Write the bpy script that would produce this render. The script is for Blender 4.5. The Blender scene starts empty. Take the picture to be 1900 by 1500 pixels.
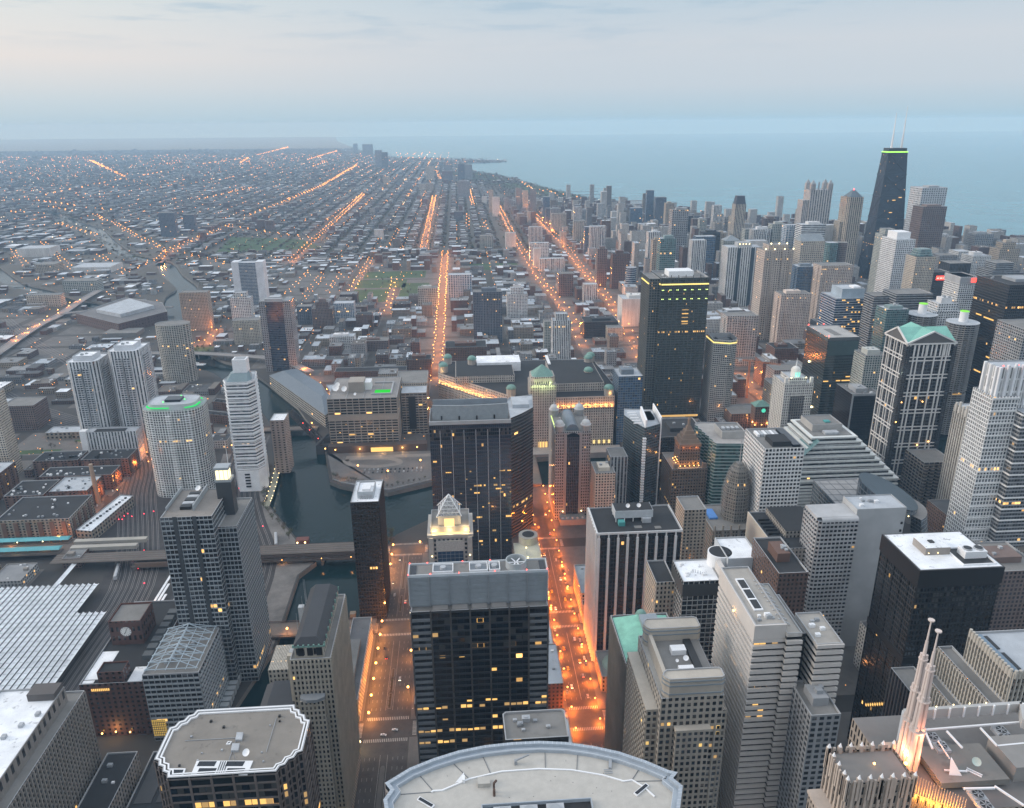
import bpy, math, random
import numpy as np
from mathutils import Vector, Matrix
from mathutils.geometry import delaunay_2d_cdt
R = math.radians
rng = random.Random(7)
scene = bpy.context.scene
C = scene.collection
# ------------------------------------------------------------------ camera
CAMZ, FPX, YAW, PIT, ROL = 423.5, 1437.735, 0.06682, 0.34801, -0.0076
def cam_axes():
 f = Vector((math.sin(YAW)*math.cos(PIT), math.cos(YAW)*math.cos(PIT), -math.sin(PIT)))
 r = Vector((math.cos(YAW), -math.sin(YAW), 0))
 u = r.cross(f)
 c, s = math.cos(ROL), math.sin(ROL)
 return r*c + u*s, u*c - r*s, f
AR, AU, AF = cam_axes()
cam = bpy.data.cameras.new('camera')
co = bpy.data.objects.new('camera', cam); C.objects.link(co)
cam.sensor_width = 36.0; cam.lens = FPX/1900*36
cam.clip_start = 1.0; cam.clip_end = 200000.0
m = Matrix((AR, AU, -AF)).transposed().to_4x4(); m.translation = (0, 0, CAMZ)
co.matrix_world = m
scene.camera = co
scene.view_settings.view_transform = 'Standard'
scene.view_settings.look = 'None'
scene.view_settings.exposure = 0.0
scene.view_settings.gamma = 1.0
scene.cycles.use_denoising = True
scene.cycles.max_bounces = 5
scene.cycles.diffuse_bounces = 2
scene.cycles.glossy_bounces = 3
scene.cycles.volume_bounces = 1
scene.cycles.sample_clamp_indirect = 4.0
scene.cycles.use_light_tree = True
def U(px, py, z=0.0):            # photograph sight line -> point of the place at height z
 d = AR*((px-950)/FPX) + AU*((750-py)/FPX) + AF
 t = (z-CAMZ)/d.z
 return (d.x*t, d.y*t)
def ray_at(px, py, n):           # the same sight line at northing n
 d = AR*((px-950)/FPX) + AU*((750-py)/FPX) + AF
 t = n/d.y
 return (d.x*t, CAMZ+d.z*t)
def px_of(x, y, z):
 d = Vector((x, y, z-CAMZ)); D = d.dot(AF)
 if D < 1: return (-9999, -9999)
 return (950+FPX*d.dot(AR)/D, 750-FPX*d.dot(AU)/D)
# ------------------------------------------------------------------ sky
def new_mat(name):
 mt = bpy.data.materials.new(name); mt.use_nodes = True
 nt = mt.node_tree; nt.nodes.clear()
 return mt, nt
def N(nt, t, **k):
 n = nt.nodes.new(t)
 for a, b in k.items():
  if a.startswith('i_'):
   key = a[2:]; key = int(key) if key.isdigit() else key.replace('_', ' ')
   n.inputs[key].default_value = b
  else: setattr(n, a, b)
 return n
def L(nt, a, b): nt.links.new(a, b)
def mathn(nt, op, a, b=None, c=None, clamp=False):
 n = nt.nodes.new('ShaderNodeMath'); n.operation = op; n.use_clamp = clamp
 for i, v in enumerate((a, b, c)):
  if v is None: continue
  if hasattr(v, 'links'): nt.links.new(v, n.inputs[i])
  else: n.inputs[i].default_value = v
 return n.outputs[0]
def mixc(nt, fac, a, b, mode='MIX'):
 n = nt.nodes.new('ShaderNodeMix'); n.data_type = 'RGBA'; n.blend_type = mode
 for sock, v in ((n.inputs[0], fac), (n.inputs[6], a), (n.inputs[7], b)):
  if hasattr(v, 'links'): nt.links.new(v, sock)
  elif sock.type == 'RGBA': sock.default_value = tuple(v)[:3]+(1,)
  else: sock.default_value = v
 return n.outputs[2]
def srgb(r, g, b):
 f = lambda c: (c/255/12.92) if c <= 10 else ((c/255+.055)/1.055)**2.4
 return (f(r), f(g), f(b), 1)
SUN_EL, SUN_AZ = R(4), R(-82)          # after sunset glow, west-north-west
world = bpy.data.worlds.new('World'); scene.world = world
world.use_nodes = True
wt = world.node_tree; wt.nodes.clear()
tc = N(wt, 'ShaderNodeTexCoord')
sep = N(wt, 'ShaderNodeSeparateXYZ'); L(wt, tc.outputs['Generated'], sep.inputs[0])
X, Y, Z = sep.outputs
elev = N(wt, 'ShaderNodeValToRGB')
L(wt, mathn(wt, 'MULTIPLY', Z, 4.0, clamp=True), elev.inputs[0])
cr = elev.color_ramp
cr.elements[0].position = 0.0; cr.elements[0].color = srgb(166, 200, 220)
cr.elements[1].position = 1.0; cr.elements[1].color = srgb(188, 200, 216)
for p, c in ((0.05, srgb(180, 205, 220)), (0.16, srgb(199, 211, 221)), (0.34, srgb(206, 214, 222)), (0.5, srgb(194, 210, 222))):
 e = cr.elements.new(p); e.color = c
# warmer and paler toward the west
wf = N(wt, 'ShaderNodeMapRange', interpolation_type='SMOOTHSTEP'); wf.inputs[1].default_value = 0.2; wf.inputs[2].default_value = -0.75
L(wt, X, wf.inputs[0])
warm = N(wt, 'ShaderNodeValToRGB'); L(wt, mathn(wt, 'MULTIPLY', Z, 4.0, clamp=True), warm.inputs[0])
wr = warm.color_ramp
wr.elements[0].position = 0; wr.elements[0].color = srgb(188, 209, 220)
wr.elements[1].position = 1; wr.elements[1].color = srgb(214, 222, 230)
for p, c in ((0.1, srgb(208, 219, 224)), (0.27, srgb(240, 231, 224)), (0.5, srgb(232, 234, 230))):
 e = wr.elements.new(p); e.color = c
base = mixc(wt, wf.outputs[0], elev.outputs[0], warm.outputs[0])
# thin broken cloud high up
mp = N(wt, 'ShaderNodeMapping'); mp.inputs['Scale'].default_value = (5.0, 5.0, 42.0)
L(wt, tc.outputs['Generated'], mp.inputs[0])
nz = N(wt, 'ShaderNodeTexNoise'); nz.inputs['Scale'].default_value = 1.3; nz.inputs['Detail'].default_value = 7; nz.inputs['Roughness'].default_value = .62
L(wt, mp.outputs[0], nz.inputs[0])
cl = N(wt, 'ShaderNodeMapRange', interpolation_type='SMOOTHSTEP'); cl.inputs[1].default_value = .49; cl.inputs[2].default_value = .68
L(wt, nz.outputs[0], cl.inputs[0])
hi = N(wt, 'ShaderNodeMapRange', interpolation_type='SMOOTHSTEP'); hi.inputs[1].default_value = .065; hi.inputs[2].default_value = .125
L(wt, Z, hi.inputs[0])
base = mixc(wt, mathn(wt, 'MULTIPLY', mathn(wt, 'MULTIPLY', cl.outputs[0], hi.outputs[0]), .55), base, srgb(164, 191, 211))
sky = N(wt, 'ShaderNodeTexSky', sky_type='NISHITA', sun_disc=False, sun_elevation=SUN_EL, sun_rotation=SUN_AZ, altitude=200, air_density=1.5, dust_density=2.0, ozone_density=2.5)
skyc = mixc(wt, 1.0, sky.outputs[0], (0.10, 0.10, 0.10, 1), 'MULTIPLY')
up = N(wt, 'ShaderNodeMapRange', interpolation_type='SMOOTHSTEP'); up.inputs[1].default_value = .14; up.inputs[2].default_value = .5
L(wt, Z, up.inputs[0])
dome = mixc(wt, 1.0, skyc, (.92, .99, 1.10, 1), 'ADD')   # bright thin overcast overhead
sth = N(wt, 'ShaderNodeMapRange', interpolation_type='SMOOTHSTEP'); sth.inputs[1].default_value = .25; sth.inputs[2].default_value = -.35; sth.inputs[3].default_value = 0; sth.inputs[4].default_value = .3
L(wt, Y, sth.inputs[0])
base = mixc(wt, sth.outputs[0], base, (.03, .045, .07, 1))      # the dusk sky is darker behind, to the south
allsky = mixc(wt, up.outputs[0], base, dome)
bg = N(wt, 'ShaderNodeBackground'); L(wt, allsky, bg.inputs[0]); bg.inputs[1].default_value = 1.0
L(wt, bg.outputs[0], N(wt, 'ShaderNodeOutputWorld').inputs[0])
sun = bpy.data.lights.new('sun', 'SUN'); sun.energy = 1.9; sun.angle = R(22); sun.color = (1.0, .89, .78)
so = bpy.data.objects.new('sun', sun); C.objects.link(so)
e_, a_ = R(20), R(-82)
so.rotation_euler = Vector((-math.sin(a_)*math.cos(e_), -math.cos(a_)*math.cos(e_), -math.sin(e_))).to_track_quat('-Z', 'Y').to_euler()
# ------------------------------------------------------------------ materials
MATS = {}
def objvar(nt, col, lo=.82, hi=1.18, scale=.02, detail=4, stretch=None):
 """real unevenness of a surface: large soft stains and finer grain"""
 tcn = N(nt, 'ShaderNodeTexCoord')
 n = N(nt, 'ShaderNodeTexNoise'); n.inputs['Scale'].default_value = scale; n.inputs['Detail'].default_value = detail; n.inputs['Roughness'].default_value = .65
 if stretch:       # rain streaks run down the wall
  mp_ = N(nt, 'ShaderNodeMapping'); mp_.inputs['Scale'].default_value = stretch; L(nt, tcn.outputs['Object'], mp_.inputs[0]); L(nt, mp_.outputs[0], n.inputs[0])
 else: L(nt, tcn.outputs['Object'], n.inputs[0])
 mr = N(nt, 'ShaderNodeMapRange'); mr.inputs[1].default_value = .25; mr.inputs[2].default_value = .75; mr.inputs[3].default_value = lo; mr.inputs[4].default_value = hi
 L(nt, n.outputs[0], mr.inputs[0])
 return mixc(nt, 1.0, col, mr.outputs[0], 'MULTIPLY')
def bsdf(nt, **k):
 b = N(nt, 'ShaderNodeBsdfPrincipled'); o = N(nt, 'ShaderNodeOutputMaterial'); L(nt, b.outputs[0], o.inputs[0])
 for a, v in k.items():
  b.inputs[a.replace('_', ' ')].default_value = v
 return b
def plain(name, col, rough=.8, lo=.8, hi=1.2, scale=.05, metal=0.0):
 if name in MATS: return MATS[name]
 mt, nt = new_mat(name); b = bsdf(nt, Roughness=rough, Metallic=metal)
 L(nt, objvar(nt, tuple(col)[:3]+(1,), lo, hi, scale), b.inputs['Base Color'])
 MATS[name] = mt; return mt
def glow(name, col, strength, sample=False):
 if name in MATS: return MATS[name]
 mt, nt = new_mat(name)
 e = N(nt, 'ShaderNodeEmission'); e.inputs[0].default_value = tuple(col)[:3]+(1,); e.inputs[1].default_value = strength
 L(nt, e.outputs[0], N(nt, 'ShaderNodeOutputMaterial').inputs[0])
 if not sample: mt.cycles.emission_sampling = 'NONE'
 MATS[name] = mt; return mt
LIT = 1.0
def facade(name, wall, glass, wu=.6, wv=.55, lit=.02, ior=1.7, rough=.14, row=.03, litc=(1.0, .56, .17), lits=1.5, tint=False, band=None, blinds=.08):
 """window wall: UV is counted in bays (u) and storeys (v)"""
 if name in MATS: return MATS[name]
 mt, nt = new_mat(name)
 uv = N(nt, 'ShaderNodeUVMap'); s = N(nt, 'ShaderNodeSeparateXYZ'); L(nt, uv.outputs[0], s.inputs[0])
 u, v = s.outputs[0], s.outputs[1]
 fu, fv = mathn(nt, 'FRACT', u), mathn(nt, 'FRACT', v)
 cu, cv = mathn(nt, 'FLOOR', u), mathn(nt, 'FLOOR', v)
 mu = mathn(nt, 'LESS_THAN', mathn(nt, 'ABSOLUTE', mathn(nt, 'SUBTRACT', fu, .5)), wu/2) if wu < 1 else 1.0
 mv = mathn(nt, 'LESS_THAN', mathn(nt, 'ABSOLUTE', mathn(nt, 'SUBTRACT', fv, .52)), wv/2) if wv < 1 else 1.0
 mask = mathn(nt, 'MULTIPLY', mu, mv)
 if band:   # every band-th storey is a solid floor
  mask = mathn(nt, 'MULTIPLY', mask, mathn(nt, 'GREATER_THAN', mathn(nt, 'FLOORED_MODULO', cv, band), .5))
 oi = N(nt, 'ShaderNodeObjectInfo')
 cmb = N(nt, 'ShaderNodeCombineXYZ'); L(nt, cu, cmb.inputs[0]); L(nt, cv, cmb.inputs[1]); L(nt, mathn(nt, 'MULTIPLY', oi.outputs['Random'], 97.0), cmb.inputs[2])
 wn = N(nt, 'ShaderNodeTexWhiteNoise', noise_dimensions='3D'); L(nt, cmb.outputs[0], wn.inputs[0])
 rs = N(nt, 'ShaderNodeSeparateColor'); L(nt, wn.outputs['Color'], rs.inputs[0])
 r1, r2, r3 = rs.outputs[0], rs.outputs[1], rs.outputs[2]
 wr_ = N(nt, 'ShaderNodeTexWhiteNoise', noise_dimensions='2D')
 cm2 = N(nt, 'ShaderNodeCombineXYZ'); L(nt, cv, cm2.inputs[0]); L(nt, mathn(nt, 'MULTIPLY', oi.outputs['Random'], 53.0), cm2.inputs[1]); L(nt, cm2.outputs[0], wr_.inputs[0])
 p = mathn(nt, 'ADD', mathn(nt, 'MULTIPLY', mathn(nt, 'LESS_THAN', wr_.outputs[0], row*.35), .3), lit*.32)
 islit = mathn(nt, 'MULTIPLY', mathn(nt, 'LESS_THAN', r1, p), mask)
 wallc = tuple(wall)[:3]+(1,)
 if tint:
  at = N(nt, 'ShaderNodeAttribute', attribute_name='tint'); wallc = at.outputs[0]
 wc = objvar(nt, objvar(nt, wallc, .82, 1.14, .03), .72, 1.16, .35, 3, (1, 1, .06))
 gc = mixc(nt, 1.0, tuple(glass)[:3]+(1,), mathn(nt, 'MULTIPLY_ADD', r2, 1.1, .45), 'MULTIPLY')
 # roller blinds pulled to a different height in some windows
 pulled = mathn(nt, 'MULTIPLY', mathn(nt, 'LESS_THAN', r3, blinds*3.2), mathn(nt, 'GREATER_THAN', fv, mathn(nt, 'MULTIPLY_ADD', r2, .55, .30)))
 gc = mixc(nt, mathn(nt, 'MULTIPLY', pulled, .38), gc, wallc if not tint else (.22, .22, .22, 1))
 b = bsdf(nt, IOR=ior)
 L(nt, mixc(nt, mask, wc, gc), b.inputs['Base Color'])
 L(nt, mathn(nt, 'MULTIPLY_ADD', mask, rough-.78, .78), b.inputs['Roughness'])
 b.inputs['Emission Color'].default_value = tuple(litc)+(1,)
 L(nt, mathn(nt, 'MULTIPLY', islit, mathn(nt, 'MULTIPLY_ADD', r3, lits*1.3, lits*.25)), b.inputs['Emission Strength'])
 mt.cycles.emission_sampling = 'NONE'
 MATS[name] = mt; return mt
def roofmat(name, col, spots=.5, tint=False):
 """flat roof: gravel grain, ponding stains and darker patches"""
 if name in MATS: return MATS[name]
 mt, nt = new_mat(name); b = bsdf(nt, Roughness=.9)
 base_ = tuple(col)[:3]+(1,)
 if tint: base_ = N(nt, 'ShaderNodeAttribute', attribute_name='tint').outputs[0]
 c = objvar(nt, base_, .8, 1.2, .07, 6)
 tcn = N(nt, 'ShaderNodeTexCoord'); n = N(nt, 'ShaderNodeTexNoise'); n.inputs['Scale'].default_value = .16; n.inputs['Detail'].default_value = 5; n.inputs['Roughness'].default_value = .7
 L(nt, tcn.outputs['Object'], n.inputs[0])
 mr = N(nt, 'ShaderNodeMapRange', interpolation_type='SMOOTHSTEP'); mr.inputs[1].default_value = .58; mr.inputs[2].default_value = .68; mr.inputs[3].default_value = 0; mr.inputs[4].default_value = spots
 L(nt, n.outputs[0], mr.inputs[0])
 c = mixc(nt, mr.outputs[0], c, mixc(nt, 1.0, base_, (.35, .35, .36, 1), 'MULTIPLY'))
 L(nt, c, b.inputs['Base Color']); MATS[name] = mt; return mt
# ------------------------------------------------------------------ mesh building
class MB:
 def __init__(s): s.v = []; s.f = []; s.uv = []; s.t = []
 def face(s, pts, uvs=None, tint=None):
  i = len(s.v); s.v += [tuple(p) for p in pts]; s.f.append(tuple(range(i, i+len(pts))))
  s.uv += list(uvs) if uvs else [(p[0], p[1]) for p in pts]
  s.t.append(tint or (1, 1, 1))
  return s
 def box(s, x0, x1, y0, y1, z0, z1, tint=None, bay=1.0, fh=1.0, bottom=False):
  return s.prism([(x0, y0), (x1, y0), (x1, y1), (x0, y1)], z0, z1, tint=tint, bay=bay, fh=fh, bottom=bottom)
 def prism(s, poly, z0, z1, top=True, tint=None, bay=1.0, fh=1.0, poly2=None, bottom=False, ttint=None):
  q = poly2 or poly; n = len(poly); ub = 0
  for i in range(n):
   a, b = poly[i], poly[(i+1) % n]; c, d = q[(i+1) % n], q[i]
   ln = math.hypot(b[0]-a[0], b[1]-a[1]); nb = max(1, round(ln/bay))
   s.face([(a[0], a[1], z0), (b[0], b[1], z0), (c[0], c[1], z1), (d[0], d[1], z1)],
                   [(ub, z0/fh), (ub+nb, z0/fh), (ub+nb, z1/fh), (ub, z1/fh)], tint)
   ub += nb+3
  if top: s.face([(p[0], p[1], z1) for p in q], None, ttint or tint)
  if bottom: s.face([(p[0], p[1], z0) for p in reversed(poly)], None, tint)
  return s
 def beam(s, a, b, w=.3, h=None):
  a, b = Vector(a), Vector(b); d = (b-a); h = h or w
  if d.length < 1e-6: return s
  d.normalize(); sd = d.cross(Vector((0, 0, 1)))
  if sd.length < 1e-3: sd = Vector((1, 0, 0))
  sd.normalize(); upv = sd.cross(d)
  P = [[p+sd*(i*w/2)+upv*(j*h/2) for i, j in ((-1, -1), (1, -1), (1, 1), (-1, 1))] for p in (a, b)]
  for k in range(4): s.face([P[0][k], P[0][(k+1) % 4], P[1][(k+1) % 4], P[1][k]])
  s.face(P[0][::-1]); s.face(P[1]); return s
 def cyl(s, x, y, z0, z1, r, n=20, r2=None, top=True, bay=1.0, fh=1.0):
  r2 = r if r2 is None else r2
  p = [(x+r*math.cos(2*math.pi*i/n), y+r*math.sin(2*math.pi*i/n)) for i in range(n)]
  p2 = [(x+r2*math.cos(2*math.pi*i/n), y+r2*math.sin(2*math.pi*i/n)) for i in range(n)]
  return s.prism(p, z0, z1, top=top and r2 > .01, poly2=p2, bay=bay, fh=fh)
 def dome(s, x, y, z, r, h, n=16, k=5):
  for j in range(k):
   a0, a1 = j/k*math.pi/2, (j+1)/k*math.pi/2
   s.cyl(x, y, z+h*math.sin(a0), z+h*math.sin(a1), r*math.cos(a0), n, max(r*math.cos(a1), .002), top=False)
  return s
 def disc(s, x, y, z, r, tilt=.9, az=-1.9, n=18):   # a shallow dish on a short post
  nrm = Vector((math.cos(az)*math.cos(tilt), math.sin(az)*math.cos(tilt), math.sin(tilt)))
  a = nrm.cross(Vector((0, 0, 1))).normalized(); b = nrm.cross(a); c = Vector((x, y, z))
  rim = [c+nrm*(r*.28)+(a*math.cos(t)+b*math.sin(t))*r for t in [2*math.pi*i/n for i in range(n)]]
  mid = [c+nrm*(r*.07)+(a*math.cos(t)+b*math.sin(t))*r*.5 for t in [2*math.pi*i/n for i in range(n)]]
  for i in range(n):
   j = (i+1) % n
   s.face([rim[i], rim[j], mid[j], mid[i]]); s.face([mid[i], mid[j], c])
  s.beam(c, c-Vector((0, 0, r*1.2)), r*.12); s.beam(c, c+nrm*r*.7, r*.06)
  return s
 def mesh(s, name, mat):
  me = bpy.data.meshes.new(name)
  me.from_pydata(s.v, [], s.f)
  uvl = me.uv_layers.new(name='UVMap')
  uvl.data.foreach_set('uv', np.array(s.uv, 'f').ravel())
  if any(t != (1, 1, 1) for t in s.t):
   at = me.attributes.new('tint', 'FLOAT_COLOR', 'FACE')
   at.data.foreach_set('color', np.array([(*t, 1) for t in s.t], 'f').ravel())
  if mat: me.materials.append(mat)
  me.update(); return me
 def build(s, name, mat, parent=None):
  if not s.f: return None
  o = bpy.data.objects.new(name, s.mesh(name, mat)); C.objects.link(o)
  if parent: o.parent = parent; o.matrix_parent_inverse = parent.matrix_world.inverted()
  return o
ALL = []
def thing(name, label, cat, loc=(0, 0, 0), group=None):
 o = bpy.data.objects.new(name, None); C.objects.link(o); o.location = loc; o.empty_display_size = 1
 o.matrix_world = Matrix.Translation(loc)
 return tag(o, label, cat, group)
def tag(o, label, cat, group=None, kind=None):
 o['label'] = label; o['category'] = cat
 if group: o['group'] = group
 if kind: o['kind'] = kind
 ALL.append(o); return o
def struct(o, kind='structure'):
 o['kind'] = kind; return o
def copy_tree(o, parent=None):
 if o.type == 'LIGHT': return None
 c = o.copy(); C.objects.link(c)
 if parent: c.parent = parent
 for ch in o.children: copy_tree(ch, c)
 return c
def sub(child, parent):           # make one part a piece of another part of the same thing
 child.parent = parent; child.matrix_parent_inverse = parent.matrix_world.inverted(); return child
def rect(x0, x1, y0, y1): return [(x0, y0), (x1, y0), (x1, y1), (x0, y1)]
def offs(poly, d):                # inset a convex-ish counter-clockwise outline by d
 n = len(poly); out = []
 for i in range(n):
  p0, p1, p2 = Vector(poly[i-1]), Vector(poly[i]), Vector(poly[(i+1) % n])
  e1 = (p1-p0).normalized(); e2 = (p2-p1).normalized()
  n1, n2 = Vector((-e1.y, e1.x)), Vector((-e2.y, e2.x))
  k = 1+n1.dot(n2); k = max(k, .35)
  out.append(tuple(p1+(n1+n2)*(d/k)))
 return out
def oval(cx, cy, a, b, n=28): return [(cx+a*math.cos(2*math.pi*i/n), cy+b*math.sin(2*math.pi*i/n)) for i in range(n)]
FOOT = []      # footprints already taken: (x0,x1,y0,y1)
def claim(poly, m=4):
 xs = [p[0] for p in poly]; ys = [p[1] for p in poly]
 FOOT.append((min(xs)-m, max(xs)+m, min(ys)-m, max(ys)+m))
def shell(root, poly, z0, z1, mat, bay, fh, roof, parapet=1.3, th=.5, name='wall', rim=None):
 """outer wall with its parapet and a roof deck inside it"""
 w = MB().prism(poly, z0, z1+parapet, top=False, bay=bay, fh=fh)
 w.build(name, mat, root)
 inn = offs(poly, th)
 p = MB(); n = len(poly)
 for i in range(n):
  a, b, c, d = poly[i], poly[(i+1) % n], inn[(i+1) % n], inn[i]
  p.face([(*a, z1+parapet), (*b, z1+parapet), (*c, z1+parapet), (*d, z1+parapet)])
  p.face([(*d, z1+parapet), (*c, z1+parapet), (*c, z1), (*d, z1)])
 p.build('parapet', rim or M_PARA, root)
 MB().face([(*q, z1) for q in inn]).build('roof', roof, root)
M_PARA = plain('parapet_stone', (.36, .37, .38))
M_STEEL = plain('grey_steel', (.30, .32, .34), .5)
M_WHITE = plain('white_paint', (.80, .81, .82), .6, .9, 1.08)
M_DARK = plain('black_metal', (.012, .013, .014), .45)
M_UNIT = plain('unit_metal', (.42, .44, .46), .55, .75, 1.15, .3)
R_GREY = roofmat('roof_gravel', (.20, .195, .185), .25)
R_PALE = roofmat('roof_pale', (.42, .45, .48), .5)
R_DARK = roofmat('roof_dark', (.026, .027, .029), .3)
R_WHITE = roofmat('roof_white', (.80, .82, .84), .8)
def roof_kit(root, x0, x1, y0, y1, z, seed, n=5, ph=True, phm=None, phh=None):
 """plant rooms and cooling units that stand on a roof"""
 r = random.Random(seed); w, d = x1-x0, y1-y0
 if ph and w > 10 and d > 10:
  pw, pd = w*r.uniform(.35, .6), d*r.uniform(.35, .55); h = phh or r.uniform(3.5, 7)
  cx, cy = x0+w*r.uniform(.4, .6), y0+d*r.uniform(.45, .6)
  pho = MB().box(cx-pw/2, cx+pw/2, cy-pd/2, cy+pd/2, z, z+h).build('penthouse', phm or M_PARA, root)
  b = MB()
  for k in range(3):
   ux = cx+r.uniform(-.35, .35)*pw; uy = cy+r.uniform(-.3, .3)*pd; q = r.uniform(.8, 1.8)
   b.box(ux-q, ux+q, uy-q, uy+q, z+h, z+h+q)
  sub(b.build('vent', M_UNIT, root), pho)
 for k in range(n):
  ux, uy = r.uniform(x0+2.5, x1-2.5), r.uniform(y0+2.5, y1-2.5); q = r.uniform(.7, 1.8)
  b = MB().box(ux-q, ux+q, uy-q*.7, uy+q*.7, z, z+q*1.2)
  b.cyl(ux, uy, z+q*1.2, z+q*1.4, q*.5, 10)
  b.build('roof_unit', r.choice((M_UNIT, M_STEEL, M_WHITE)), root)
# ================================================================== THE SETTING
def ribbon(pts, w, z=0.0, mb=None, th=0.0):
 """flat strip along a polyline; w may be a list"""
 mb = mb or MB(); n = len(pts); Lh, Rh = [], []
 for i, p in enumerate(pts):
  a = Vector(pts[max(i-1, 0)][:2]); b = Vector(pts[min(i+1, n-1)][:2]); d = (b-a).normalized()
  nn = Vector((-d.y, d.x)); hw = (w[i] if isinstance(w, (list, tuple)) else w)/2
  zz = p[2] if len(p) > 2 else z
  c = Vector(p[:2]); l, r = c+nn*hw, c-nn*hw
  Lh.append((l.x, l.y, zz)); Rh.append((r.x, r.y, zz))
 for i in range(n-1):
  mb.face([Rh[i], Rh[i+1], Lh[i+1], Lh[i]])
  if th:
   dn = lambda p: (p[0], p[1], p[2]-th)
   mb.face([dn(Rh[i]), dn(Rh[i+1]), Rh[i+1], Rh[i]]); mb.face([Lh[i], Lh[i+1], dn(Lh[i+1]), dn(Lh[i])])
   mb.face([dn(Lh[i]), dn(Lh[i+1]), dn(Rh[i+1]), dn(Rh[i])])
 return mb
def smooth(pts, k=4):
 out = []; n = len(pts)
 for i in range(n-1):
  p0, p1, p2, p3 = [Vector(pts[max(0, min(n-1, j))]) for j in (i-1, i, i+1, i+2)]
  for s in range(k):
   t = s/k
   out.append(tuple(.5*((2*p1)+(p2-p0)*t+(2*p0-5*p1+4*p2-p3)*t*t+(3*p1-p0-3*p2+p3)*t**3)))
 out.append(tuple(pts[-1])); return out
def strip_poly(pts, w):
 m_ = ribbon(pts, w); L_ = [f for f in m_.f]
 n = len(pts)
 right = [m_.v[L_[0][0]]]+[m_.v[f[1]] for f in L_]; left = [m_.v[L_[0][3]]]+[m_.v[f[2]] for f in L_]
 return [p[:2] for p in right]+[p[:2] for p in reversed(left)]
COAST = [(2400, -900), (2250, 1500), (2150, 2300), (2025, 2703), (1878, 2892), (1600, 3150), (1487, 3369), (1380, 3520), (1225, 3677), (1152, 3780), (1040, 3960), (941, 4144), (820, 4560), (721, 5013), (650, 5360), (587, 5711), (480, 6350), (389, 6981), (129, 7597), (60, 8300), (146, 9171), (522, 9344), (609, 9740), (100, 10250), (-754, 10859), (-1363, 12600), (-2473, 18559), (-3173, 22250), (-4300, 30000)]
RIV = [[(-215, 100), (-205, 400), (-183, 499), (-168, 572), (-169, 684), (-156, 707), (-177, 753), (-187, 761), (-235, 844), (-251, 949), (-264, 1013), (-254, 1017), (-284, 1095), (-330, 1195), (-400, 1310), (-340, 1310), (-263, 1179), (-230, 1100), (-196, 1016), (-171, 900), (-157, 887), (-136, 876), (-95, 861), (-50, 882), (20, 915), (92, 947), (600, 1000), (1100, 990), (1100, 915), (600, 915), (105, 869), (70, 855), (20, 825), (-42, 790), (-78, 757), (-97, 700), (-101, 611), (-110, 560), (-130, 480), (-142, 400), (-150, 100)]]
NBR = [(-360, 1290), (-430, 1395), (-490, 1450), (-575, 1580), (-612, 1660), (-660, 1800), (-700, 1920), (-745, 2080), (-755, 2190), (-862, 2390), (-977, 2632), (-1150, 2800), (-1300, 3050), (-1465, 3350), (-1600, 3600), (-1780, 3830), (-2100, 4300)]
RIV.append(strip_poly(smooth(NBR, 3), 56))
RIV.append(strip_poly(smooth([(-680, 1850), (-860, 1950), (-1026, 2061), (-1134, 2181), (-1276, 2302), (-1500, 2600)], 3), 46))
def in_poly(x, y, poly):
 c = False; n = len(poly); j = n-1
 for i in range(n):
  xi, yi = poly[i]; xj, yj = poly[j]
  if (yi > y) != (yj > y) and x < (xj-xi)*(y-yi)/(yj-yi)+xi: c = not c
  j = i
 return c
BBS = [(min(p[0] for p in q)-12, max(p[0] for p in q)+12, min(p[1] for p in q)-12, max(p[1] for p in q)+12) for q in RIV]
def in_river(x, y, m=0):
 for q, b in zip(RIV, BBS):
  if b[0] < x < b[1] and b[2] < y < b[3]:
   if in_poly(x, y, q): return True
   if m and any(in_poly(x+dx, y+dy, q) for dx, dy in ((m, 0), (-m, 0), (0, m), (0, -m))): return True
 return False
def coast_x(y):
 for (x0, y0), (x1, y1) in zip(COAST, COAST[1:]):
  if min(y0, y1) <= y <= max(y0, y1) and y1 != y0: return x0+(x1-x0)*(y-y0)/(y1-y0)
 return -6500
land_poly = COAST+[(-24000, 30000), (-24000, -900)]
pts, edges = [], []
for poly in [land_poly]+RIV:
 k = len(pts); pts += [Vector(p) for p in poly]; edges += [(k+i, k+(i+1) % len(poly)) for i in range(len(poly))]
vs, es, fs = delaunay_2d_cdt(pts, edges, [], 0, 1e-4)[:3]
keep = []
for f in fs:
 cx = sum(vs[i].x for i in f)/len(f); cy = sum(vs[i].y for i in f)/len(f)
 if in_poly(cx, cy, land_poly) and not any(in_poly(cx, cy, q) for q in RIV): keep.append(f)
cnt = {}
for f in keep:
 for i in range(len(f)):
  e = (f[i], f[(i+1) % len(f)]); cnt.setdefault(tuple(sorted(e)), []).append(e)
lm, wm = MB(), MB()
for f in keep: lm.face([(vs[i].x, vs[i].y, 0) for i in f])
for e in cnt.values():
 if len(e) == 1:
  a, b = vs[e[0][0]], vs[e[0][1]]
  wm.face([(a.x, a.y, -9), (b.x, b.y, -9), (b.x, b.y, 0), (a.x, a.y, 0)])
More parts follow.
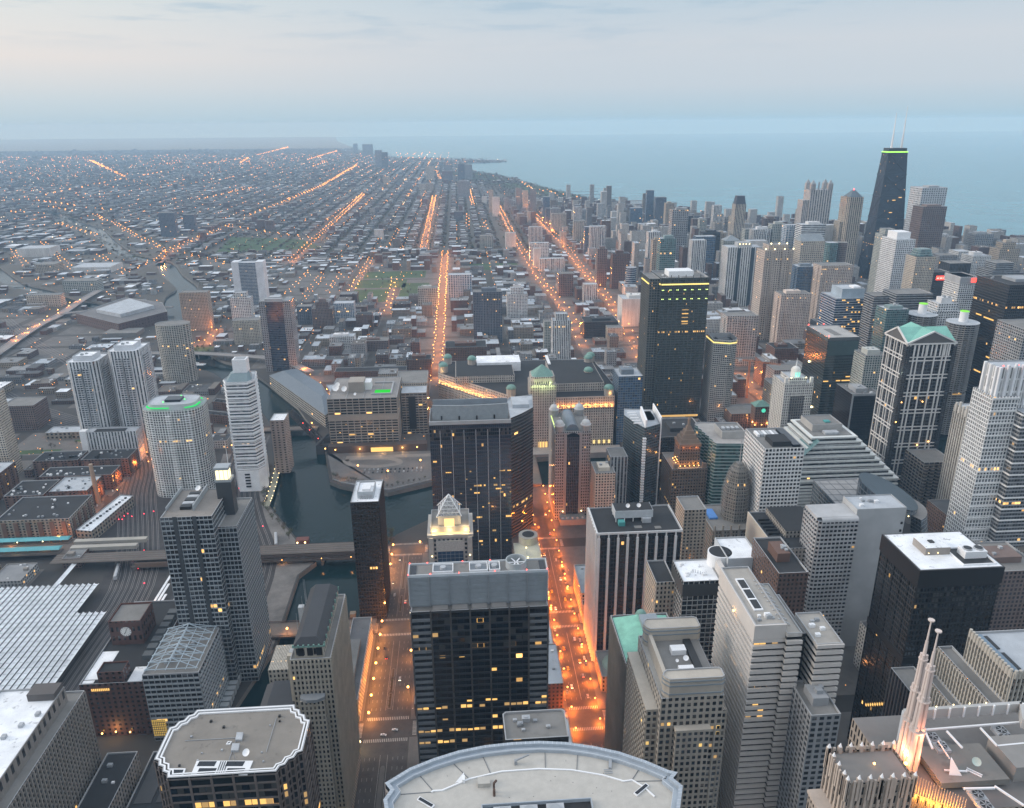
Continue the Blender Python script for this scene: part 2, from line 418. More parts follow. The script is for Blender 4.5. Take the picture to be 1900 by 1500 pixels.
# asphalt in the city, browner open ground, yards and bare tree tops farther out
gm, nt = new_mat('ground'); b = bsdf(nt, Roughness=.9)
tcn = N(nt, 'ShaderNodeTexCoord')
def gnoise(sc, det=5): 
 n = N(nt, 'ShaderNodeTexNoise'); n.inputs['Scale'].default_value = sc; n.inputs['Detail'].default_value = det; L(nt, tcn.outputs['Object'], n.inputs[0]); return n.outputs[0]
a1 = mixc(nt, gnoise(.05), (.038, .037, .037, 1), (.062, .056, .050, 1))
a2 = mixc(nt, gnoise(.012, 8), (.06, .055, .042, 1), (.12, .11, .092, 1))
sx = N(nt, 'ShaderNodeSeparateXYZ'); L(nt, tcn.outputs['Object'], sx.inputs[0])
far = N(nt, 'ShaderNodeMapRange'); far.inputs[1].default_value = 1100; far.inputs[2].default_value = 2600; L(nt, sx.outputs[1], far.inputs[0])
haze_fade = N(nt, 'ShaderNodeMapRange'); haze_fade.inputs[1].default_value = 9000; haze_fade.inputs[2].default_value = 17000; L(nt, sx.outputs[1], haze_fade.inputs[0])
L(nt, mixc(nt, haze_fade.outputs[0], mixc(nt, far.outputs[0], a1, a2), (.20, .20, .17, 1)), b.inputs['Base Color'])  # farthest land turns pale: haze fade painted into the ground colour
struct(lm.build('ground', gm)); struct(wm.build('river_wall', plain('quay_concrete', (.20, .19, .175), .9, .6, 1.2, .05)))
def water(name, col, rough, bump, scale, sp=.5):
 mt, nt = new_mat(name); b = bsdf(nt, Roughness=rough, IOR=1.33); b.inputs['Specular IOR Level'].default_value = sp
 L(nt, objvar(nt, (*col, 1), .8, 1.2, .004), b.inputs['Base Color'])
 tcn = N(nt, 'ShaderNodeTexCoord'); n = N(nt, 'ShaderNodeTexNoise'); n.inputs['Scale'].default_value = scale; n.inputs['Detail'].default_value = 4
 mp_ = N(nt, 'ShaderNodeMapping'); mp_.inputs['Scale'].default_value = (1, .55, 1); L(nt, tcn.outputs['Object'], mp_.inputs[0]); L(nt, mp_.outputs[0], n.inputs[0])
 bp = N(nt, 'ShaderNodeBump'); bp.inputs['Strength'].default_value = bump; bp.inputs['Distance'].default_value = 1.0
 L(nt, n.outputs[0], bp.inputs['Height']); L(nt, bp.outputs[0], b.inputs['Normal']); return mt
W_LAKE = water('lake_water', (.07, .235, .285), .25, .12, .03)
W_RIV = water('river_water', (.003, .017, .019), .10, .3, .25, .2)
rv = MB().face([(-2600, 60, -5), (1150, 60, -5), (1150, 4600, -5), (-2600, 4600, -5)]); struct(rv.build('river_water', W_RIV))
lk = MB().face([(-6500, -900, -5.5), (29000, -900, -5.5), (29000, 30000, -5.5), (-6500, 30000, -5.5)]); struct(lk.build('lake_water', W_LAKE))
sand = plain('beach_sand', (.40, .36, .30), .95)
sb = ribbon([(1915, 2790, .03), (1862, 2892, .03), (1585, 3150, .03), (1470, 3365, .03), (1365, 3515, .03), (1205, 3670, .03), (1130, 3780, .03)], [30, 40, 26, 34, 44, 60, 26]); struct(sb.build('beach', sand))
bw = ribbon(smooth([(1225, 3690), (1330, 3735), (1420, 3752), (1475, 3738), (1480, 3705), (1440, 3662), (1379, 3634), (1330, 3612)], 4), 13, -3.2, th=4)
struct(bw.build('breakwater', plain('breakwater_stone', (.27, .26, .25))))
gb = MB()
for (x, y, l) in ((1080, 3990, 130), (1010, 4180, 150), (960, 4370, 150), (915, 4560, 160), (870, 4760, 160), (820, 5000, 170), (780, 5230, 150), (1230, 3800, 110)):
 gb.box(x-70, x+l, y-4, y+4, -8, -3.8)
struct(gb.build('groyne', MATS['breakwater_stone']))
# --- open ground, lawns, yards
grass = plain('lawn', (.046, .088, .030), .95, .6, 1.35, .02)
def patch(name, mat, poly, z=.03): return struct(MB().face([(*p, z) for p in poly]).build(name, mat))
for q in (rect(-285, -190, 1950, 2110), rect(-160, -85, 1950, 2190), rect(-290, -150, 2130, 2250), rect(-280, -100, 2270, 2380), rect(25, 186, 2375, 2490), [(-909, 3233), (-611, 3120), (-492, 2895), (-854, 2812)], rect(-680, -560, 1022, 1036), [(-560, 1070), (-480, 1062), (-440, 1000), (-480, 1010)], rect(1480, 1760, 2800, 2960), [(560, 4700), (760, 4700), (520, 6000), (250, 6000)], [(100, 6200), (430, 6200), (200, 7400), (-60, 7400)], rect(-560, -500, 1500, 1560)):
 patch('lawn', grass, q, .17)
gravel = plain('yard_gravel', (.17, .16, .15), .95, .55, 1.35, .05)
ballast = plain('track_ballast', (.047, .044, .044), .95, .6, 1.4, .06)
patch('river_yard', gravel, [(-262, 560), (-170, 560), (-171, 684), (-158, 706), (-190, 762), (-238, 846), (-262, 950), (-290, 1000), (-330, 1000), (-300, 800), (-262, 690)])
patch('wolf_point_lot', plain('lot_asphalt', (.13, .125, .12), .9, .7, 1.3, .04), [(-190, 1000), (-168, 905), (-155, 893), (-135, 884), (-95, 868), (-50, 889), (20, 922), (20, 985), (-190, 990)])
RAIL1 = smooth([(-325, 430), (-325, 560), (-328, 673), (-358, 770), (-398, 875), (-430, 975), (-500, 1075), (-640, 1170), (-760, 1265), (-930, 1450), (-1060, 1640), (-1150, 1800)], 4)
RAIL2 = smooth([(-222, 560), (-215, 640), (-222, 720), (-252, 800), (-278, 880), (-292, 960), (-300, 1060)], 4)
RAIL3 = smooth([(-1060, 1850), (-892, 1634), (-777, 1508), (-690, 1400), (-600, 1260), (-520, 1160)], 4)
rb = MB()
for i, (rl, w) in enumerate(((RAIL1, [60]*12+[74]*8+[46]*4+[40]*21), (RAIL2, 46), (RAIL3, 30))): ribbon(rl, w if not isinstance(w, list) else (w+[40]*99)[:len(rl)], .05+.01*i, rb)
struct(rb.build('track_ballast', ballast))
def side(pl, d):
 out = []
 for i, p in enumerate(pl):
  a = Vector(pl[max(i-1, 0)]); b2 = Vector(pl[min(i+1, len(pl)-1)]); t = (b2-a).normalized(); out.append((p[0]-t.y*d, p[1]+t.x*d))
 return out
rt = MB()
for rl, offs_ in ((RAIL1, range(-20, 21, 5)), (RAIL2, range(-18, 20, 6)), (RAIL3, (-9, -3, 3, 9))):
 for o in offs_:
  for g in (-.75, .75):
   rt = ribbon([(*p, .3) for p in side(rl, o+g)], .42, mb=rt)
struct(rt.build('rail_track', plain('rail_steel', (.22, .205, .195), .5)))
# --- streets: the blocks are kerbed slabs laid on the asphalt
SX_L = [(-64, 17), (85, 12), (225, 10), (358, 10), (480, 10), (590, 10), (700, 10), (820, 10), (940, 12)]
SY_L = [200, 327, 465, 590, 725, 850]
SX_N = [-1480, -1360, -1240, -1120, -1000, -880, -760, -640, -520, -400, -308, -172, -46, 85, 225, 358, 480, 590, 700, 800, 900, 1010, 1120, 1230, 1340, 1450, 1560, 1670]
SY_N = [1010, 1110, 1200, 1300, 1390, 1490, 1585, 1680, 1770, 1860, 1960]+[2055+95*i for i in range(8)]
BLOCKS = []
for i in range(len(SX_L)-1):
 for j in range(len(SY_L)-1):
  BLOCKS.append((SX_L[i][0]+SX_L[i][1], SX_L[i+1][0]-SX_L[i+1][1], SY_L[j]+9, SY_L[j+1]-9))
BLOCKS.append((-140, -83, 340, 455)); BLOCKS.append((-98, -83, 475, 580)); BLOCKS.append((-96, -83, 600, 700))
for j in range(len(SY_N)-1):
 for i in range(len(SX_N)-1): BLOCKS.append((SX_N[i]+9, SX_N[i+1]-9, SY_N[j]+8, SY_N[j+1]-8))
for y0, y1 in ((330, 455), (470, 590), (610, 715), (760, 860), (880, 1000)):
 for x0, x1 in ((-900, -790), (-770, -660), (-640, -550), (-530, -430)): BLOCKS.append((x0, x1, y0, y1))
BLOCKS.append((-292, -192, 340, 450)); BLOCKS.append((-292, -190, 465, 572)); 
def block_ok(b):
 x0, x1, y0, y1 = b
 if x1 > coast_x((y0+y1)/2)-30: return False
 return not any(in_river(x, y, 4) for x in (x0, (x0+x1)/2, x1) for y in (y0, (y0+y1)/2, y1))
RAILPTS = [(p, 34) for p in RAIL1]+[(p, 20) for p in RAIL3]
def on_rail(x, y, m=0): return any(abs(p[0]-x) < w+m and abs(p[1]-y) < w+m and math.hypot(p[0]-x, p[1]-y) < w+m for p, w in RAILPTS)
pv = MB(); BOK = []
for b_ in BLOCKS:
 if block_ok(b_):
  if sum(on_rail(x, y) for x in (b_[0], (b_[0]+b_[1])/2, b_[1]) for y in (b_[2], (b_[2]+b_[3])/2, b_[3])) > 4: continue
  BOK.append(b_); pv.box(*b_, 0, .13)
paving = plain('pavement_concrete', (.13, .123, .115), .9, .7, 1.2, .06)
struct(pv.build('pavement', paving))
# the two wide lit streets with their markings
asph = plain('street_asphalt', (.055, .052, .05), .8, .7, 1.35, .12)
paintw = plain('road_paint', (.42, .41, .38), .7, .6, 1.1, .5)
rd = MB().face([(-81, 240, .004), (-47, 240, .004), (-47, 735, .004), (-81, 735, .004)])
rd.face([(73, 240, .004), (97, 240, .004), (97, 862, .004), (73, 862, .004)])
for y in (327, 465, 590, 725): rd.face([(-47, y-8, .004), (73, y-8, .004), (73, y+8, .004), (-47, y+8, .004)])
struct(rd.build('road', asph))
mk = MB()
def dash(x, y0, y1, w=.16, on=3.0, off=6.0):
 y = y0
 while y < y1: mk.box(x-w/2, x+w/2, y, min(y+on, y1), .006, .010); y += on+off
for y0, y1 in ((345, 440), (485, 570), (606, 712)):
 for x in (-77.5, -74, -70.5, -57.5, -54, -50.5): dash(x, y0, y1)
 for x in (-66.6, -61.4): dash(x, y0, y1, .18, 400, 1)
 for x in (77.5, 81.3, 88.7, 92.5): dash(x, y0, y1)
 dash(85, y0, y1, .3, 400, 1)
for y in (327, 465, 590, 725):       # ladder crossings
 for yy in (y-12.5, y+9.5):
  x = -80
  while x < -48: mk.box(x, x+.6, yy, yy+3.2, .006, .010); x += 1.35
  x = 74
  while x < 96: mk.box(x, x+.6, yy, yy+3.2, .006, .010); x += 1.35
 for xx in (-45, 69, 99, -85):
  k = y-7
  while k < y+7: mk.box(xx, xx+3, k, k+.6, .006, .010); k += 1.35
struct(mk.build('road_marking', paintw))
med = MB()
for y0, y1 in ((486, 504), (506, 520), (522, 534), (612, 640), (650, 700), (352, 380), (390, 430)):
 med.prism([(-65.2, y0), (-62.8, y0), (-62.3, y0+2), (-62.3, y1-2), (-63.2, y1), (-64.8, y1), (-65.7, y1-2), (-65.7, y0+2)], 0, .16)
struct(med.build('road_median', paving))
mg = MB()
for y0, y1 in ((487.5, 503), (507, 519), (523.5, 533), (614, 638), (652, 698)): mg.box(-64.8, -63.2, y0, y1, .10, .19)
struct(mg.build('planter_bed', plain('soil', (.05, .035, .02))))
# elevated motorway and its ramp
ER = plain('motorway_concrete', (.24, .22, .21), .9, .75, 1.2, .03)
def viaduct(name, label, pix, w, z, deck=1.2):
 t = thing(name, label, 'viaduct', (*U(*pix[0], z), 0))
 pl = smooth([U(*p, z) for p in pix], 4)
 ribbon([(*p, z) for p in pl], w, mb=MB(), th=deck).build('deck', ER, t)
 b = MB()
 for o in (-w/2, w/2): ribbon([(*p, z+.9) for p in side(pl, o)], .5, mb=b, th=.9)
 b.build('barrier', M_PARA, t)
 b = MB()
 for p in pl[1:-1:1]: b.cyl(p[0], p[1], -1, z-deck, 1.1, 8)
 b.build('column', M_PARA, t); ribbon([(*p, z+.02) for p in pl], .4, mb=MB()).build('centre_line', paintw, t)
 for p in pl: FOOT.append((p[0]-w*.7, p[0]+w*.7, p[1]-w*.7, p[1]+w*.7))
 return pl
V1 = viaduct('elevated_road', 'long elevated motorway ramp sweeping up from the lower left beside the big brick warehouse', [(-60, 690), (0, 652), (40, 624), (75, 602), (110, 585), (150, 558), (185, 538)], 20, 7)
V2 = viaduct('elevated_road', 'straight elevated road crossing the narrow river branch on a trussed span', [(150, 655), (200, 657), (270, 656), (345, 655), (440, 660), (520, 668), (575, 690)], 16, 10)
V3 = viaduct('elevated_road', 'curving elevated road joining the motorway from the right above the brick warehouse', [(112, 583), (165, 577), (240, 572), (320, 570)], 14, 8)
# ================================================================== TOWERS OF THE MIDDLE AND FAR DISTANCE
# style: wall, glass, window share across and up, bay, storey, lit share, roof
G1 = (.018, .024, .031)
ST = {
 'wv': ((.66, .67, .67), G1, .48, .97, 3.2, 3.2, .012, R_PALE), 'wg': ((.68, .69, .69), G1, .62, .58, 3.6, 3.4, .012, R_PALE),
 'wb': ((.68, .70, .71), G1, 1, .48, 4, 3.3, .008, R_PALE), 'gv': ((.33, .34, .35), G1, .5, .96, 3.4, 3.4, .012, R_GREY),
 'gg': ((.29, .30, .31), G1, .6, .55, 3.6, 3.5, .015, R_GREY), 'gb': ((.25, .265, .28), (.02, .025, .03), 1, .5, 4, 3.7, .012, R_GREY),
 'bg': ((.52, .465, .39), G1, .55, .52, 3.2, 3.2, .018, R_GREY), 'bv': ((.53, .48, .41), G1, .5, .96, 3.2, 3.2, .012, R_GREY),
 'tg': ((.38, .325, .26), G1, .5, .52, 3.2, 3.3, .018, R_GREY), 'pk': ((.58, .49, .43), G1, .55, .5, 3.6, 3.2, .012, R_GREY),
 'br': ((.115, .066, .05), (.03, .03, .032), .5, .52, 3.0, 3.3, .03, R_DARK), 'bn': ((.16, .115, .10), (.03, .03, .035), .55, .6, 3.2, 3.4, .012, R_GREY),
 'dk': ((.03, .031, .033), (.012, .014, .017), .8, .62, 3.0, 3.8, .02, R_DARK), 'dv': ((.06, .062, .066), (.012, .014, .018), .6, .97, 3.0, 3.8, .012, R_GREY),
 'bl': ((.16, .19, .22), (.03, .075, .14), .86, .74, 3.2, 3.5, .015, R_PALE), 'bw': ((.60, .63, .66), (.03, .085, .15), .72, .74, 4.0, 3.2, .012, R_PALE),
 'bh': ((.36, .40, .44), (.02, .045, .08), 1, .66, 4, 3.8, .03, R_PALE), 'tl': ((.18, .24, .24), (.035, .10, .105), .85, .7, 3.0, 3.5, .015, R_PALE),
 'td': ((.03, .048, .046), (.012, .03, .031), .8, .72, 2.4, 3.6, .03, R_PALE), 'cb': ((.43, .41, .37), (.03, .045, .045), .62, .62, 4.4, 3.1, .012, R_GREY),
 'cg': ((.48, .48, .47), (.03, .05, .052), .7, .6, 4.4, 3.1, .012, R_GREY), 'gn': ((.42, .43, .40), (.03, .06, .06), .6, .62, 3.4, 3.2, .012, R_GREY),
 'pl': ((.58, .57, .55), (.3, .3, .3), .02, .02, 3, 3, 0, R_PALE), 'wf': ((.6, .62, .63), G1, .5, .55, 2.6, 3.0, .01, R_PALE),
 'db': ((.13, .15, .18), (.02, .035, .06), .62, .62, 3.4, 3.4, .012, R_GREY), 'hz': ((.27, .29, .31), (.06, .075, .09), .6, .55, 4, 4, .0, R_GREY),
}
def smat(s):
 w, g, wu, wv, bay, fh, lit, rf = ST[s]
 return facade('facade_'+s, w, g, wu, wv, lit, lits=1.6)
HEIGHTS = []
TW = {}
def T(xl, xr, yt, ref, dep, s, label, o='p', name='apartment_tower', key=None):
 xm = (xl+xr)/2
 n = -ref if ref < 0 else U(xm, ref)[1]
 x0, z = ray_at(xl, yt, n)[0], ray_at(xm, yt, n)[1]; x1 = ray_at(xr, yt, n)[0]
 z = max(z, 12); y0, y1 = n, n+dep
 HEIGHTS.append((label[:38], round(x0), round(x1), round(n), round(z)))
 w, g, wu, wv, bay, fh, lit, rf = ST[s]; mt = smat(s)
 if n > 1750: bay *= 1.5; fh *= 1.4
 root = thing(name, label, 'tower' if z > 45 else 'building', ((x0+x1)/2, (y0+y1)/2, 0))
 r = random.Random(int(xl*7+yt)); far = n > 3300
 poly = rect(x0, x1, y0, y1)
 if 'c' in o:   # cut corners
  k = min(x1-x0, dep)*.2
  poly = [(x0+k, y0), (x1-k, y0), (x1, y0+k), (x1, y1-k), (x1-k, y1), (x0+k, y1), (x0, y1-k), (x0, y0+k)]
 if 'o' in o: poly = oval((x0+x1)/2, (y0+y1)/2, (x1-x0)/2, dep/2, 24)
 claim(poly)
 zt = z
 if 's' in o:   # stepped top: a narrower upper stage
  zl = z-r.uniform(10, 16); k = (x1-x0)*.18
  shell(root, poly, 0, zl, mt, bay, fh, rf)
  up_ = rect(x0+k, x1-k, y0+k*.7, y1-k*.7); shell(root, up_, zl, z, mt, bay, fh, rf, name='upper_wall')
  x0, x1, y0, y1 = x0+k, x1-k, y0+k*.7, y1-k*.7
 else:
  shell(root, poly, 0, z, mt, bay, fh, rf, parapet=1.2 if not far else .6)
 if 'v' in o:   # projecting bays / balconies stacks on the south and west sides
  b = MB(); wd = (x1-x0)/7
  for k in (1, 4): b.box(x0+wd*k+wd*.2, x0+wd*(k+1)+wd*.8, y0-1.6, y0-.02, 3, z-4, bay=bay, fh=fh)
  b.box(x0-1.6, x0-.02, y0+dep*.3, y0+dep*.7, 3, z-4, bay=bay, fh=fh)
  b.build('balcony_stack', mt, root)
 if 'n' in o and not far:   # vertical fins
  b = MB(); k = max(2, round((x1-x0)/6.4)); q = (x1-x0)/k
  for i in range(k+1): b.box(x0+q*i-.35, x0+q*i+.35, y0-.7, y0-.02, 2, z+.6)
  k = max(2, round(dep/6.4)); q = dep/k
  for i in range(k+1): b.box(x0-.7, x0-.02, y0+q*i-.35, y0+q*i+.35, 2, z+.6)
  b.build('fin', plain('fin_'+s, w, .75), root)
 if 'l' in o and not far:   # slab edges
  b = MB(); zz = fh
  while zz < z-1: b.box(x0-.6, x1+.6, y0-.7, y0-.02, zz-.25, zz+.25); b.box(x0-.6, x0-.02, y0, y1, zz-.25, zz+.25); zz += fh
  b.build('floor_edge', plain('slab_'+s, tuple(min(.7, c*1.15) for c in w), .75), root)
 if 'p' in o and z > 14:
  pw, pd = (x1-x0)*r.uniform(.4, .62), (y1-y0)*r.uniform(.35, .55); cx, cy = (x0+x1)/2+(x1-x0)*r.uniform(-.08, .08), (y0+y1)/2
  h = r.uniform(4, 8)
  MB().box(cx-pw/2, cx+pw/2, cy-pd/2, cy+pd/2, z+.01, z+h).build('penthouse', plain('pent_'+s, tuple(min(.65, c*1.1) for c in w)), root)
  if n < 2600:
   for k in range(r.randint(2, 4)):
    q = r.uniform(.8, 1.7); ux, uy = cx+r.uniform(-.4, .4)*pw, cy+r.uniform(-.3, .3)*pd
    MB().box(ux-q, ux+q, uy-q, uy+q, z+h, z+h+q*1.3).build('roof_unit', r.choice((M_UNIT, M_STEEL)), root)
 if 'y' in o:   # pyramid roof
  e = min(x1-x0, y1-y0)*.36
  MB().prism(rect(x0-.3, x1+.3, y0-.3, y1+.3), z+1.3, z+e+2, poly2=rect((x0+x1)/2-1, (x0+x1)/2+1, (y0+y1)/2-1, (y0+y1)/2+1)).build('pyramid_roof', plain('slate_'+s, (.24, .27, .29), .6), root)
 if 'm' in o:   # dark mansard crown
  k = (x1-x0)*.12
  MB().prism(offs(rect(x0, x1, y0, y1), k*.4), z+1.3, z+(x1-x0)*.75, poly2=offs(rect(x0, x1, y0, y1), k*1.3)).build('mansard_roof', plain('mansard', (.05, .055, .07), .5), root)
 if 'r' in o:   # ridge roof
  h = (y1-y0)*.4; ym = (y0+y1)/2; b = MB()
  b.face([(x0, y0, z+1.3), (x1, y0, z+1.3), (x1-3, ym, z+h), (x0+3, ym, z+h)]); b.face([(x1, y1, z+1.3), (x0, y1, z+1.3), (x0+3, ym, z+h), (x1-3, ym, z+h)])
  b.face([(x0, y1, z+1.3), (x0, y0, z+1.3), (x0+3, ym, z+h)]); b.face([(x1, y0, z+1.3), (x1, y1, z+1.3), (x1-3, ym, z+h)])
  b.build('hipped_roof', plain('lead_roof', (.22, .25, .27), .6), root)
 if 'a' in o:   # mast
  MB().cyl((x0+x1)/2, (y0+y1)/2, z, z+22, .6, 8, .15).build('antenna', M_WHITE, root)
 if 'd' in o:   # podium
  MB().box(x0-12, x1+14, y0-10, y1+6, 0, 14, bay=4, fh=4).build('podium', mt, root)
  MB().box(x0-11.4, x1+13.4, y0-9.4, y1+5.4, 14, 14.4).build('podium_roof', R_GREY, root)
  claim(rect(x0-12, x1+14, y0-10, y1+6))
 TW[key or label] = (root, x0, x1, y0, y1, z)
 return root
T(1201, 1214, 354, -3300, 26, 'bl', 'slim blue glass tower standing highest of the pair near the lake shore', '')
T(1217, 1237, 367, -3250, 30, 'db', 'broad blue grey slab just right of the slim glass tower by the shore', '')
T(1236, 1251, 378, -2900, 28, 'tg', 'brown grey tower between the blue shore slab and the large grey tower', 'p')
T(1248, 1278, 391, -2150, 34, 'gg', 'large plain grey tower with a white penthouse, lake directly behind it', 'p')
T(1276, 1286, 401, -2700, 24, 'dv', 'narrow tower of dark and white stripes behind the large grey tower', '')
T(1286, 1299, 407, -2600, 24, 'bn', 'dark brown narrow tower below the hooked breakwater', '')
T(1299, 1312, 408, -2550, 24, 'gn', 'pale green grey tower beside the dark brown narrow one under the beach', '')
T(1325, 1340, 382, -2750, 26, 'wv', 'slim white tower standing alone against the breakwater', '')
T(1365, 1385, 380, -2350, 30, 'bv', 'beige tower wearing a dark flared crown, the hooked pier behind it', 'm')
T(1345, 1357, 404, -2550, 24, 'gg', 'short grey tower left of the dark crowned beige tower', '')
T(1357, 1365, 401, -2500, 24, 'bv', 'thin beige tower touching the dark crowned tower on its left', '')
T(1421, 1441, 407, -2350, 30, 'bn', 'mauve grey tower rising clear of the roofs in front of open lake', 'p')
T(1204, 1228, 432, -2100, 30, 'wv', 'white ribbed apartment tower above the old brick church roofs', 'p')
T(1212, 1226, 446, -1990, 22, 'tg', 'tan tower in front of the white ribbed one', 'p')
T(1226, 1255, 444, -1850, 30, 'tl', 'blue green glass block behind the tall dark lit tower', 'p')
T(1170, 1192, 387, -3250, 30, 'bl', 'bluish slab left of the slim shore tower', '')
T(1305, 1337, 432, -2230, 34, 'dk', 'dark brown blue block with a white cap, right of the large grey tower', 'p')
T(1285, 1311, 447, -1950, 28, 'wv', 'blue white striped block with a flat white rim', 'n')
T(1292, 1328, 440, -2050, 30, 'bl', 'blue glass block directly behind the striped one', '')
T(1335, 1347, 434, -2250, 28, 'tg', 'tan block beside the dark brown blue one', 'p')
T(1346, 1374, 448, -2060, 34, 'gn', 'pale grey tower under a low pyramid roof', 'y')
T(1383, 1400, 426, -2180, 28, 'gn', 'hazy grey tower right below the dark crowned tower', '')
T(1399, 1433, 427, -2130, 34, 'wv', 'white tower with two dark stripes beneath the mauve one', 'pv')
T(1388, 1424, 448, -2040, 30, 'pl', 'angular white blank-walled block behind the twin ribbed apartment slabs', '')
T(1433, 1460, 417, -2130, 30, 'gn', 'pale green white tower left of the blue white one', 'p')
T(1460, 1485, 419, -2030, 30, 'bw', 'blue and white tower with a tall blue recess', 'v')
T(1482, 1492, 390, -2300, 22, 'tg', 'tan sliver of a tower left of the four-turreted tower', '')
T(1488, 1533, 418, -1980, 40, 'wb', 'white banded tower block with a raised right half', 'p', key='whiteband')
T(1530, 1552, 419, -2020, 30, 'pl', 'plain pale blank slab to the right of the white banded block', '')
T(1552, 1563, 422, -2120, 24, 'bl', 'small blue grey tower behind the blank slab', '')
T(1487, 1531, 449, -1790, 38, 'bg', 'beige block under a hipped lead roof with rows of square windows', 'r')
T(1537, 1558, 452, -1840, 30, 'tl', 'glassy octagonal tower with a white drum on top', 'c')
T(1557, 1577, 452, -1850, 30, 'bn', 'brown curved tower behind the glassy octagon', 'o')
T(1525, 1584, 494, -1560, 40, 'pk', 'pinkish stepped apartment block with curved balconies in the centre', 'v')
T(1481, 1520, 496, -1600, 36, 'bl', 'blue glass tower with pale side walls beside the lit beige tower', 'pv')
T(1640, 1668, 427, -1690, 34, 'gn', 'grey tan tower hidden behind the white gridded tower', 's')
T(1749, 1770, 440, -2230, 30, 'db', 'dark blue tower right of the brown mall tower', '')
T(1749, 1763, 436, -2260, 30, 'wv', 'white top floor block peeping beside the brown mall tower', '')
T(1810, 1845, 436, -2110, 36, 'gg', 'grey box tower on the lake edge with a small roof hut', 'p', 'office_tower')
T(1858, 1896, 452, -1900, 40, 'tg', 'tan hotel block with a small dome hut on the lake edge', 'ps', 'hotel_tower')
T(1779, 1803, 468, -1670, 36, 'wg', 'white gridded low wing left of the wide gridded block', '', 'office_tower')
T(1806, 1840, 476, -1600, 40, 'wg', 'wide white gridded office block below the grey box tower', 'p', 'office_tower')
T(1763, 1802, 490, -1480, 36, 'dv', 'dark office block with white vertical ribs, right of the red neon sign', 'n', 'office_tower')
T(1744, 1776, 475, -1660, 34, 'gg', 'plain grey block behind the dark ribbed office block', '', 'office_tower')
T(1845, 1895, 490, -1500, 50, 'gb', 'low grey stepped complex with a beige canopy roof at the right edge', 's', 'office_building')
T(1622, 1666, 551, -1150, 30, 'gb', 'grey banded office block, its left wing shorter and set back', '', 'office_tower')
T(1664, 1731, 547, -1130, 40, 'gb', 'long grey banded slab with dark window strips behind the green gabled tower', 'l', 'office_tower')
T(1736, 1794, 567, -1050, 40, 'wg', 'white hotel with a notched roof line, left of the black slab', 'ps', 'hotel_tower')
T(1646, 1687, 576, -1040, 30, 'tl', 'pale teal glass tower in front of the grey banded slab', 'p', 'office_tower')
T(1606, 1648, 662, -930, 30, 'gn', 'low grey green office block behind the black windowless slab', 'p', 'office_building')
T(1350, 1408, 588, -1340, 36, 'cg', 'pale apartment block with rounded balconies above a blank podium', 'vd')
T(1196, 1217, 592, -1120, 30, 'bg', 'beige slim apartment tower touching the tall dark lit tower', 'p')
T(1450, 1506, 547, -1440, 34, 'pk', 'pinkish apartment tower with a central stack of balconies', 'pvv')
T(1438, 1482, 648, -1270, 40, 'br', 'red brick block with blue tanks on its roof', 'p', 'brick_building')
T(1437, 1497, 688, -1140, 34, 'gg', 'grey stone block of six storeys behind the white spired tower', '', 'office_building')
T(1432, 1466, 715, -1040, 30, 'tg', 'scaffolded tan block beside the white spired tower', '', 'office_building')
T(1902, 2010, 612, -850, 50, 'gg', 'dark grey gridded slab with round headed windows at the right edge', '', 'office_tower')
T(1842, 1935, 1062, -445, 40, 'bn', 'brown stone office tower with vertical window slots at the right edge', 'p', 'office_tower')
T(1445, 1500, 1066, -420, 46, 'br', 'soot brown brick block with a black cornice behind the pale banded tower', 'p', 'office_building')
T(1270, 1311, 948, -585, 26, 'tg', 'tan brick office block with a white water tank, left of the scaffolded tower', '', 'office_building')
T(1133, 1165, 850, -745, 26, 'gv', 'narrow grey office block squeezed against the white finned tower', '', 'office_building')
T(1148, 1193, 700, -985, 40, 'bl', 'dark blue glass hotel block right of the long exhibition hall', 'p', 'hotel_tower')
T(1105, 1142, 880, -728, 30, 'bg', 'cream stone office block with a black plant room, left of the narrow grey one', 'p', 'office_building')
T(1225, 1312, 812, -815, 60, 'dk', 'broad dark block with an orange lit west parapet behind the brown lit tower', 'p', 'office_building')
# west and north-west
T(280, 345, 606, 712, 40, 'cb', 'round fronted concrete apartment tower of deep square balconies', 'o')
T(332, 383, 544, 614, 26, 'tg', 'tan gridded slab tower behind the round fronted one', 'n')
T(425, 462, 545, -1660, 26, 'wg', 'white stepped tower between the tan gridded slab and the banded one', 's')
T(430, 480, 596, 640, 26, 'bg', 'beige twin-fronted apartment block at the foot of the white stepped tower', 'v')
T(550, 577, 570, 603, 26, 'db', 'dark block with two white strips, left of the gabled apartment block', 'v')
T(577, 615, 563, 612, 30, 'bn', 'tall brown apartment block with an arched cornice', 'ps')
T(618, 656, 564, 600, 30, 'bw', 'pale blue apartment block right of the arched cornice block', 'v')
T(660, 690, 585, 616, 26, 'br', 'brown brick block with rows of open balconies', '', 'brick_building')
T(611, 657, 626, 651, 28, 'wg', 'white framed loft building with big square windows', 'p', 'loft_building')
T(666, 720, 634, 652, 30, 'bn', 'low brown loft building right of the white framed one', 'p', 'loft_building')
T(775, 812, 536, 569, 30, 'gn', 'pale apartment block with green glass strips left of the lit avenue', 'p')
T(831, 875, 511, 556, 28, 'bw', 'white framed blue apartment slab right of the lit avenue', 'n')
T(878, 931, 543, 637, 28, 'db', 'dark blue glass apartment tower with a white left stair, largest beyond the long hall', 'pn')
T(941, 979, 536, 593, 30, 'wg', 'white gridded apartment tower with a stepped crown', 'ps')
T(1026, 1060, 585, 684, 26, 'wv', 'white ribbed tower rising from a grey garage block', 's')
T(1037, 1064, 509, 550, 28, 'bn', 'plain brown office block beyond the diagonal of lamps', '', 'office_building')
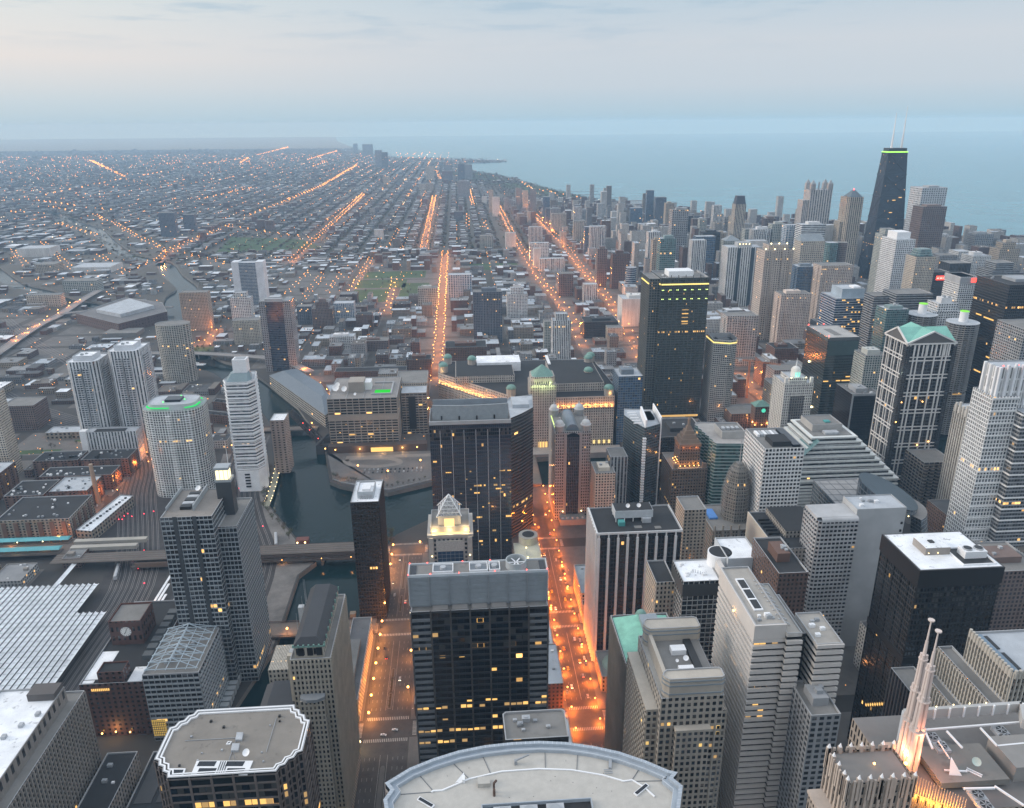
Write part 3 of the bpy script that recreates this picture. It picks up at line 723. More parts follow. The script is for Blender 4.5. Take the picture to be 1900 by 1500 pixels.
T(1084, 1109, 529, 566, 26, 'wv', 'white ribbed apartment block just left of the right hand lit avenue', 'v')
T(1109, 1127, 463, 533, 26, 'bn', 'slim grey brown tower with a flared top, first of two brown towers', 'p')
T(1137, 1169, 472, 536, 30, 'br', 'broad brown brick tower right of the slim flared one', 'p')
T(1163, 1183, 498, 556, 24, 'bh', 'rounded deep blue glass tower with a white stripe', 'o')
T(1155, 1206, 556, 606, 50, 'pl', 'big white windowless box building left of the tall dark lit tower', 'p', 'warehouse')
T(1084, 1147, 598, 628, 50, 'dk', 'low black building under a white rimmed roof beside the avenue', 'p', 'restaurant_building')
T(1128, 1156, 610, 634, 26, 'bg', 'beige block of five storeys with a brick party wall', '', 'office_building')
T(983, 1019, 452, 484, 28, 'wg', 'white gridded hospital slab left of the right hand avenue', '')
T(990, 1004, 462, 498, 22, 'pl', 'white windowless stair tower in front of the hospital slab', '')
T(1002, 1048, 481, 505, 26, 'wv', 'white ribbed long block in front of the hospital slab', 'n', 'apartment_block')
T(938, 957, 433, 460, 24, 'pl', 'plain white tower beside the middle lamp line', '')
T(891, 915, 438, 464, 26, 'gn', 'grey ribbed slab left of the plain white tower', 'v')
T(982, 1007, 422, 455, 26, 'wv', 'light grey ribbed slab between the two far avenues', 'v')
T(914, 927, 366, 402, 20, 'pl', 'blank white slab at the top of the middle lamp line', '')
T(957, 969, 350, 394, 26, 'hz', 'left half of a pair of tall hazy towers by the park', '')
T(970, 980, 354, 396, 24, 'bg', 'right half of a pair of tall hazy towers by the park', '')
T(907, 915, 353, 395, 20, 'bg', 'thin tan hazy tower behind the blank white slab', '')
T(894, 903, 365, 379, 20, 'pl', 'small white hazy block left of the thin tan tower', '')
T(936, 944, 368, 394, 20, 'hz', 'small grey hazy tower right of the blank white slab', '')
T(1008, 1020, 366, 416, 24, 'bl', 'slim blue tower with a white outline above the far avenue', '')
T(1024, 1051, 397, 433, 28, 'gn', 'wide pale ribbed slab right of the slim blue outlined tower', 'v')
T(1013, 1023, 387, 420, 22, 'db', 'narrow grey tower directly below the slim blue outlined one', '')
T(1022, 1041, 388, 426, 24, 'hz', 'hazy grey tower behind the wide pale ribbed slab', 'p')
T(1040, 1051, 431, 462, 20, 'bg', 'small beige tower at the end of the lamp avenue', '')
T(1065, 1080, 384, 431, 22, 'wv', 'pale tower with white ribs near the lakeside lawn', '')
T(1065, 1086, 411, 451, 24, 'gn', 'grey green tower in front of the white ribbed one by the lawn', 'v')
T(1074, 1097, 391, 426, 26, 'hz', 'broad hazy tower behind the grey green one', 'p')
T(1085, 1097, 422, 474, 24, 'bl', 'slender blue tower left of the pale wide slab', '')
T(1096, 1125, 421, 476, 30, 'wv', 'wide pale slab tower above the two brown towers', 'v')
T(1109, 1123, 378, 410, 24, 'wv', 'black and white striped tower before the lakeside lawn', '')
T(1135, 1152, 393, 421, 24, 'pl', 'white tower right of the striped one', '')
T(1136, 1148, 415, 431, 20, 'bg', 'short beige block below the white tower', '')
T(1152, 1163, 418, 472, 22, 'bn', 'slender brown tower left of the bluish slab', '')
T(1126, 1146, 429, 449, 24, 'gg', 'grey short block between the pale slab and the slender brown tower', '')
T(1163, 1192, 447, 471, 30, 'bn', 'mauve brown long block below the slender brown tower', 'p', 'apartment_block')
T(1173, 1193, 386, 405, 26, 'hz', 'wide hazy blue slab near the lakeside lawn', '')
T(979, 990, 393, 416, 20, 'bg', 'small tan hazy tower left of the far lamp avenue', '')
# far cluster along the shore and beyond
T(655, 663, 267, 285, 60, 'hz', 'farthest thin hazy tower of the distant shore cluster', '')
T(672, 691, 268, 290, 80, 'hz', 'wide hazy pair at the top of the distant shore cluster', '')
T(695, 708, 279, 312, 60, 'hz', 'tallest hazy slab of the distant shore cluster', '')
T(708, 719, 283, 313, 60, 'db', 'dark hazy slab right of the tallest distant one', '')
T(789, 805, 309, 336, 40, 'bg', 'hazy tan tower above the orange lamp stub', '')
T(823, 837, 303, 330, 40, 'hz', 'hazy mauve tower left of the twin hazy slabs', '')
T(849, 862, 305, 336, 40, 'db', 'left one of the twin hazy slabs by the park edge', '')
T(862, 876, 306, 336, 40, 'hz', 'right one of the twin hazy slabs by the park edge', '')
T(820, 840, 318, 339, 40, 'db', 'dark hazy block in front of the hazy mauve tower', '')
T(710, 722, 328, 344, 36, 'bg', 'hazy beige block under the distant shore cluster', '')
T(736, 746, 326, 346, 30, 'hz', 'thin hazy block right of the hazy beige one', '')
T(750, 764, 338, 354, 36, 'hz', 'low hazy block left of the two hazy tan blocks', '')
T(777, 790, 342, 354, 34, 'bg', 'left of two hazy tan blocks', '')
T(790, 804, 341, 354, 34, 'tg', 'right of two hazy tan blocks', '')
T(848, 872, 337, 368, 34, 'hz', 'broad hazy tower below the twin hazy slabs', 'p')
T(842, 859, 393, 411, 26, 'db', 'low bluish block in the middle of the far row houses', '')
T(694, 710, 427, 446, 24, 'pl', 'white block alone among the row houses', '')
T(293, 322, 396, 440, 30, 'db', 'dark far tower, larger of two in the western haze', '')
T(338, 359, 399, 431, 28, 'db', 'dark far tower, smaller of two in the western haze', '')
T(475, 489, 409, 428, 26, 'bn', 'left of two brown housing blocks in the western haze', '')
T(492, 506, 410, 429, 26, 'bn', 'right of two brown housing blocks in the western haze', '')
T(115, 178, 522, 543, 40, 'gn', 'green framed factory loft by the canal on the far left', '', 'factory')
T(48, 110, 549, 570, 26, 'bg', 'beige ribbed warehouse beside the canal on the far left', 'n', 'warehouse')
T(63, 100, 492, 508, 60, 'tg', 'brown shed with a white front yard in the industrial west', '', 'warehouse')
T(130, 205, 497, 507, 90, 'pl', 'huge flat pale shed with a blue base in the industrial west', '', 'warehouse')
T(30, 90, 462, 478, 80, 'pl', 'flat pale shed at the far left among lamp lines', '', 'warehouse')
T(-62, -12, 735, 890, 24, 'bg', 'beige apartment tower cut by the left edge of the view', 'p')
T(756, 800, 668, 702, 30, 'br', 'dark red brick loft left of the lit avenue', 'p', 'loft_building')
T(620, 754, 690, 706, 26, 'br', 'long low red brick arcade block with a white upper floor', '', 'loft_building')
T(826, 903, 646, 698, 46, 'br', 'large red brown brick block of many small windows right of the lit avenue', 'p', 'loft_building')
T(1010, 1022, 598, 660, 20, 'gn', 'small glass block behind the white ribbed tower', '', 'apartment_block')
T(734, 792, 712, 790, 60, 'tg', 'brown concrete office wing right of the satellite dish building', '', 'office_building')
T(1505, 1560, 1330, -300, 26, 'gg', 'low grey office block with a stepped roof beneath the pale banded tower', 'p', 'office_building')
T(1700, 1745, 1300, -345, 28, 'dv', 'dark flat block tucked behind the twin lit spires', '', 'office_building')
T(0, 62, 755, 800, 40, 'bn', 'low brown warehouse at the left edge beyond the small park', '', 'warehouse')
# ================================================================== LANDMARK BUILDINGS, NEAR TO FAR
def zat(px, py, n): return ray_at(px, py, n)[1]
def xat(px, py, n): return ray_at(px, py, n)[0]
GLOW_W = glow('lamp_warm', (1.0, .50, .13), 9)
GLOW_Y = glow('lamp_yellow', (1.0, .80, .38), 7)
GLOW_R = glow('lamp_red', (1.0, .08, .06), 7)
GLOW_G = glow('lamp_green', (.08, 1.0, .16), 3)
WIN_DK = [plain('window_dark', (.005, .006, .008), .1), plain('window_blue', (.007, .011, .018), .1), plain('window_blind', (.045, .045, .043), .4)]
WIN_LIT = [glow('window_lit', (1.0, .58, .17), 1.3), glow('window_lit_dim', (1.0, .62, .25), .55)]
def hero(name, label, cat, poly, z, mat, bay, fh, roof=R_GREY, parapet=1.2, z0=0):
 xs = [p[0] for p in poly]; ys = [p[1] for p in poly]
 root = thing(name, label, cat, (sum(xs)/len(xs), sum(ys)/len(ys), 0)); claim(poly)
 shell(root, poly, z0, z, mat, bay, fh, roof, parapet); return root
def bx(root, name, mat, x0, x1, y0, y1, z0, z1, bay=1, fh=1):
 return MB().box(x0, x1, y0, y1, z0, z1, bay=bay, fh=fh).build(name, mat, root)
def edges(poly, which):
 out = []
 for i in range(len(poly)):
  a, b = Vector(poly[i]), Vector(poly[(i+1) % len(poly)]); d = (b-a).normalized(); n = Vector((d.y, -d.x))
  k = 'S' if n.y < -.7 else 'N' if n.y > .7 else 'W' if n.x < 0 else 'E'
  if k in which: out.append((a, b, d, n))
 return out
def obox(mb, a, d, n, s0, s1, e0, e1, z0, z1):
 """box on a wall: from s0 to s1 along it, standing e0..e1 proud of it"""
 q = [a+d*s0+n*e1, a+d*s1+n*e1, a+d*s1+n*e0, a+d*s0+n*e0]
 return mb.prism([tuple(p) for p in q], z0, z1, bottom=True)
def frame(root, poly, z0, z1, bay, fh, pw=.6, pd=.5, sh=0, sd=.35, mat=None, name='facade_frame', which='SWE', sep=False, skip=0, smat_=None, ends=True):
 vm, hm = MB(), MB(); out = []
 for a, b, d, n in edges(poly, which):
  Ln = (b-a).length; k = max(1, round(Ln/bay)); q = Ln/k
  if pw:
   for i in range(0 if ends else 1, k+1 if ends else k):
    if skip and i % skip: continue
    mb = MB() if sep else vm
    obox(mb, a, d, n, max(0, q*i-pw/2), min(Ln, q*i+pw/2), .02, pd, z0, z1)
    if sep: mb.build('pier', mat, root)
  if sh:
   zz = math.ceil(z0/fh)*fh
   while zz < z1-.5:
    obox(hm, a, d, n, 0, Ln, .02, sd, zz-sh/2, min(zz+sh/2, z1)); zz += fh
 if vm.f: vm.build(name, mat, root)
 if hm.f: hm.build('spandrel', smat_ or mat, root)
def windows(root, poly, z0, z1, bay, fh, wu, wv, which='S', n=100, lit=.1, seed=1, vc=.52):
 """the topmost n windows of a wall, each a pane of its own"""
 r = random.Random(seed); cache = {}
 for a, b, d, nn in edges(poly, which):
  Ln = (b-a).length; k = max(1, round(Ln/bay)); q = Ln/k; f = int(z1/fh)-1
  cnt_ = 0
  while f*fh > z0 and cnt_ < n:
   rowlit = r.random() < .08
   for i in range(k):
    if cnt_ >= n: break
    cnt_ += 1
    mt = r.choice(WIN_LIT) if r.random() < (.5 if rowlit else lit) else r.choice(WIN_DK)
    key = (mt.name, round(q, 2), round(d.x, 2), round(d.y, 2))
    if key not in cache:
     mb = MB(); obox(mb, Vector((0, 0)), d, nn, -q*wu/2, q*wu/2, .0, .06, -fh*wv/2, fh*wv/2); cache[key] = mb.mesh('window', mt)
    p = a+d*(q*(i+.5))+nn*.02
    o = bpy.data.objects.new('window', cache[key]); C.objects.link(o); o.parent = root
    o.location = (p.x-root.location.x, p.y-root.location.y, f*fh+fh*vc)
   f -= 1
def lamp_pts(pts, e, col=(1, .55, .2), r=.3, parent=None):
 for p in pts:
  l = bpy.data.lights.new('floodlight', 'POINT'); l.energy = e; l.color = col; l.shadow_soft_size = r
  o = bpy.data.objects.new('floodlight_lamp', l); C.objects.link(o); o.location = p
  if parent: o.parent = parent; o.matrix_parent_inverse = parent.matrix_world.inverted()
def balls(root, name, mat, pts, r=.5, each=True):
 me = MB().dome(0, 0, 0, r, r, 8, 3)
 me.dome(0, 0, 0, r, -r, 8, 3); me = me.mesh(name, mat)
 for p in pts:
  o = bpy.data.objects.new(name, me); C.objects.link(o); o.parent = root
  o.location = (p[0]-root.location.x, p[1]-root.location.y, p[2]-root.location.z)
# ---- lens-shaped roof tower, bottom centre
zl = 207
Np = [(714, 1453), (760, 1425), (805, 1407), (850, 1393), (900, 1383), (950, 1377.5), (1000, 1375), (1050, 1377), (1100, 1384), (1150, 1395), (1200, 1412), (1240, 1429), (1258, 1433), (1249, 1444), (1267, 1458)]
north = [U(*p, zl) for p in Np]; wt_ = [U(724, 1466, zl), U(711, 1484, zl)]
cxl, cyl_ = 20, 204
south = [(2*cxl-x, cyl_-(y-cyl_)*1.7) for x, y in reversed(north[1:12])]
lens = list(reversed(north))+wt_+south
lens = [p for p in lens]
f_lens = facade('facade_lens', (.30, .27, .25), (.02, .025, .03), .8, .6, .05)
stn = plain('tile_deck', (.47, .45, .41), .9, .88, 1.1, .25); curbm = plain('curb_blue_grey', (.36, .41, .46), .6, .85, 1.1, .4)
T1 = thing('office_tower', 'tower with a huge lens-shaped tiled roof and pointed notched ends, bottom centre', 'tower', (cxl, cyl_, 0)); claim(lens)
MB().prism(lens, 0, zl, top=False, bay=3, fh=4).build('wall', f_lens, T1)
i1, i2, i3 = offs(lens, 1.3), offs(lens, 3.0), offs(lens, 3.3)
b = MB()
for i in range(len(lens)):
 j = (i+1) % len(lens)
 for A, B, za, zb in ((lens, i1, zl, zl), (i1, i1, zl, zl-1.3), (i1, i2, zl-1.3, zl-1.3), (i2, i2, zl-1.3, zl-2.6)):
  b.face([(*A[i], za), (*A[j], za), (*B[j], zb), (*B[i], zb)])
b.build('parapet_walkway', curbm, T1)
b = MB()
for i in range(len(lens)):      # panel joints of the coping and the inner handrail
 p, q = Vector(lens[i]), Vector(lens[(i+1) % len(lens)]); k = max(1, int((q-p).length/1.5))
 pi, qi = Vector(i1[i]), Vector(i1[(i+1) % len(lens)])
 for s in range(k):
  t = s/k; b.beam((*(p.lerp(q, t)), zl+.03), (*(pi.lerp(qi, t)), zl+.03), .12, .06)
 b.beam((*i2[i], zl-.7), (*i2[(i+1) % len(lens)], zl-.7), .12)
b.build('coping_joint', plain('joint_white', (.6, .63, .66)), T1)
MB().face([(*p, zl-2.6) for p in i2]).build('roof', stn, T1)
inner_px = [(800, 1470), (803, 1467), (820, 1466), (870, 1445), (930, 1431), (1000, 1426), (1060, 1428), (1120, 1438), (1157, 1449), (1173, 1447), (1195, 1460), (1215, 1478)]
inn = [U(*p, zl-2.2) for p in inner_px]
b = MB(); ribbon([(*p, zl-2.2) for p in inn], .5, mb=b, th=.5); b.build('roof_kerb', M_WHITE, T1)
b = MB()
for p, q in (((800, 1470), (735, 1475)), ((870, 1445), (835, 1411)), ((910, 1435), (896, 1404)), ((1012, 1426), (1011, 1391)), ((1070, 1429), (1072, 1393)), ((1173, 1447), (1192, 1418)), ((1180, 1450), (1232, 1449)), ((803, 1467), (777, 1437))):
 MB().beam((*U(*p, zl-2.5), zl-2.5), (*U(*q, zl-2.5), zl-2.5), .22, .2).build('roof_seam', plain('seam_grey', (.16, .17, .18)), T1)
for p in ((1190, 1466), (790, 1490)):      # glazed hatch strips
 x, y = U(*p, zl-2.4); s = -1 if p[0] > 1000 else 1
 t = MB(); t.beam((x-2.6, y+s*2.0, zl-2.3), (x+2.6, y-s*2.0, zl-2.3), 1.6, .5); t.build('hatch_frame', M_WHITE, T1)
 t = MB(); t.beam((x-2.3, y+s*1.75, zl-2.2), (x+2.3, y-s*1.75, zl-2.2), 1.1, .5); t.build('hatch_glass', WIN_DK[1], T1)
x, y = U(898, 1455, zl-2.6); bx(T1, 'plant_box', stn, x-2.2, x+2.2, y-1.6, y+1.6, zl-2.6, zl-.8)
rust = plain('rusty_pipe', (.10, .06, .045), .8, .5, 1.4, .8)
x, y = U(917, 1476, zl-2.6); t = MB().cyl(x, y-.2, zl-2.6, zl+.2, .45, 10); t.cyl(x, y+1.4, zl-2.6, zl+1.4, .38, 10); t.beam((x, y+1.4, zl+1.3), (x+1.0, y+2.4, zl+1.6), .6); t.beam((x, y-.2, zl-.6), (x, y+1.6, zl-.6), .6); t.build('exhaust_pipe', rust, T1)
x, y = U(957, 1418, zl-2.6); t = MB().box(x-.5, x+.5, y-.6, y+.6, zl-2.6, zl-.8); t.beam((x, y, zl-.9), (x+5, y+1.6, zl-.1), .5); t.build('window_cleaning_crane', M_STEEL, T1)
x, y = U(1130, 1420, zl-2.6); t = MB(); t.beam((x, y-2, zl-2.1), (x+1.3, y+4.2, zl-1.6), 1.1, .8); t.build('gangway', M_STEEL, T1)
x, y = U(1128, 1434, zl-2.6); t = MB()
for k in range(3): t.beam((x-1.4, y-1+k*.8, zl-1.8), (x+1.6, y-1+k*.8, zl-1.8), .25)
t.build('rail_bracket', M_STEEL, T1)
x, y = U(858, 1449, zl-2.6); t = MB(); t.face([(x-2.6, y-.8, zl-2.5), (x+.9, y-.6, zl-2.2), (x+.6, y+1.8, zl-.6)]); t.face([(x+.9, y-.6, zl-2.2), (x-2.6, y-.8, zl-2.5), (x+.6, y+1.8, zl-2.5)]); t.box(x, x+.9, y-1.2, y+1, zl-2.6, zl-1); t.build('davit', M_WHITE, T1)
wx0, wy = U(893, 1488, zl); wx1 = U(1098, 1478, zl)[0]
t = MB()
t.box(wx0, wx1, wy-.25, wy+.1, zl-2.6, zl-1.2); t.box(wx0, wx0+.35, wy-18, wy-.3, zl-2.6, zl-1.2); t.box(wx1-.35, wx1, wy-18, wy-.3, zl-2.6, zl-1.2); t.build('plant_well_wall', curbm, T1)
MB().face([(wx0+.4, wy-18, zl-2.55), (wx1-.4, wy-18, zl-2.55), (wx1-.4, wy-.3, zl-2.55), (wx0+.4, wy-.3, zl-2.55)]).build('plant_well_floor', R_DARK, T1)
for k in range(3):
 xx = wx0+4+k*9; t = MB().box(xx, xx+6, wy-5.5, wy-1, zl-2.5, zl-1.5); t.build('cooling_unit', M_UNIT, T1)
 t = MB().cyl(xx+3, wy-3.2, zl-1.5, zl-1.2, 1.7, 16); t.build('fan', M_STEEL, T1)
balls(T1, 'roof_drain', M_DARK, [(*U(px, py, zl-2.55), zl-2.6) for px, py in ((1022, 1449), (1063, 1452), (1107, 1462), (1135, 1468), (1100, 1472), (990, 1478), (945, 1480), (1030, 1441), (830, 1440), (870, 1425), (1050, 1412), (1120, 1435))], .14)
# ---- notched octagon, bottom left
zc = 150
st3 = lambda cx, cy, sx, sy: [(cx+sx*k/3*10, cy+sy*j/3*12.0) for k, j in ((0, 3), (0, 3))]
x0, x1, y0, y1 = -146, -79, 277, 320
def notch(cx, cy, sx, sy, rev):
 q = []
 for k in range(4):
  q.append((cx+sx*3.2*k, cy+sy*(11.5-3.8*k))); 
  if k < 3: q.append((cx+sx*(3.2*k+2.3), cy+sy*(11.5-3.8*k-.9)))
 return q[::-1] if rev else q
octo = notch(x0, y0, 1, 1, False)+notch(x1, y0, -1, 1, True)+notch(x1, y1, -1, -1, False)+notch(x0, y1, 1, -1, True)
f_oct = facade('facade_octagon', (.16, .135, .12), (.005, .006, .007), .96, .80, .015)
T2 = hero('office_tower', 'dark tower with a gravel roof whose notched corners carry a double white trim, bottom left', 'tower', octo, zc, f_oct, 9.5, 4.4, roofmat('roof_tan_gravel', (.225, .205, .18), .4), 1.0)
for k, d in enumerate((.5, 2.0)):
 t = MB(); q = offs(octo, d); q2 = offs(octo, d+.7)
 for i in range(len(q)):
  j = (i+1) % len(q); t.face([(*q[i], zc+1.1-.3*k), (*q[j], zc+1.1-.3*k), (*q2[j], zc+1.1-.3*k), (*q2[i], zc+1.1-.3*k)]); t.face([(*q2[i], zc+1.1-.3*k), (*q2[j], zc+1.1-.3*k), (*q2[j], zc), (*q2[i], zc)])
 t.build('roof_trim', M_WHITE, T2)
frame(T2, octo, 0, zc, 9.5, 4.4, 1.0, .5, .7, .35, plain('granite_brown', (.145, .12, .108), .6), which='SWE')
px6 = lambda X, Y: U(240+X/3.654, 1260+Y/3.654, zc)
def slab6(name, mat, X0, X1, Y0, Y1, h, z=zc, sk=14):
 p = [px6(X0, Y1), px6(X1, Y1), px6(X1+sk, Y0), px6(X0+sk, Y0)]
 return MB().prism(p, z, z+h).build(name, mat, T2)
slab6('skylight_frame', M_WHITE, 418, 800, 560, 655, .5, sk=40)
for X in (458, 650):
 for Y0, Y1 in ((565, 598), (612, 648)): slab6('skylight_glass', WIN_DK[1], X, X+118, Y0, Y1, .62, sk=18)
for k in range(4): slab6('skylight_slot', M_DARK, 590+k*15, 596+k*15, 565, 648, .62, sk=30)
slab6('hatch_frame', M_WHITE, 255, 365, 612, 665, .5, sk=18); slab6('hatch_glass', WIN_DK[1], 272, 355, 622, 655, .62, sk=14)
slab6('roof_box', M_UNIT, 720, 765, 375, 425, 1.2, sk=10); slab6('roof_box', M_UNIT, 690, 740, 450, 498, 1.2, sk=10)
slab6('vent', M_WHITE, 655, 682, 428, 448, .5); slab6('vent_hole', M_DARK, 664, 674, 433, 443, .6)
x, y = px6(798, 530); MB().disc(x, y, zc+2.6, 1.7).build('satellite_dish', M_WHITE, T2)
x, y = px6(715, 545); MB().cyl(x, y, zc, zc+4, .12, 6).build('antenna', M_STEEL, T2)
r6 = random.Random(4)
for k in range(12):
 x, y = r6.uniform(-138, -88), r6.uniform(284, 314); q = r6.uniform(.25, .6); bx(T2, 'roof_vent', r6.choice((M_UNIT, M_DARK, M_STEEL)), x-q, x+q, y-q, y+q, zc, zc+q*1.8)
for a, c_ in (((-136, 300), (-112, 300)), ((-112, 300), (-112, 284)), ((-96, 312), (-96, 290))): MB().beam((*a, zc+.25), (*c_, zc+.25), .22).build('pipe_run', M_STEEL, T2)
windows(T2, octo, 60, zc-4, 9.5/3, 4.4, .9, .72, 'S', 90, .03, 3)
# ---- limestone opera-house slab with a dark ridged roof
zo = 145
lime = facade('facade_limestone', (.42, .385, .32), (.02, .022, .025), .46, .56, .03)
limep = plain('limestone', (.47, .43, .36), .85, .75, 1.15, .1); copper = plain('copper_green', (.17, .31, .265), .7, .7, 1.2, .2)
T3 = hero('opera_house_tower', 'tall limestone slab with a black ridged roof and green copper trim beside the river', 'tower', rect(-103, -80, 373, 437), zo-9, lime, 2.4, 3.6, R_GREY)
frame(T3, rect(-103, -80, 373, 437), 12, zo-9, 2.4, 3.6, .7, .5, 0, 0, limep, which='SE')
up = rect(-100.5, -84, 375.5, 434)
bx(T3, 'attic', lime, -100.5, -84, 375.5, 434, zo-8.9, zo-1, 3.5, 8)
MB().prism(offs(up, -.6), zo-1, zo+3.5, poly2=rect(-97, -88, 378, 432)).build('ridged_roof', plain('slate_black', (.035, .037, .042), .6), T3)
t = MB()
for i in range(7): t.beam((-100.8+i*2.9, 375, zo-1.4), (-100.8+i*2.9, 375, zo+.2), .9)
for i in range(9): t.beam((-83.2, 376+i*7, zo-1.6), (-83.2, 376+i*7, zo+1.0), .7)
t.beam((-101, 375, zo-1), (-83.5, 375, zo-1), .6); t.build('copper_cresting', copper, T3)
for i in range(3): bx(T3, 'arched_opening', M_DARK, -98.5+i*5.2, -95.2+i*5.2, 375.2, 375.45, zo-7.5, zo-2.2)
bx(T3, 'bowed_bay', lime, -99, -85, 368.5, 372.9, 0, zo-34, 2.4, 3.6)
MB().prism([(-99, 372.9), (-99, 369.5), (-95, 367.2), (-89, 367.2), (-85, 369.5), (-85, 372.9)], zo-34, zo-32).build('bay_roof', plain('lead_grey', (.25, .27, .29)), T3)
bx(T3, 'river_wing', lime, -128, -103.1, 376, 408, 0, 92, 2.6, 3.6)
MB().prism([(-128.5, 375.5), (-103.1, 375.5), (-103.1, 408.5), (-128.5, 408.5)], 92, 99, poly2=[(-122, 381), (-106, 381), (-106, 403), (-122, 403)]).build('wing_roof', plain('slate_black', (0, 0, 0)), T3)
bx(T3, 'river_wing', lime, -128, -103.1, 412, 437, 0, 100, 2.6, 3.6)
r5 = random.Random(5)
for k in range(11):
 x, y = -108+r5.uniform(0, 4), 384+k*4.6; q = r5.uniform(.7, 1.8)
 bx(T3, 'roof_unit', r5.choice((M_UNIT, M_STEEL, limep)), x-q, x+q, y-q, y+q, 100 if y > 412 else 100, 100+q*5+r5.uniform(8, 26))
for x, y, h in ((-102, 395, 9), (-101, 408, 12), (-102, 421, 16), (-103, 428, 11)): MB().cyl(x, y, zo-9, zo-9+h+8, .22, 6, .05).build('antenna', M_STEEL, T3)
T3b = hero('theatre_block', 'low grey flat roofed block between the opera slab and the wide lit street', 'building', rect(-101, -85, 474, 577), 20, lime, 4, 4.5, roofmat('roof_slate_grey', (.14, .14, .145), .4))
bx(T3b, 'upper_roof', R_GREY, -100, -90, 478, 540, 20, 26)
# ---- louvre-topped tower, centre
zu = 180
f_ub = facade('facade_black_glass', (.020, .021, .023), (.007, .008, .011), .97, .70, .02, row=.1, lits=1.8)
T4 = hero('office_tower', 'black glass tower crowned by a pale louvred box with a round fan drum, centre foreground', 'tower', rect(-31, 42, 350, 396), zu, f_ub, 10.43/3, 4.0, R_GREY, 1.0)
gpier = plain('grey_pier', (.075, .07, .065), .5); gband = plain('grey_spandrel', (.14, .15, .16), .5, .85, 1.15, .3)
frame(T4, rect(-31, 42, 350, 396), 0, zu+1.5, 10.43, 4, .9, .7, 0, 0, gpier, which='S', sep=True)
frame(T4, rect(-31, 42, 350, 396), 0, zu, 9, 4, .5, .5, .9, .4, gband, which='WE')
t = MB(); t2 = MB(); t3 = MB()
for k in range(1, 45):
 z = 4*k
 t.box(-30.5, -21.1, 349.0, 349.98, z-.75, z+.75); t3.box(32.1, 41.5, 349.0, 349.98, z-.75, z+.75)
 t2.box(-20.1, 31.1, 349.75, 349.98, z-.55, z+.55)
t.build('corner_bay_spandrel', gband, T4); t3.build('corner_bay_spandrel', gband, T4); t2.build('spandrel', plain('black_spandrel', (.035, .037, .042), .4), T4)
bx(T4, 'crown_box', plain('louvre_back', (.30, .33, .36)), -31.5, 42, 356, 367, zu+.1, 199)
t = MB()
for k in range(24):
 z = zu+1.5+k*.74; bulge = .5*math.sin((k % 4)/4*math.pi)+.5
 t.box(-32, 42.5, 355.4-bulge*.45, 355.98, z, z+.36)
t.build('louvre_screen', plain('louvre_steel', (.33, .37, .40), .4, .9, 1.1, .3), T4)
for k in range(8): bx(T4, 'louvre_post', M_STEEL, -31.5+k*10.43, -31.2+k*10.43, 354.2, 355.3, zu+1, 199.3)
bx(T4, 'top_deck', R_GREY, -31.2, 41.7, 356.2, 366.8, 199.02, 199.12)
t = MB(); t.box(-32, 42.4, 355.6, 356.1, 199, 200); t.box(-32, 42.4, 366.9, 367.4, 199, 200); t.box(-32, -31.3, 356.2, 366.8, 199, 200); t.box(41.8, 42.4, 356.2, 366.8, 199, 200); t.build('top_rim', plain('pale_rim', (.5, .53, .55)), T4)
for xa, xb in ((-19, -8), (0.5, 10.4), (11, 17)):
 t = MB(); t.box(xa, xb, 357.5, 357.9, 199.1, 200.3); t.box(xa, xb, 365.4, 365.8, 199.1, 200.3); t.box(xa, xa+.4, 357.9, 365.4, 199.1, 200.3); t.box(xb-.4, xb, 357.9, 365.4, 199.1, 200.3); t.build('plant_well', M_WHITE, T4)
 bx(T4, 'well_floor', plain('well_grey', (.2, .22, .24)), xa+.4, xb-.4, 357.9, 365.4, 199.13, 199.2)
 MB().cyl((xa+xb)/2, 362, 199.2, 200.6, 1.6, 14).build('vent_drum', M_UNIT, T4)
for xa in (-30.7, 38.2): bx(T4, 'end_grille', WIN_DK[1], xa, xa+3, 357.5, 366, 199.13, 199.5)
t = MB(); n_ = 28
for i in range(n_):
 a0, a1 = 2*math.pi*i/n_, 2*math.pi*(i+1)/n_
 P_ = lambda r_, a, z: (25.7+r_*math.cos(a), 361.6+r_*math.sin(a), z)
 t.face([P_(5.6, a0, 199.1), P_(5.6, a1, 199.1), P_(5.6, a1, 203.4), P_(5.6, a0, 203.4)]); t.face([P_(5.6, a0, 203.4), P_(5.6, a1, 203.4), P_(5.1, a1, 203.4), P_(5.1, a0, 203.4)]); t.face([P_(5.1, a1, 199.3), P_(5.1, a0, 199.3), P_(5.1, a0, 203.4), P_(5.1, a1, 203.4)])
t.build('fan_drum', plain('drum_grey', (.38, .41, .42), .5), T4)
t = MB()
for k in range(6):
 a = k*math.pi/3; t.beam((25.7, 361.6, 201.6), (25.7+4.7*math.cos(a), 361.6+4.7*math.sin(a), 201.6), .7, .15)
t.build('fan_blades', M_WHITE, T4)
t = MB()
for k in range(5): t.box(-19.6+k*10.43, -11.4+k*10.43, 350.8, 355, zu+.05, zu+1.3+.02*k)
t.build('ledge_panel', plain('ledge_grey', (.22, .21, .20)), T4)
balls(T4, 'warning_light', GLOW_R, [(-31.8, 355.8, 200.3), (-20, 355.8, 200.3), (-5, 355.8, 200.3), (14, 355.8, 200.3), (31, 355.8, 200.3), (42, 355.8, 200.3), (-31.5, 367, 200.3), (-22, 367, 200.3), (-3, 367, 200.3), (12, 367, 200.3)], .3)
windows(T4, rect(-31, 42, 349.9, 396), 40, zu-3, 10.43/3, 4.0, .9, .62, 'S', 100, .03, 4)
r6 = random.Random(16)          # two storeys left lit, and stray rooms
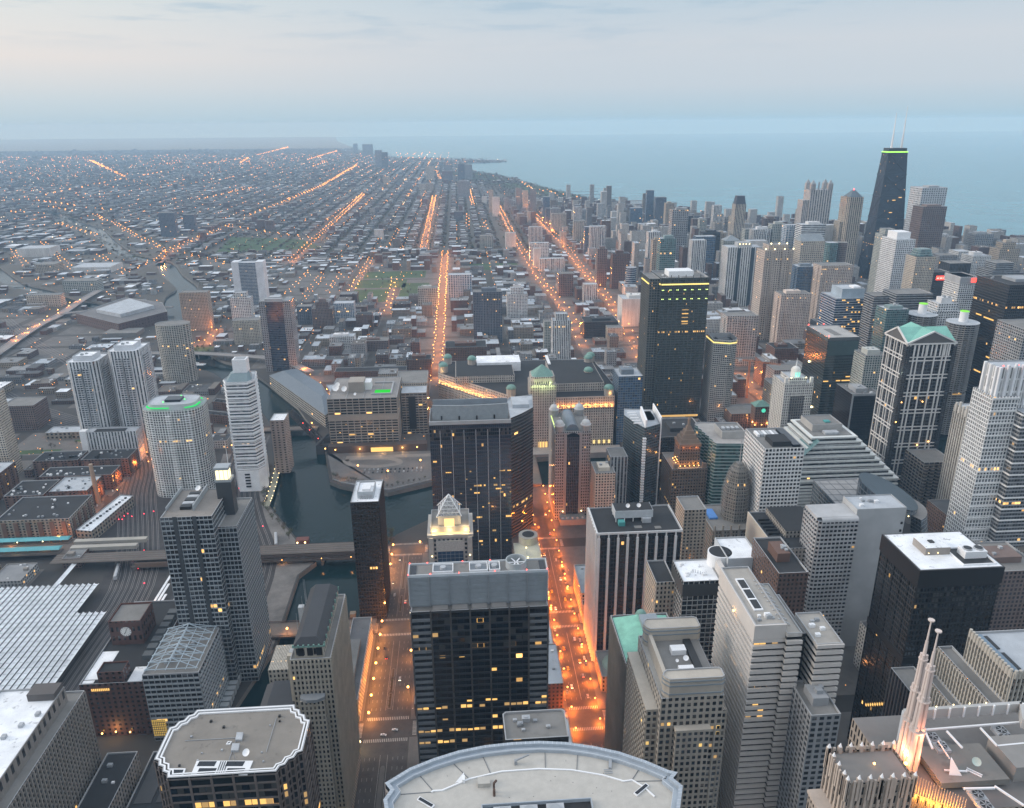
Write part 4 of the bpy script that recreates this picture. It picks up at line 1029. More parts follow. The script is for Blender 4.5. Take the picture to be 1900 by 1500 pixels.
for zz, dens in ((116, .6), (100, .85), (92, .45), (120, .06), (140, .05), (108, .06), (150, .05), (132, .04), (160, .05)):
 for k in range(21):
  if r6.random() < dens:
   xx = -31+k*10.43/3; bx(T4, 'lit_window', r6.choice(WIN_LIT), xx+.3, xx+3.2, 349.86, 349.93, zz+1.0, zz+1.0+r6.uniform(.8, 2.2))
# ---- round-cornered slab behind the lens
T5 = hero('office_tower', 'dark tower with two round cornered gravel roofs just behind the lens roof', 'tower', [(14, 269), (42, 269), (42.4, 285), (41, 286.4), (15, 286.4), (13.6, 285)], 168, f_ub, 3.5, 4, R_GREY, 1.0)
roof_kit(T5, 16, 40, 271, 284, 168, 77, 7, False)
bx(T5, 'lower_stage', f_ub, -10, 40, 252, 268.9, 0, 158, 3.5, 4); bx(T5, 'terrace', R_GREY, -4, 33, 258, 268.5, 158.02, 158.3)
t = MB(); t.box(-4.6, 33.6, 268.0, 268.8, 158.3, 159.5); t.box(33, 33.6, 256, 268, 158.3, 159.5); t.beam((-4.6, 268, 159), (-9.6, 261, 157.2), .8); t.build('terrace_rim', M_WHITE, T5)
for k in range(3): bx(T5, 'stair_box', M_UNIT, -8+k*1.6, -6.8+k*1.6, 262+k*2, 263.5+k*2, 158, 159.4)
# ---- newspaper building, lower left corner
f_dn = facade('facade_news', (.26, .24, .22), (.014, .015, .017), .42, .58, .012)
T6 = hero('office_building', 'grey limestone block of slit windows with a white flat roof in the lower left corner', 'building', rect(-300, -251, 326, 428), 78, f_dn, 3.3, 3.7, R_GREY)
frame(T6, rect(-300, -251, 326, 428), 0, 78, 3.3, 3.7, .9, .55, 0, 0, plain('news_stone', (.28, .26, .235), .85), which='EN')
shell(T6, rect(-297, -258, 330, 420), 78.1, 88, f_dn, 6, 10, R_WHITE, name='attic_wall')
bx(T6, 'stair_tower', plain('dark_stone', (.11, .10, .095)), -275, -258.5, 409, 419.5, 88.1, 93)
for k in range(6): bx(T6, 'roof_unit', M_UNIT, -290+k*5.2, -287.6+k*5.2, 350+k*9, 353+k*9, 88, 90)
r6 = random.Random(21)
for k in range(16): yy = 340+k*3.3; bx(T6, 'lit_window', WIN_LIT[0], -250.9, -250.4, yy, yy+1.2, 20+k*.0, 21.6)
T6b = hero('office_annex', 'low dark roofed wing along the foot of the grey slit windowed block', 'building', rect(-246, -226, 330, 428), 26, f_dn, 3.3, 4, R_DARK)
roof_kit(T6b, -245, -227, 332, 426, 26, 4, 5, False)
T6c = hero('plaza_pavilion', 'low dark stone pavilion with sunken roof courts between the slit windowed block and the octagon', 'building', rect(-222, -178, 378, 440), 14, f_dn, 3.3, 4, R_DARK)
for k in range(3): bx(T6c, 'roof_court', plain('court_dark', (.06, .06, .062)), -219+k*14, -208+k*14, 396, 432, 14.02, 14.6)
T6d = hero('plaza_pavilion', 'pale stone entrance hall with a single bright lamp, left of the octagon roofed tower', 'building', rect(-206, -178, 340, 372), 18, f_dn, 3.3, 5, R_GREY)
balls(T6d, 'lamp_globe', GLOW_Y, [(-190, 352, 19.6)], .7)
# ---- brick block with the clock tower
f_bk = facade('facade_dark_brick', (.095, .043, .034), (.012, .012, .013), .45, .5, .012)
brick = plain('dark_brick', (.12, .052, .040), .9, .7, 1.2, .2)
T7 = hero('clock_building', 'dark red brick block with a square clock tower beside the white train sheds', 'building', rect(-281, -236, 474, 577), 46, f_bk, 4.2, 4.0, R_DARK)
shell(T7, rect(-276, -252, 520, 545), 46.05, 66, f_bk, 4, 8, R_GREY, name='clock_tower_wall', rim=brick)
cf = MB().cyl(0, 0, 0, .25, 4.0, 28).build('clock_face', plain('clock_white', (.8, .8, .78), .6, .97, 1.02), T7); cf.matrix_world = Matrix.Translation((-264, 519.85, 58)) @ Matrix.Rotation(R(90), 4, 'X')
t = MB()
for k in range(12):
 a = k*math.pi/6; t.beam((-264+3.1*math.sin(a), 519.55, 58+3.1*math.cos(a)), (-264+3.7*math.sin(a), 519.55, 58+3.7*math.cos(a)), .3)
sub(t.build('hour_mark', M_DARK, T7), cf)
for a, l, w in ((R(215), 2.1, .4), (R(20), 3.2, .3)):
 t = MB(); t.beam((-264, 519.5, 58), (-264+l*math.sin(a), 519.5, 58+l*math.cos(a)), w); sub(t.build('clock_hand', M_DARK, T7), cf)
bx(T7, 'low_terrace', R_WHITE, -280, -268, 480, 512, 46.05, 46.4); bx(T7, 'low_terrace', R_WHITE, -248, -238, 476, 492, 46.05, 46.4); bx(T7, 'low_terrace', R_WHITE, -280, -272, 476, 479, 46.05, 46.5)
shell(T7, rect(-268, -250, 476, 488), 46.05, 54, f_bk, 4, 4, R_DARK, name='stair_wall', rim=brick)
t = MB()
for k in range(7): t.box(-246, -239, 500+k*9, 506+k*9, 46.05, 50)
t.build('cooling_tower_row', plain('plant_dark', (.10, .11, .115)), T7)
for k in range(10): bx(T7, 'lit_window', WIN_LIT[0], -273+k*1.3, -272.3+k*1.3, 473.55, 473.9, 41, 43)
balls(T7, 'door_lamp', GLOW_W, [(-262, 472.5, 5), (-252, 472.5, 4), (-272, 472.5, 4)], .6)
lamp_pts([(-262, 470, 8)], 2500, parent=T7)
T7b = hero('brick_building', 'small pale roofed brick hall with a window row by the gridded tower', 'building', rect(-264, -236, 584, 630), 24, f_bk, 3, 4, R_PALE)
bx(T7b, 'entrance_block', brick, -262, -240, 578.5, 583.9, 0, 18)
# ---- headquarters tower with the lit lantern
f_bo = facade('facade_hq_grid', (.30, .325, .34), (.008, .012, .018), .88, .72, .010)
hqf = plain('hq_steel', (.33, .36, .38), .45, .9, 1.1, .3); hqd = plain('hq_dark_granite', (.05, .055, .06), .4)
T8 = hero('office_tower', 'blue grey gridded tower with stepped roofs and a lit lantern pylon by the rail yard', 'tower', rect(-223, -186, 519, 566), 154, f_bo, 3.0, 4.0, roofmat('roof_brown', (.23, .21, .19), .3), .8)
frame(T8, rect(-223, -186, 519, 566), 60, 154, 3.0, 4.0, .22, .5, .55, .55, hqf, which='S')
frame(T8, rect(-223, -186, 519, 566), 60, 154, 3.0, 4.0, .22, .3, .4, .35, hqf, which='W')
bx(T8, 'dark_spine', hqd, -214, -211, 518.0, 518.4, 60, 155.5); bx(T8, 'dark_spine', hqd, -200, -197, 518.0, 518.4, 60, 155.5)
shell(T8, rect(-185.9, -172, 527, 575), 0, 140, f_bo, 3, 4, R_GREY, name='east_wing_wall'); frame(T8, rect(-185.9, -172, 527, 575), 6, 140, 3, 4, .22, .5, .45, .5, hqf, which='SE')
bx(T8, 'roof_fin', hqf, -222.5, -222, 530, 566, 154.8, 157.5); bx(T8, 'roof_fin', hqf, -203, -202.2, 530, 566, 154, 158.5)
for k in range(5): bx(T8, 'cooling_unit', M_UNIT if k % 2 else M_DARK, -213, -205, 532+k*5.5, 536+k*5.5, 154, 156.5)
MB().disc(-208, 561, 157.5, 2.2).build('satellite_dish', M_WHITE, T8)
bx(T8, 'pylon', hqd, -190, -178.5, 548, 557, 140.1, 168); bx(T8, 'pylon_cap', hqf, -190.3, -178.2, 547.7, 557.3, 168, 170)
bx(T8, 'lantern', glow('lantern_glow', (1.0, .86, .50), 2.0), -189, -180, 548.5, 556, 170, 177); 
t = MB()
for k in range(4): t.beam((-189.2+k*3.1, 548.2, 170), (-189.2+k*3.1, 548.2, 178), .3)
t.box(-190, -179, 547.8, 557, 178, 180); t.build('lantern_frame', hqf, T8)
MB().cyl(-180, 553, 140, 200, .35, 6, .1).build('antenna', M_WHITE, T8)
f_bl = facade('facade_hq_base', (.33, .34, .36), (.012, .014, .018), .9, .62, .03)
T8b = hero('office_building', 'lower block carrying a white roof truss in front of the gridded tower', 'building', rect(-232, -193, 466, 518), 58, f_bl, 4, 4.2, R_GREY)
frame(T8b, rect(-232, -193, 466, 518), 4, 58, 4, 4.2, .35, .6, .8, .9, hqf, which='SE')
t = MB(); zt = 61
for i in range(6):
 x = -230+i*7
 t.beam((x, 467, zt+.6), (x, 517, zt+.6), .5)
for j in range(7):
 y = 468+j*8; t.beam((-231, y, zt+.6), (-194, y, zt+.6), .5)
 if j < 6:
  t.beam((-231, y, zt+.6), (-213, y+4, zt+7), .45); t.beam((-194, y, zt+.6), (-213, y+4, zt+7), .45); t.beam((-231, y+8, zt+.6), (-213, y+4, zt+7), .45); t.beam((-194, y+8, zt+.6), (-213, y+4, zt+7), .45)
t.beam((-213, 470, zt+7), (-213, 512, zt+7), .6)
t.build('roof_truss', plain('truss_white', (.42, .50, .56), .5), T8b)
for k in range(5): bx(T8b, 'cooling_unit', M_UNIT, -221+k*3.2, -219+k*3.2, 478+k*5, 482+k*5, 58, 60.4)
bx(T8b, 'lit_atrium', glow('atrium_glow', (1, .66, .16), .5), -231.4, -222, 464.6, 465.3, 6, 20)
frame(T8b, rect(-231.4, -222, 464.55, 466), 6, 20, 1.3, 2.0, .3, .12, .4, .1, hqd, which='S', name='atrium_mullions')
for k in range(17):
 t = bx(T8b, 'canopy_slab', hqf, -191.5, -185, 470+k*6.2, 474.5+k*6.2, 3, 9)
# ---- train sheds
T9 = thing('train_shed', 'long white ribbed train shed roofs with dark smoke slots on the left', 'train shed', (-380, 560, 0)); claim(rect(-520, -329, 380, 671))
shw = roofmat('shed_white', (.82, .84, .86), .22); slot = plain('smoke_slot', (.012, .013, .014), .6)
for i in range(24):
 xw = -329-5.35*i; n_end = 622 if i < 5 else 670
 if i == 12: n_end = 735
 t = MB(); P0 = [(xw, 9.2), (xw-1.1, 8.3), (xw-2.6, 8.1), (xw-3.8, 8.9), (xw-4.35, 9.8)]
 for (a, za), (c, zc_) in zip(P0, P0[1:]): t.face([(c, 380, zc_), (a, 380, za), (a, n_end, za), (c, n_end, zc_)])
 for (a, za), (c, zc_) in zip(P0, P0[1:]): t.face([(a, n_end, za), (a, n_end, za-.8), (c, n_end, zc_-.8), (c, n_end, zc_)])
 t.build('shed_roof', shw, T9)
 t = MB().face([(xw-5.5, 380, 9.86), (xw-4.3, 380, 9.86), (xw-4.3, n_end, 9.86), (xw-5.5, n_end, 9.86)])
 t.build('smoke_slot', slot, T9)
t = MB()
for y in range(385, 672, 7): t.box(-455, -329.5 if y < 621 else -356, y, y+.22, 9.3, 9.55)
t.build('expansion_joint', plain('joint_grey', (.34, .37, .39)), T9)
r6 = random.Random(2); t = MB()
for k in range(60):
 x, y = -332-5.35*r6.randint(0, 20)-2.2, r6.uniform(420, 615); t.box(x-.5, x+.5, y-.8, y+.8, 8, 8.9)
t.build('roof_vent', M_UNIT, T9)
t = MB()
for x in range(-450, -329, 11):
 for y in range(400, 620, 30): t.cyl(x, y, 0, 8, .3, 6)
t.build('column', M_STEEL, T9)
b = MB()
for k in range(3): b.box(-296+k*3.4, -293.8+k*3.4, 604+k*8, 690-k*18, 3.4, 3.9)
T9b = tag(b.build('platform_canopy', R_WHITE), 'narrow white platform canopies between the brick hall and the rail yard', 'canopy')
# ---- black slab beside the wide street
f_bk2 = facade('facade_black_slab', (.022, .018, .016), (.010, .009, .009), .72, .64, .012, blinds=.02)
T10 = hero('office_tower', 'slim black tower with a white roof standing between river and street', 'tower', rect(-99, -75, 603, 646), 118, f_bk2, 2.4, 3.7, R_WHITE)
frame(T10, rect(-99, -75, 603, 646), 4, 118, 2.4, 3.7, .4, .35, 0, 0, plain('black_granite', (.020, .017, .015), .5), which='SE')
frame(T10, rect(-75.05, -75, 603, 646), 4, 118, 4.8, 3.7, .5, .4, 0, 0, plain('brown_granite', (.10, .062, .045), .6), which='E')
shell(T10, rect(-94, -80, 612, 634), 118.05, 123, plain('pale_plant', (.5, .54, .57)), 3, 3, R_WHITE, name='penthouse')
for k in range(6): bx(T10, 'louvre', M_UNIT, -92+k*2, -90.6+k*2, 610.5, 611.9, 118.1, 121.5)
bx(T10, 'roof_unit', M_WHITE, -90, -83, 616, 626, 123.1, 125); bx(T10, 'roof_unit', M_DARK, -88, -86, 636, 639, 118, 119.6)
# ---- pyramid-topped tower
f_py = facade('facade_pale_granite', (.36, .34, .32), (.02, .03, .045), .5, .55, .04)
pst = plain('pale_granite', (.42, .40, .37), .8, .85, 1.1, .2)
T11 = hero('office_tower', 'pale granite tower topped by a glowing glass pyramid lantern', 'tower', rect(-31, 4, 546, 580), 114, f_py, 3.5, 3.9, R_GREY)
bx(T11, 'cornice', pst, -31.8, 4.8, 545.2, 580.8, 114, 116.4)
shell(T11, rect(-29, 2, 548, 578), 116.45, 121, pst, 4, 4, R_GREY, name='attic_wall')
bx(T11, 'glass_panel', plain('blue_glazing', (.03, .06, .11), .1), -24, -3.5, 545.4, 545.9, 60, 101)
frame(T11, rect(-24, -3.5, 545.38, 560), 60, 101, 3.4, 3.4, .18, .15, .18, .15, M_STEEL, which='S')
bx(T11, 'relief_panel', plain('relief_stone', (.42, .41, .39), .8, .6, 1.3, 1.2), -25, -2.5, 545.1, 545.9, 101.5, 111)
for xx in (-30.5, 0.2): bx(T11, 'corner_pier', pst, xx, xx+3.4, 544.6, 545.9, 0, 114)
glz = glow('pyramid_glow', (1.0, .82, .52), .75); pyg = MB()
bx(T11, 'lantern', plain('lantern_stone', (.45, .44, .42)), -23, -5, 553, 571, 121.1, 129)
q = rect(-24, -4, 552, 572)
MB().prism(rect(-22.5, -5.5, 553.5, 570.5), 129.1, 143, poly2=rect(-14.6, -13.4, 561.4, 562.6)).build('pyramid_glass', facade('pyramid_panes', (.55, .56, .57), (.32, .32, .31), .9, .9, .0, blinds=0, ior=1.5), T11)
for a in q: pyg.beam((*a, 129), (-14, 562, 144), .5)
for k in range(1, 6):
 s = k/6; z_ = 129+15*s; c_ = [(-14+(p[0]+14)*(1-s), 562+(p[1]-562)*(1-s), z_) for p in q]
 for i in range(4): pyg.beam(c_[i], c_[(i+1) % 4], .3)
pyg.build('pyramid_frame', M_WHITE, T11)
bx(T11, 'lamp_box', glow('lamp_box_glow', (1.0, .68, .28), 1.6), -18, -10, 550.2, 552.5, 121.2, 127)
t = MB(); t.box(-28, 1, 546.6, 547.3, 116.5, 117.4); t.build('cornice_light', glow('cornice_light', (1, .66, .22), 2.6), T11)
lamp_pts([(-26, 545.2, 119), (-14, 545.0, 119.5), (-1, 545.2, 119), (-26, 550, 125), (-2, 550, 125), (-14, 549, 124)], 2200, (1, .68, .3), parent=T11)
balls(T11, 'floodlight', GLOW_Y, [(-28.5, 544.3, 98), (-28.5, 544.3, 88), (-28.5, 544.3, 78), (1.8, 544.3, 98), (1.8, 544.3, 88), (1.8, 544.3, 78)], .5)
# ---- large blue-black glass block with the grey curved crest
f_19 = facade('facade_blue_black', (.018, .022, .032), (.012, .022, .045), .92, .80, .012, row=.05, ior=2.0)
T12 = hero('office_tower', 'broad blue black glass tower with white mullion lines and a grey curved crest', 'tower', rect(-33, 45, 692, 730), 153, f_19, 1.9, 3.9, R_GREY, 3.5)
mul = plain('white_mullion', (.42, .44, .46), .4)
for k in range(6):
 xx = -23+k*11.4; bx(T12, 'mullion', mul, xx-.22, xx+.22, 691.2, 691.95, 3, 147)
frame(T12, rect(-33, 45, 692, 730), 3, 156, 1.95, 3.9, .12, .3, 0, 0, plain('dark_fin', (.05, .06, .075), .4), which='S', name='fin')
bx(T12, 'roof_band', plain('crest_band', (.36, .38, .39)), -33.2, 45.2, 691.0, 691.9, 153, 156.6)
t = MB()
for k in range(16):
 xa, xb = -30+k*4.6, -30+(k+1)*4.6
 g = lambda x: 701+3.0*((x-7)/37)**2
 t.face([(xa, g(xa), 153), (xb, g(xb), 153), (xb, g(xb)+1.5, 168), (xa, g(xa)+1.5, 168)])
 t.face([(xa, g(xa)+1.5, 168), (xb, g(xb)+1.5, 168), (xb, g(xb)+3, 168), (xa, g(xa)+3, 168)]); t.face([(xb, g(xb)+3, 153), (xa, g(xa)+3, 153), (xa, g(xa)+3, 168), (xb, g(xb)+3, 168)])
t.build('crest_screen', plain('crest_grey', (.27, .295, .31), .5, .85, 1.1, .3), T12)
t = MB(); 
for k in range(13): t.beam((-29+k*5.9, 705, 168), (-29+k*5.9, 722, 162), .4)
t.box(-30, 43.6, 721, 722, 153, 168); t.build('crest_frame', plain('crest_steel', (.25, .28, .31)), T12)
for k in range(4): bx(T12, 'crest_hatch', M_DARK, -22+k*17, -20.6+k*17, 700.2+3*((-21+k*17-7)/37)**2, 700.9+3*((-21+k*17-7)/37)**2, 154, 158)
windows(T12, rect(-33, 45, 691.95, 730), 20, 150, 1.95, 3.9, .84, .72, 'S', 100, .02, 9)
r6 = random.Random(31)
for k in range(46):
 xx = -33+1.95*r6.randint(0, 39); zz = 3.9*r6.choice((5, 6, 9, 12, 13, 16, 17, 20, 21, 22, 24, 26, 29, 31)); w_ = r6.choice((1, 1, 2, 3))
 bx(T12, 'lit_window', r6.choice(WIN_LIT), xx+.2, min(xx+1.95*w_-.2, 44.8), 691.84, 691.92, zz+.8, zz+.8+r6.uniform(.8, 2))
T13 = hero('office_tower', 'black banded wedge tower joined to the right of the broad blue black glass one', 'tower', [(46, 738), (60, 752), (74, 770), (77, 812), (50, 803), (45.5, 790)], 138, facade('facade_band_black', (.035, .036, .036), (.010, .014, .016), 1, .6, .02, ior=1.9), 3, 3.8, R_PALE)
bx(T13, 'roof_unit', R_PALE, 52, 70, 772, 798, 138.1, 142)
# garage with a lit roof
T13b = hero('parking_garage', 'parking garage whose top deck glows yellow green, with a round ramp drum', 'garage', rect(45, 70, 602, 668), 34, facade('facade_garage', (.34, .33, .27), (.05, .045, .03), 1, .5, .02), 5, 3.4, plain('deck_concrete', (.40, .40, .35)))
MB().cyl(60, 672, 0, 42, 9.5, 24).build('ramp_drum', plain('ramp_concrete', (.33, .32, .29)), T13b)
MB().cyl(60, 672, 42.05, 42.4, 6, 20).build('ramp_roof', R_DARK, T13b)
t = MB()
for y in (612, 630, 648): t.cyl(56, y, 34, 41, .15, 6)
t.build('lamp_post', M_STEEL, T13b); balls(T13b, 'lamp_globe', GLOW_Y, [(56, y, 41.3) for y in (612, 630, 648)], .6)
lamp_pts([(56, 612, 42), (56, 630, 42), (56, 648, 42), (50, 600, 24)], 5200, (1, .9, .45), parent=T13b)
T13c = hero('office_building', 'low flat block with pale roof patches beside the striped black tower', 'building', rect(101, 150, 592, 640), 24, lime, 4, 4, roofmat('roof_blue_grey', (.28, .31, .34), .4))
roof_kit(T13c, 103, 148, 594, 638, 24, 8, 7)
T13d = hero('office_building', 'older brown dark roofed block on the corner south of the pale patched one', 'building', rect(101, 122, 582, 590.5), 18, f_dn, 3, 4, R_DARK)
# ---- four-domed tower
f_4 = facade('facade_grey_granite', (.33, .32, .315), (.014, .016, .02), .50, .55, .015)
gst = plain('grey_granite', (.30, .295, .29), .8, .85, 1.1, .2); dst = plain('pale_cap', (.52, .53, .53), .6, .9, 1.08)
T14 = hero('office_tower', 'grey stone tower with four pale domed corner turrets and a vaulted glass roof', 'tower', rect(99, 138, 776, 836), 106, f_4, 2.45, 3.6, R_GREY)
bx(T14, 'glass_bay', facade('bay_glass', (.05, .055, .065), (.012, .018, .03), .7, .85, .02), 111.5, 125.5, 774.6, 775.9, 8, 101, 2, 3.6)
t = MB(); [t.face([(111.5, 774.9, 101), (125.5, 774.9, 101)]+[(118.5+7*math.cos(a), 774.9, 101+5*math.sin(a)) for a in [math.pi*i/10 for i in range(1, 10)]])]; t.build('arched_head', WIN_DK[1], T14)
for xx in (109.4, 125.5): bx(T14, 'pier', gst, xx, xx+2.1, 774.4, 775.9, 0, 106)
for xx, yy in ((104, 781), (133, 781), (104, 831), (133, 831)):
 t = MB().cyl(xx, yy, 106, 113, 5.2, 12); t.build('turret', gst, T14)
 t = MB().cyl(xx, yy, 113, 114.2, 6.0, 12); t.dome(xx, yy, 114.2, 5.0, 5.4, 12, 4); t.cyl(xx, yy, 119.4, 122.5, .8, 8); t.build('turret_dome', dst, T14)
 t = MB().cyl(xx, yy, 113.0, 113.6, 5.35, 12); t.build('turret_lights', glow('turret_glow', (.95, 1.0, .62), 1.8), T14)
t = MB()
for i in range(8):
 a0, a1 = math.pi*i/8, math.pi*(i+1)/8
 t.face([(118.5+7*math.cos(a0), 782, 106.5+7*math.sin(a0)), (118.5+7*math.cos(a1), 782, 106.5+7*math.sin(a1)), (118.5+7*math.cos(a1), 830, 106.5+7*math.sin(a1)), (118.5+7*math.cos(a0), 830, 106.5+7*math.sin(a0))])
t.face([(118.5+7*math.cos(math.pi*i/8), 782, 106.5+7*math.sin(math.pi*i/8)) for i in range(9)])
t.build('vaulted_roof', plain('vault_lead', (.15, .18, .21), .4), T14)
bx(T14, 'cornice', gst, 98.3, 138.7, 775.2, 836.8, 104.6, 105.6)
bx(T14, 'entrance_terrace', gst, 104, 133, 762, 775.3, 0, 7)
for k in range(5): MB().dome(107+k*5.6, 766, 7, 1.7, 1.2, 10, 3).build('entrance_dome', dst, T14)
balls(T14, 'door_lamp', GLOW_Y, [(108, 773, 12), (129, 773, 12)], .7)
t = MB(); t.box(100, 100.8, 784, 828, 106.2, 107.0); t.build('parapet_light', glow('parapet_light', (.8, 1, .3), 1.6), T14)
windows(T14, rect(99, 138, 775.95, 836), 30, 90, 2.45, 3.6, .44, .5, 'S', 100, .02, 14)
# ---- exhibition hall with the green pyramid tower
f_mm = facade('facade_mart', (.46, .41, .36), (.02, .02, .022), .42, .55, .02)
mst = plain('mart_stone', (.37, .33, .29), .85, .85, 1.1, .1)
T15 = hero('exhibition_hall', 'vast stone hall by the river, upper storeys lit orange, green domed corners', 'hall', [(-36, 1110), (75, 984), (206, 984), (214, 1040), (206, 1160), (-36, 1170)], 72, f_mm, 3.2, 3.8, R_DARK)
bx(T15, 'central_tower', f_mm, 90, 125, 977, 1014, 0, 94, 3.2, 3.8)
octt = lambda cx, cy, a, k: [(cx-a+k, cy-a), (cx+a-k, cy-a), (cx+a, cy-a+k), (cx+a, cy+a-k), (cx+a-k, cy+a), (cx-a+k, cy+a), (cx-a, cy+a-k), (cx-a, cy-a+k)]
MB().prism(octt(107.5, 995.5, 16, 4), 94, 104, bay=3, fh=10).build('tower_crown', f_mm, T15)
MB().prism(octt(107.5, 995.5, 14.5, 4), 104, 117, poly2=octt(107.5, 995.5, .8, .2)).build('pyramid_roof', copper, T15)
lamp_pts([(96, 974, 94), (118, 974, 94), (107, 973, 92)], 2600, (.75, 1.0, .45), parent=T15)
for xx, yy, zz in ((-28, 1116, 76), (-22, 1160, 76), (66, 1002, 76), (199, 991, 76), (182, 1060, 80), (200, 1150, 76), (190, 1110, 84), (15, 1120, 84)):
 t = MB().cyl(xx, yy, 72, zz+6, 6.5, 8); t.build('corner_turret', mst, T15)
 t = MB().cyl(xx, yy, zz+6, zz+7, 7.2, 8); t.dome(xx, yy, zz+7, 6.6, 4.6, 12, 4); t.build('copper_dome', copper, T15)
bx(T15, 'upper_storeys', f_mm, -10, 75, 1060, 1140, 72.1, 82, 3.2, 3.8); bx(T15, 'upper_storeys', f_mm, 126, 196, 1010, 1120, 72.1, 84, 3.2, 3.8)
bx(T15, 'white_roof_hall', R_WHITE, 22, 88, 1112, 1150, 72.1, 86); bx(T15, 'roof_unit', M_WHITE, 128, 132, 1100, 1145, 84.1, 86)
bx(T15, 'roof_deck', R_DARK, -9, 74, 1061, 1139, 82.02, 82.3); bx(T15, 'roof_deck', R_DARK, 127, 195, 1011, 1119, 84.02, 84.3)
ed = MB(); e2 = [(Vector((-36, 1110)), Vector((75, 984))), (Vector((125, 984)), Vector((206, 984)))]
lp = []
for a, c in e2:
 d = (c-a).normalized(); n_ = Vector((d.y, -d.x)); ln = (c-a).length
 obox(ed, a, d, n_, 0, ln, 0.02, 1.4, 57, 58)
 k = int(ln/7)
 for i in range(k): p = a+d*(ln*(i+.5)/k)+n_*1.9; lp.append((p.x, p.y, 58.6))
ed.build('light_ledge', mst, T15); lamp_pts([(p[0], p[1], 60.4) for p in lp], 2000, (1, .36, .08), .2, T15)
balls(T15, 'floodlight', GLOW_W, lp, .45)
for xx in (-30, 69, 200): lamp_pts([(xx, 1108 if xx < 0 else 983, 77)], 1500, (1, .6, .2), parent=T15)
bx(T15, 'portal', glow('portal_glow', (1, .62, .2), 1.3), 101, 114, 975.8, 976.6, 3, 12)
for k in range(4): bx(T15, 'portal_pier', mst, 101.5+k*4, 102.6+k*4, 975.0, 975.7, 0, 13)
bx(T15, 'river_terrace', plain('terrace_stone', (.28, .265, .25)), 60, 214, 952, 976, -4, 4)
t = MB()
for k in range(10): t.box(136+k*7, 139+k*7, 982.6, 983.6, 4.2, 9)
t.build('lit_shopfront', glow('shop_glow', (1, .75, .3), 1.2), T15)
# ---- glass tower with white fins
f_fi = facade('facade_fin_glass', (.06, .075, .085), (.025, .045, .055), .9, .72, .012, ior=2.0)
T16 = hero('apartment_tower', 'steel blue glass tower edged with a white slab and a ladder of white balconies', 'tower', [(190, 746), (209, 757), (211, 800), (180, 806), (176, 786), (182, 764)], 120, f_fi, 2.6, 3.1, R_PALE, 1)
t = MB().prism([(209.2, 756), (210.6, 757), (212.4, 801), (211.2, 801)], 0, 128); t.build('white_blade', M_WHITE, T16)
t = MB().prism([(190.5, 747), (192.6, 748), (196.5, 790), (194.5, 790)], 120.1, 129); t.build('roof_blade', M_WHITE, T16)
t = MB()
for k in range(1, 36): t.box(188.0, 191.6, 743.6, 746.4, k*3.1, k*3.1+1.4)
t.build('balcony_ladder', M_WHITE, T16)
for k in range(5): bx(T16, 'pergola_beam', M_WHITE, 180, 189, 756+k*8, 757.5+k*8, 122, 122.8); bx(T16, 'roof_unit', M_WHITE, 198, 206, 770, 790, 120.1, 123)
for k in range(5): bx(T16, 'lit_window', WIN_LIT[k % 2], 188.2, 188.25+.0, 744, 744.2, 50+k*3.1, 52+k*3.1)
T16b = hero('glass_pavilion', 'low glazed hall with dark roof lights at the foot of the white finned tower', 'building', rect(140, 180, 700, 728), 26, facade('facade_pavilion', (.25, .27, .28), (.03, .04, .045), .85, .7, .08), 4, 4, R_DARK)
# ---- black tower of white piers
f_bp = facade('facade_pier_black', (.018, .018, .019), (.008, .009, .011), .8, .75, .006, blinds=.0)
T17 = hero('office_tower', 'black box tower striped by tall white piers with two dishes on its roof', 'tower', rect(102, 169, 530, 573), 120, f_bp, 2.7, 3.9, R_DARK, 1.0)
wp = plain('white_pier', (.68, .69, .69), .6, .85, 1.08, .05)
for k in range(9):
 xx = 103+k*7.65; t = MB().box(xx-.95, xx+.95, 528.4, 529.95, 0, 116.5); t.box(xx-.5, xx+.5, 528.9, 529.95, 116.5, 121); t.build('pier', wp, T17)
for k in range(9):
 yy = 530.8+k*5.2; t = MB().box(100.4, 101.95, yy-.8, yy+.8, 0, 121); t.build('pier', wp, T17)
t = MB(); t.box(101.6, 169.4, 529.2, 529.9, 119.6, 121.4); t.box(101.2, 101.95, 529.9, 573, 119.6, 121.4); t.box(169.05, 169.5, 530, 573, 119.6, 121.4); t.build('roof_band', wp, T17)
t = MB(); t.box(119, 150, 548, 562, 123.5, 130); t.build('penthouse', plain('plant_white', (.50, .53, .55), .6, .8, 1.1, .2), T17)
bx(T17, 'penthouse_roof', R_DARK, 119.5, 149.5, 548.5, 561.5, 130.02, 130.3)
t = MB()
for x in (120, 127, 134, 141, 148.5): t.box(x-.3, x+.3, 548.2, 548.8, 120, 123.5); t.box(x-.3, x+.3, 561.2, 561.8, 120, 123.5)
t.build('stilt', M_WHITE, T17); 
for x in (130, 139): MB().disc(x, 552, 132.6, 1.7, .5).build('satellite_dish', M_WHITE, T17)
bx(T17, 'chiller', plain('teal_paint', (.06, .28, .27)), 121, 126, 541, 546, 120.1, 123.6)
bx(T17, 'plant_cabinet', M_UNIT, 141, 148, 545, 547.5, 120.1, 124); bx(T17, 'roof_patch', R_GREY, 133, 139, 537, 541, 120.05, 120.25); bx(T17, 'roof_patch', R_GREY, 149, 154, 535, 539, 120.05, 120.3)
# annex with green dome at its foot
T17b = hero('corner_annex', 'low domed greenish roof annex at the foot of the striped black tower', 'building', rect(102, 132, 492, 524), 14, f_dn, 3, 4, R_GREY)
MB().dome(117, 508, 14, 12, 5, 18, 4).build('shallow_dome', plain('dome_green', (.20, .27, .24)), T17b)
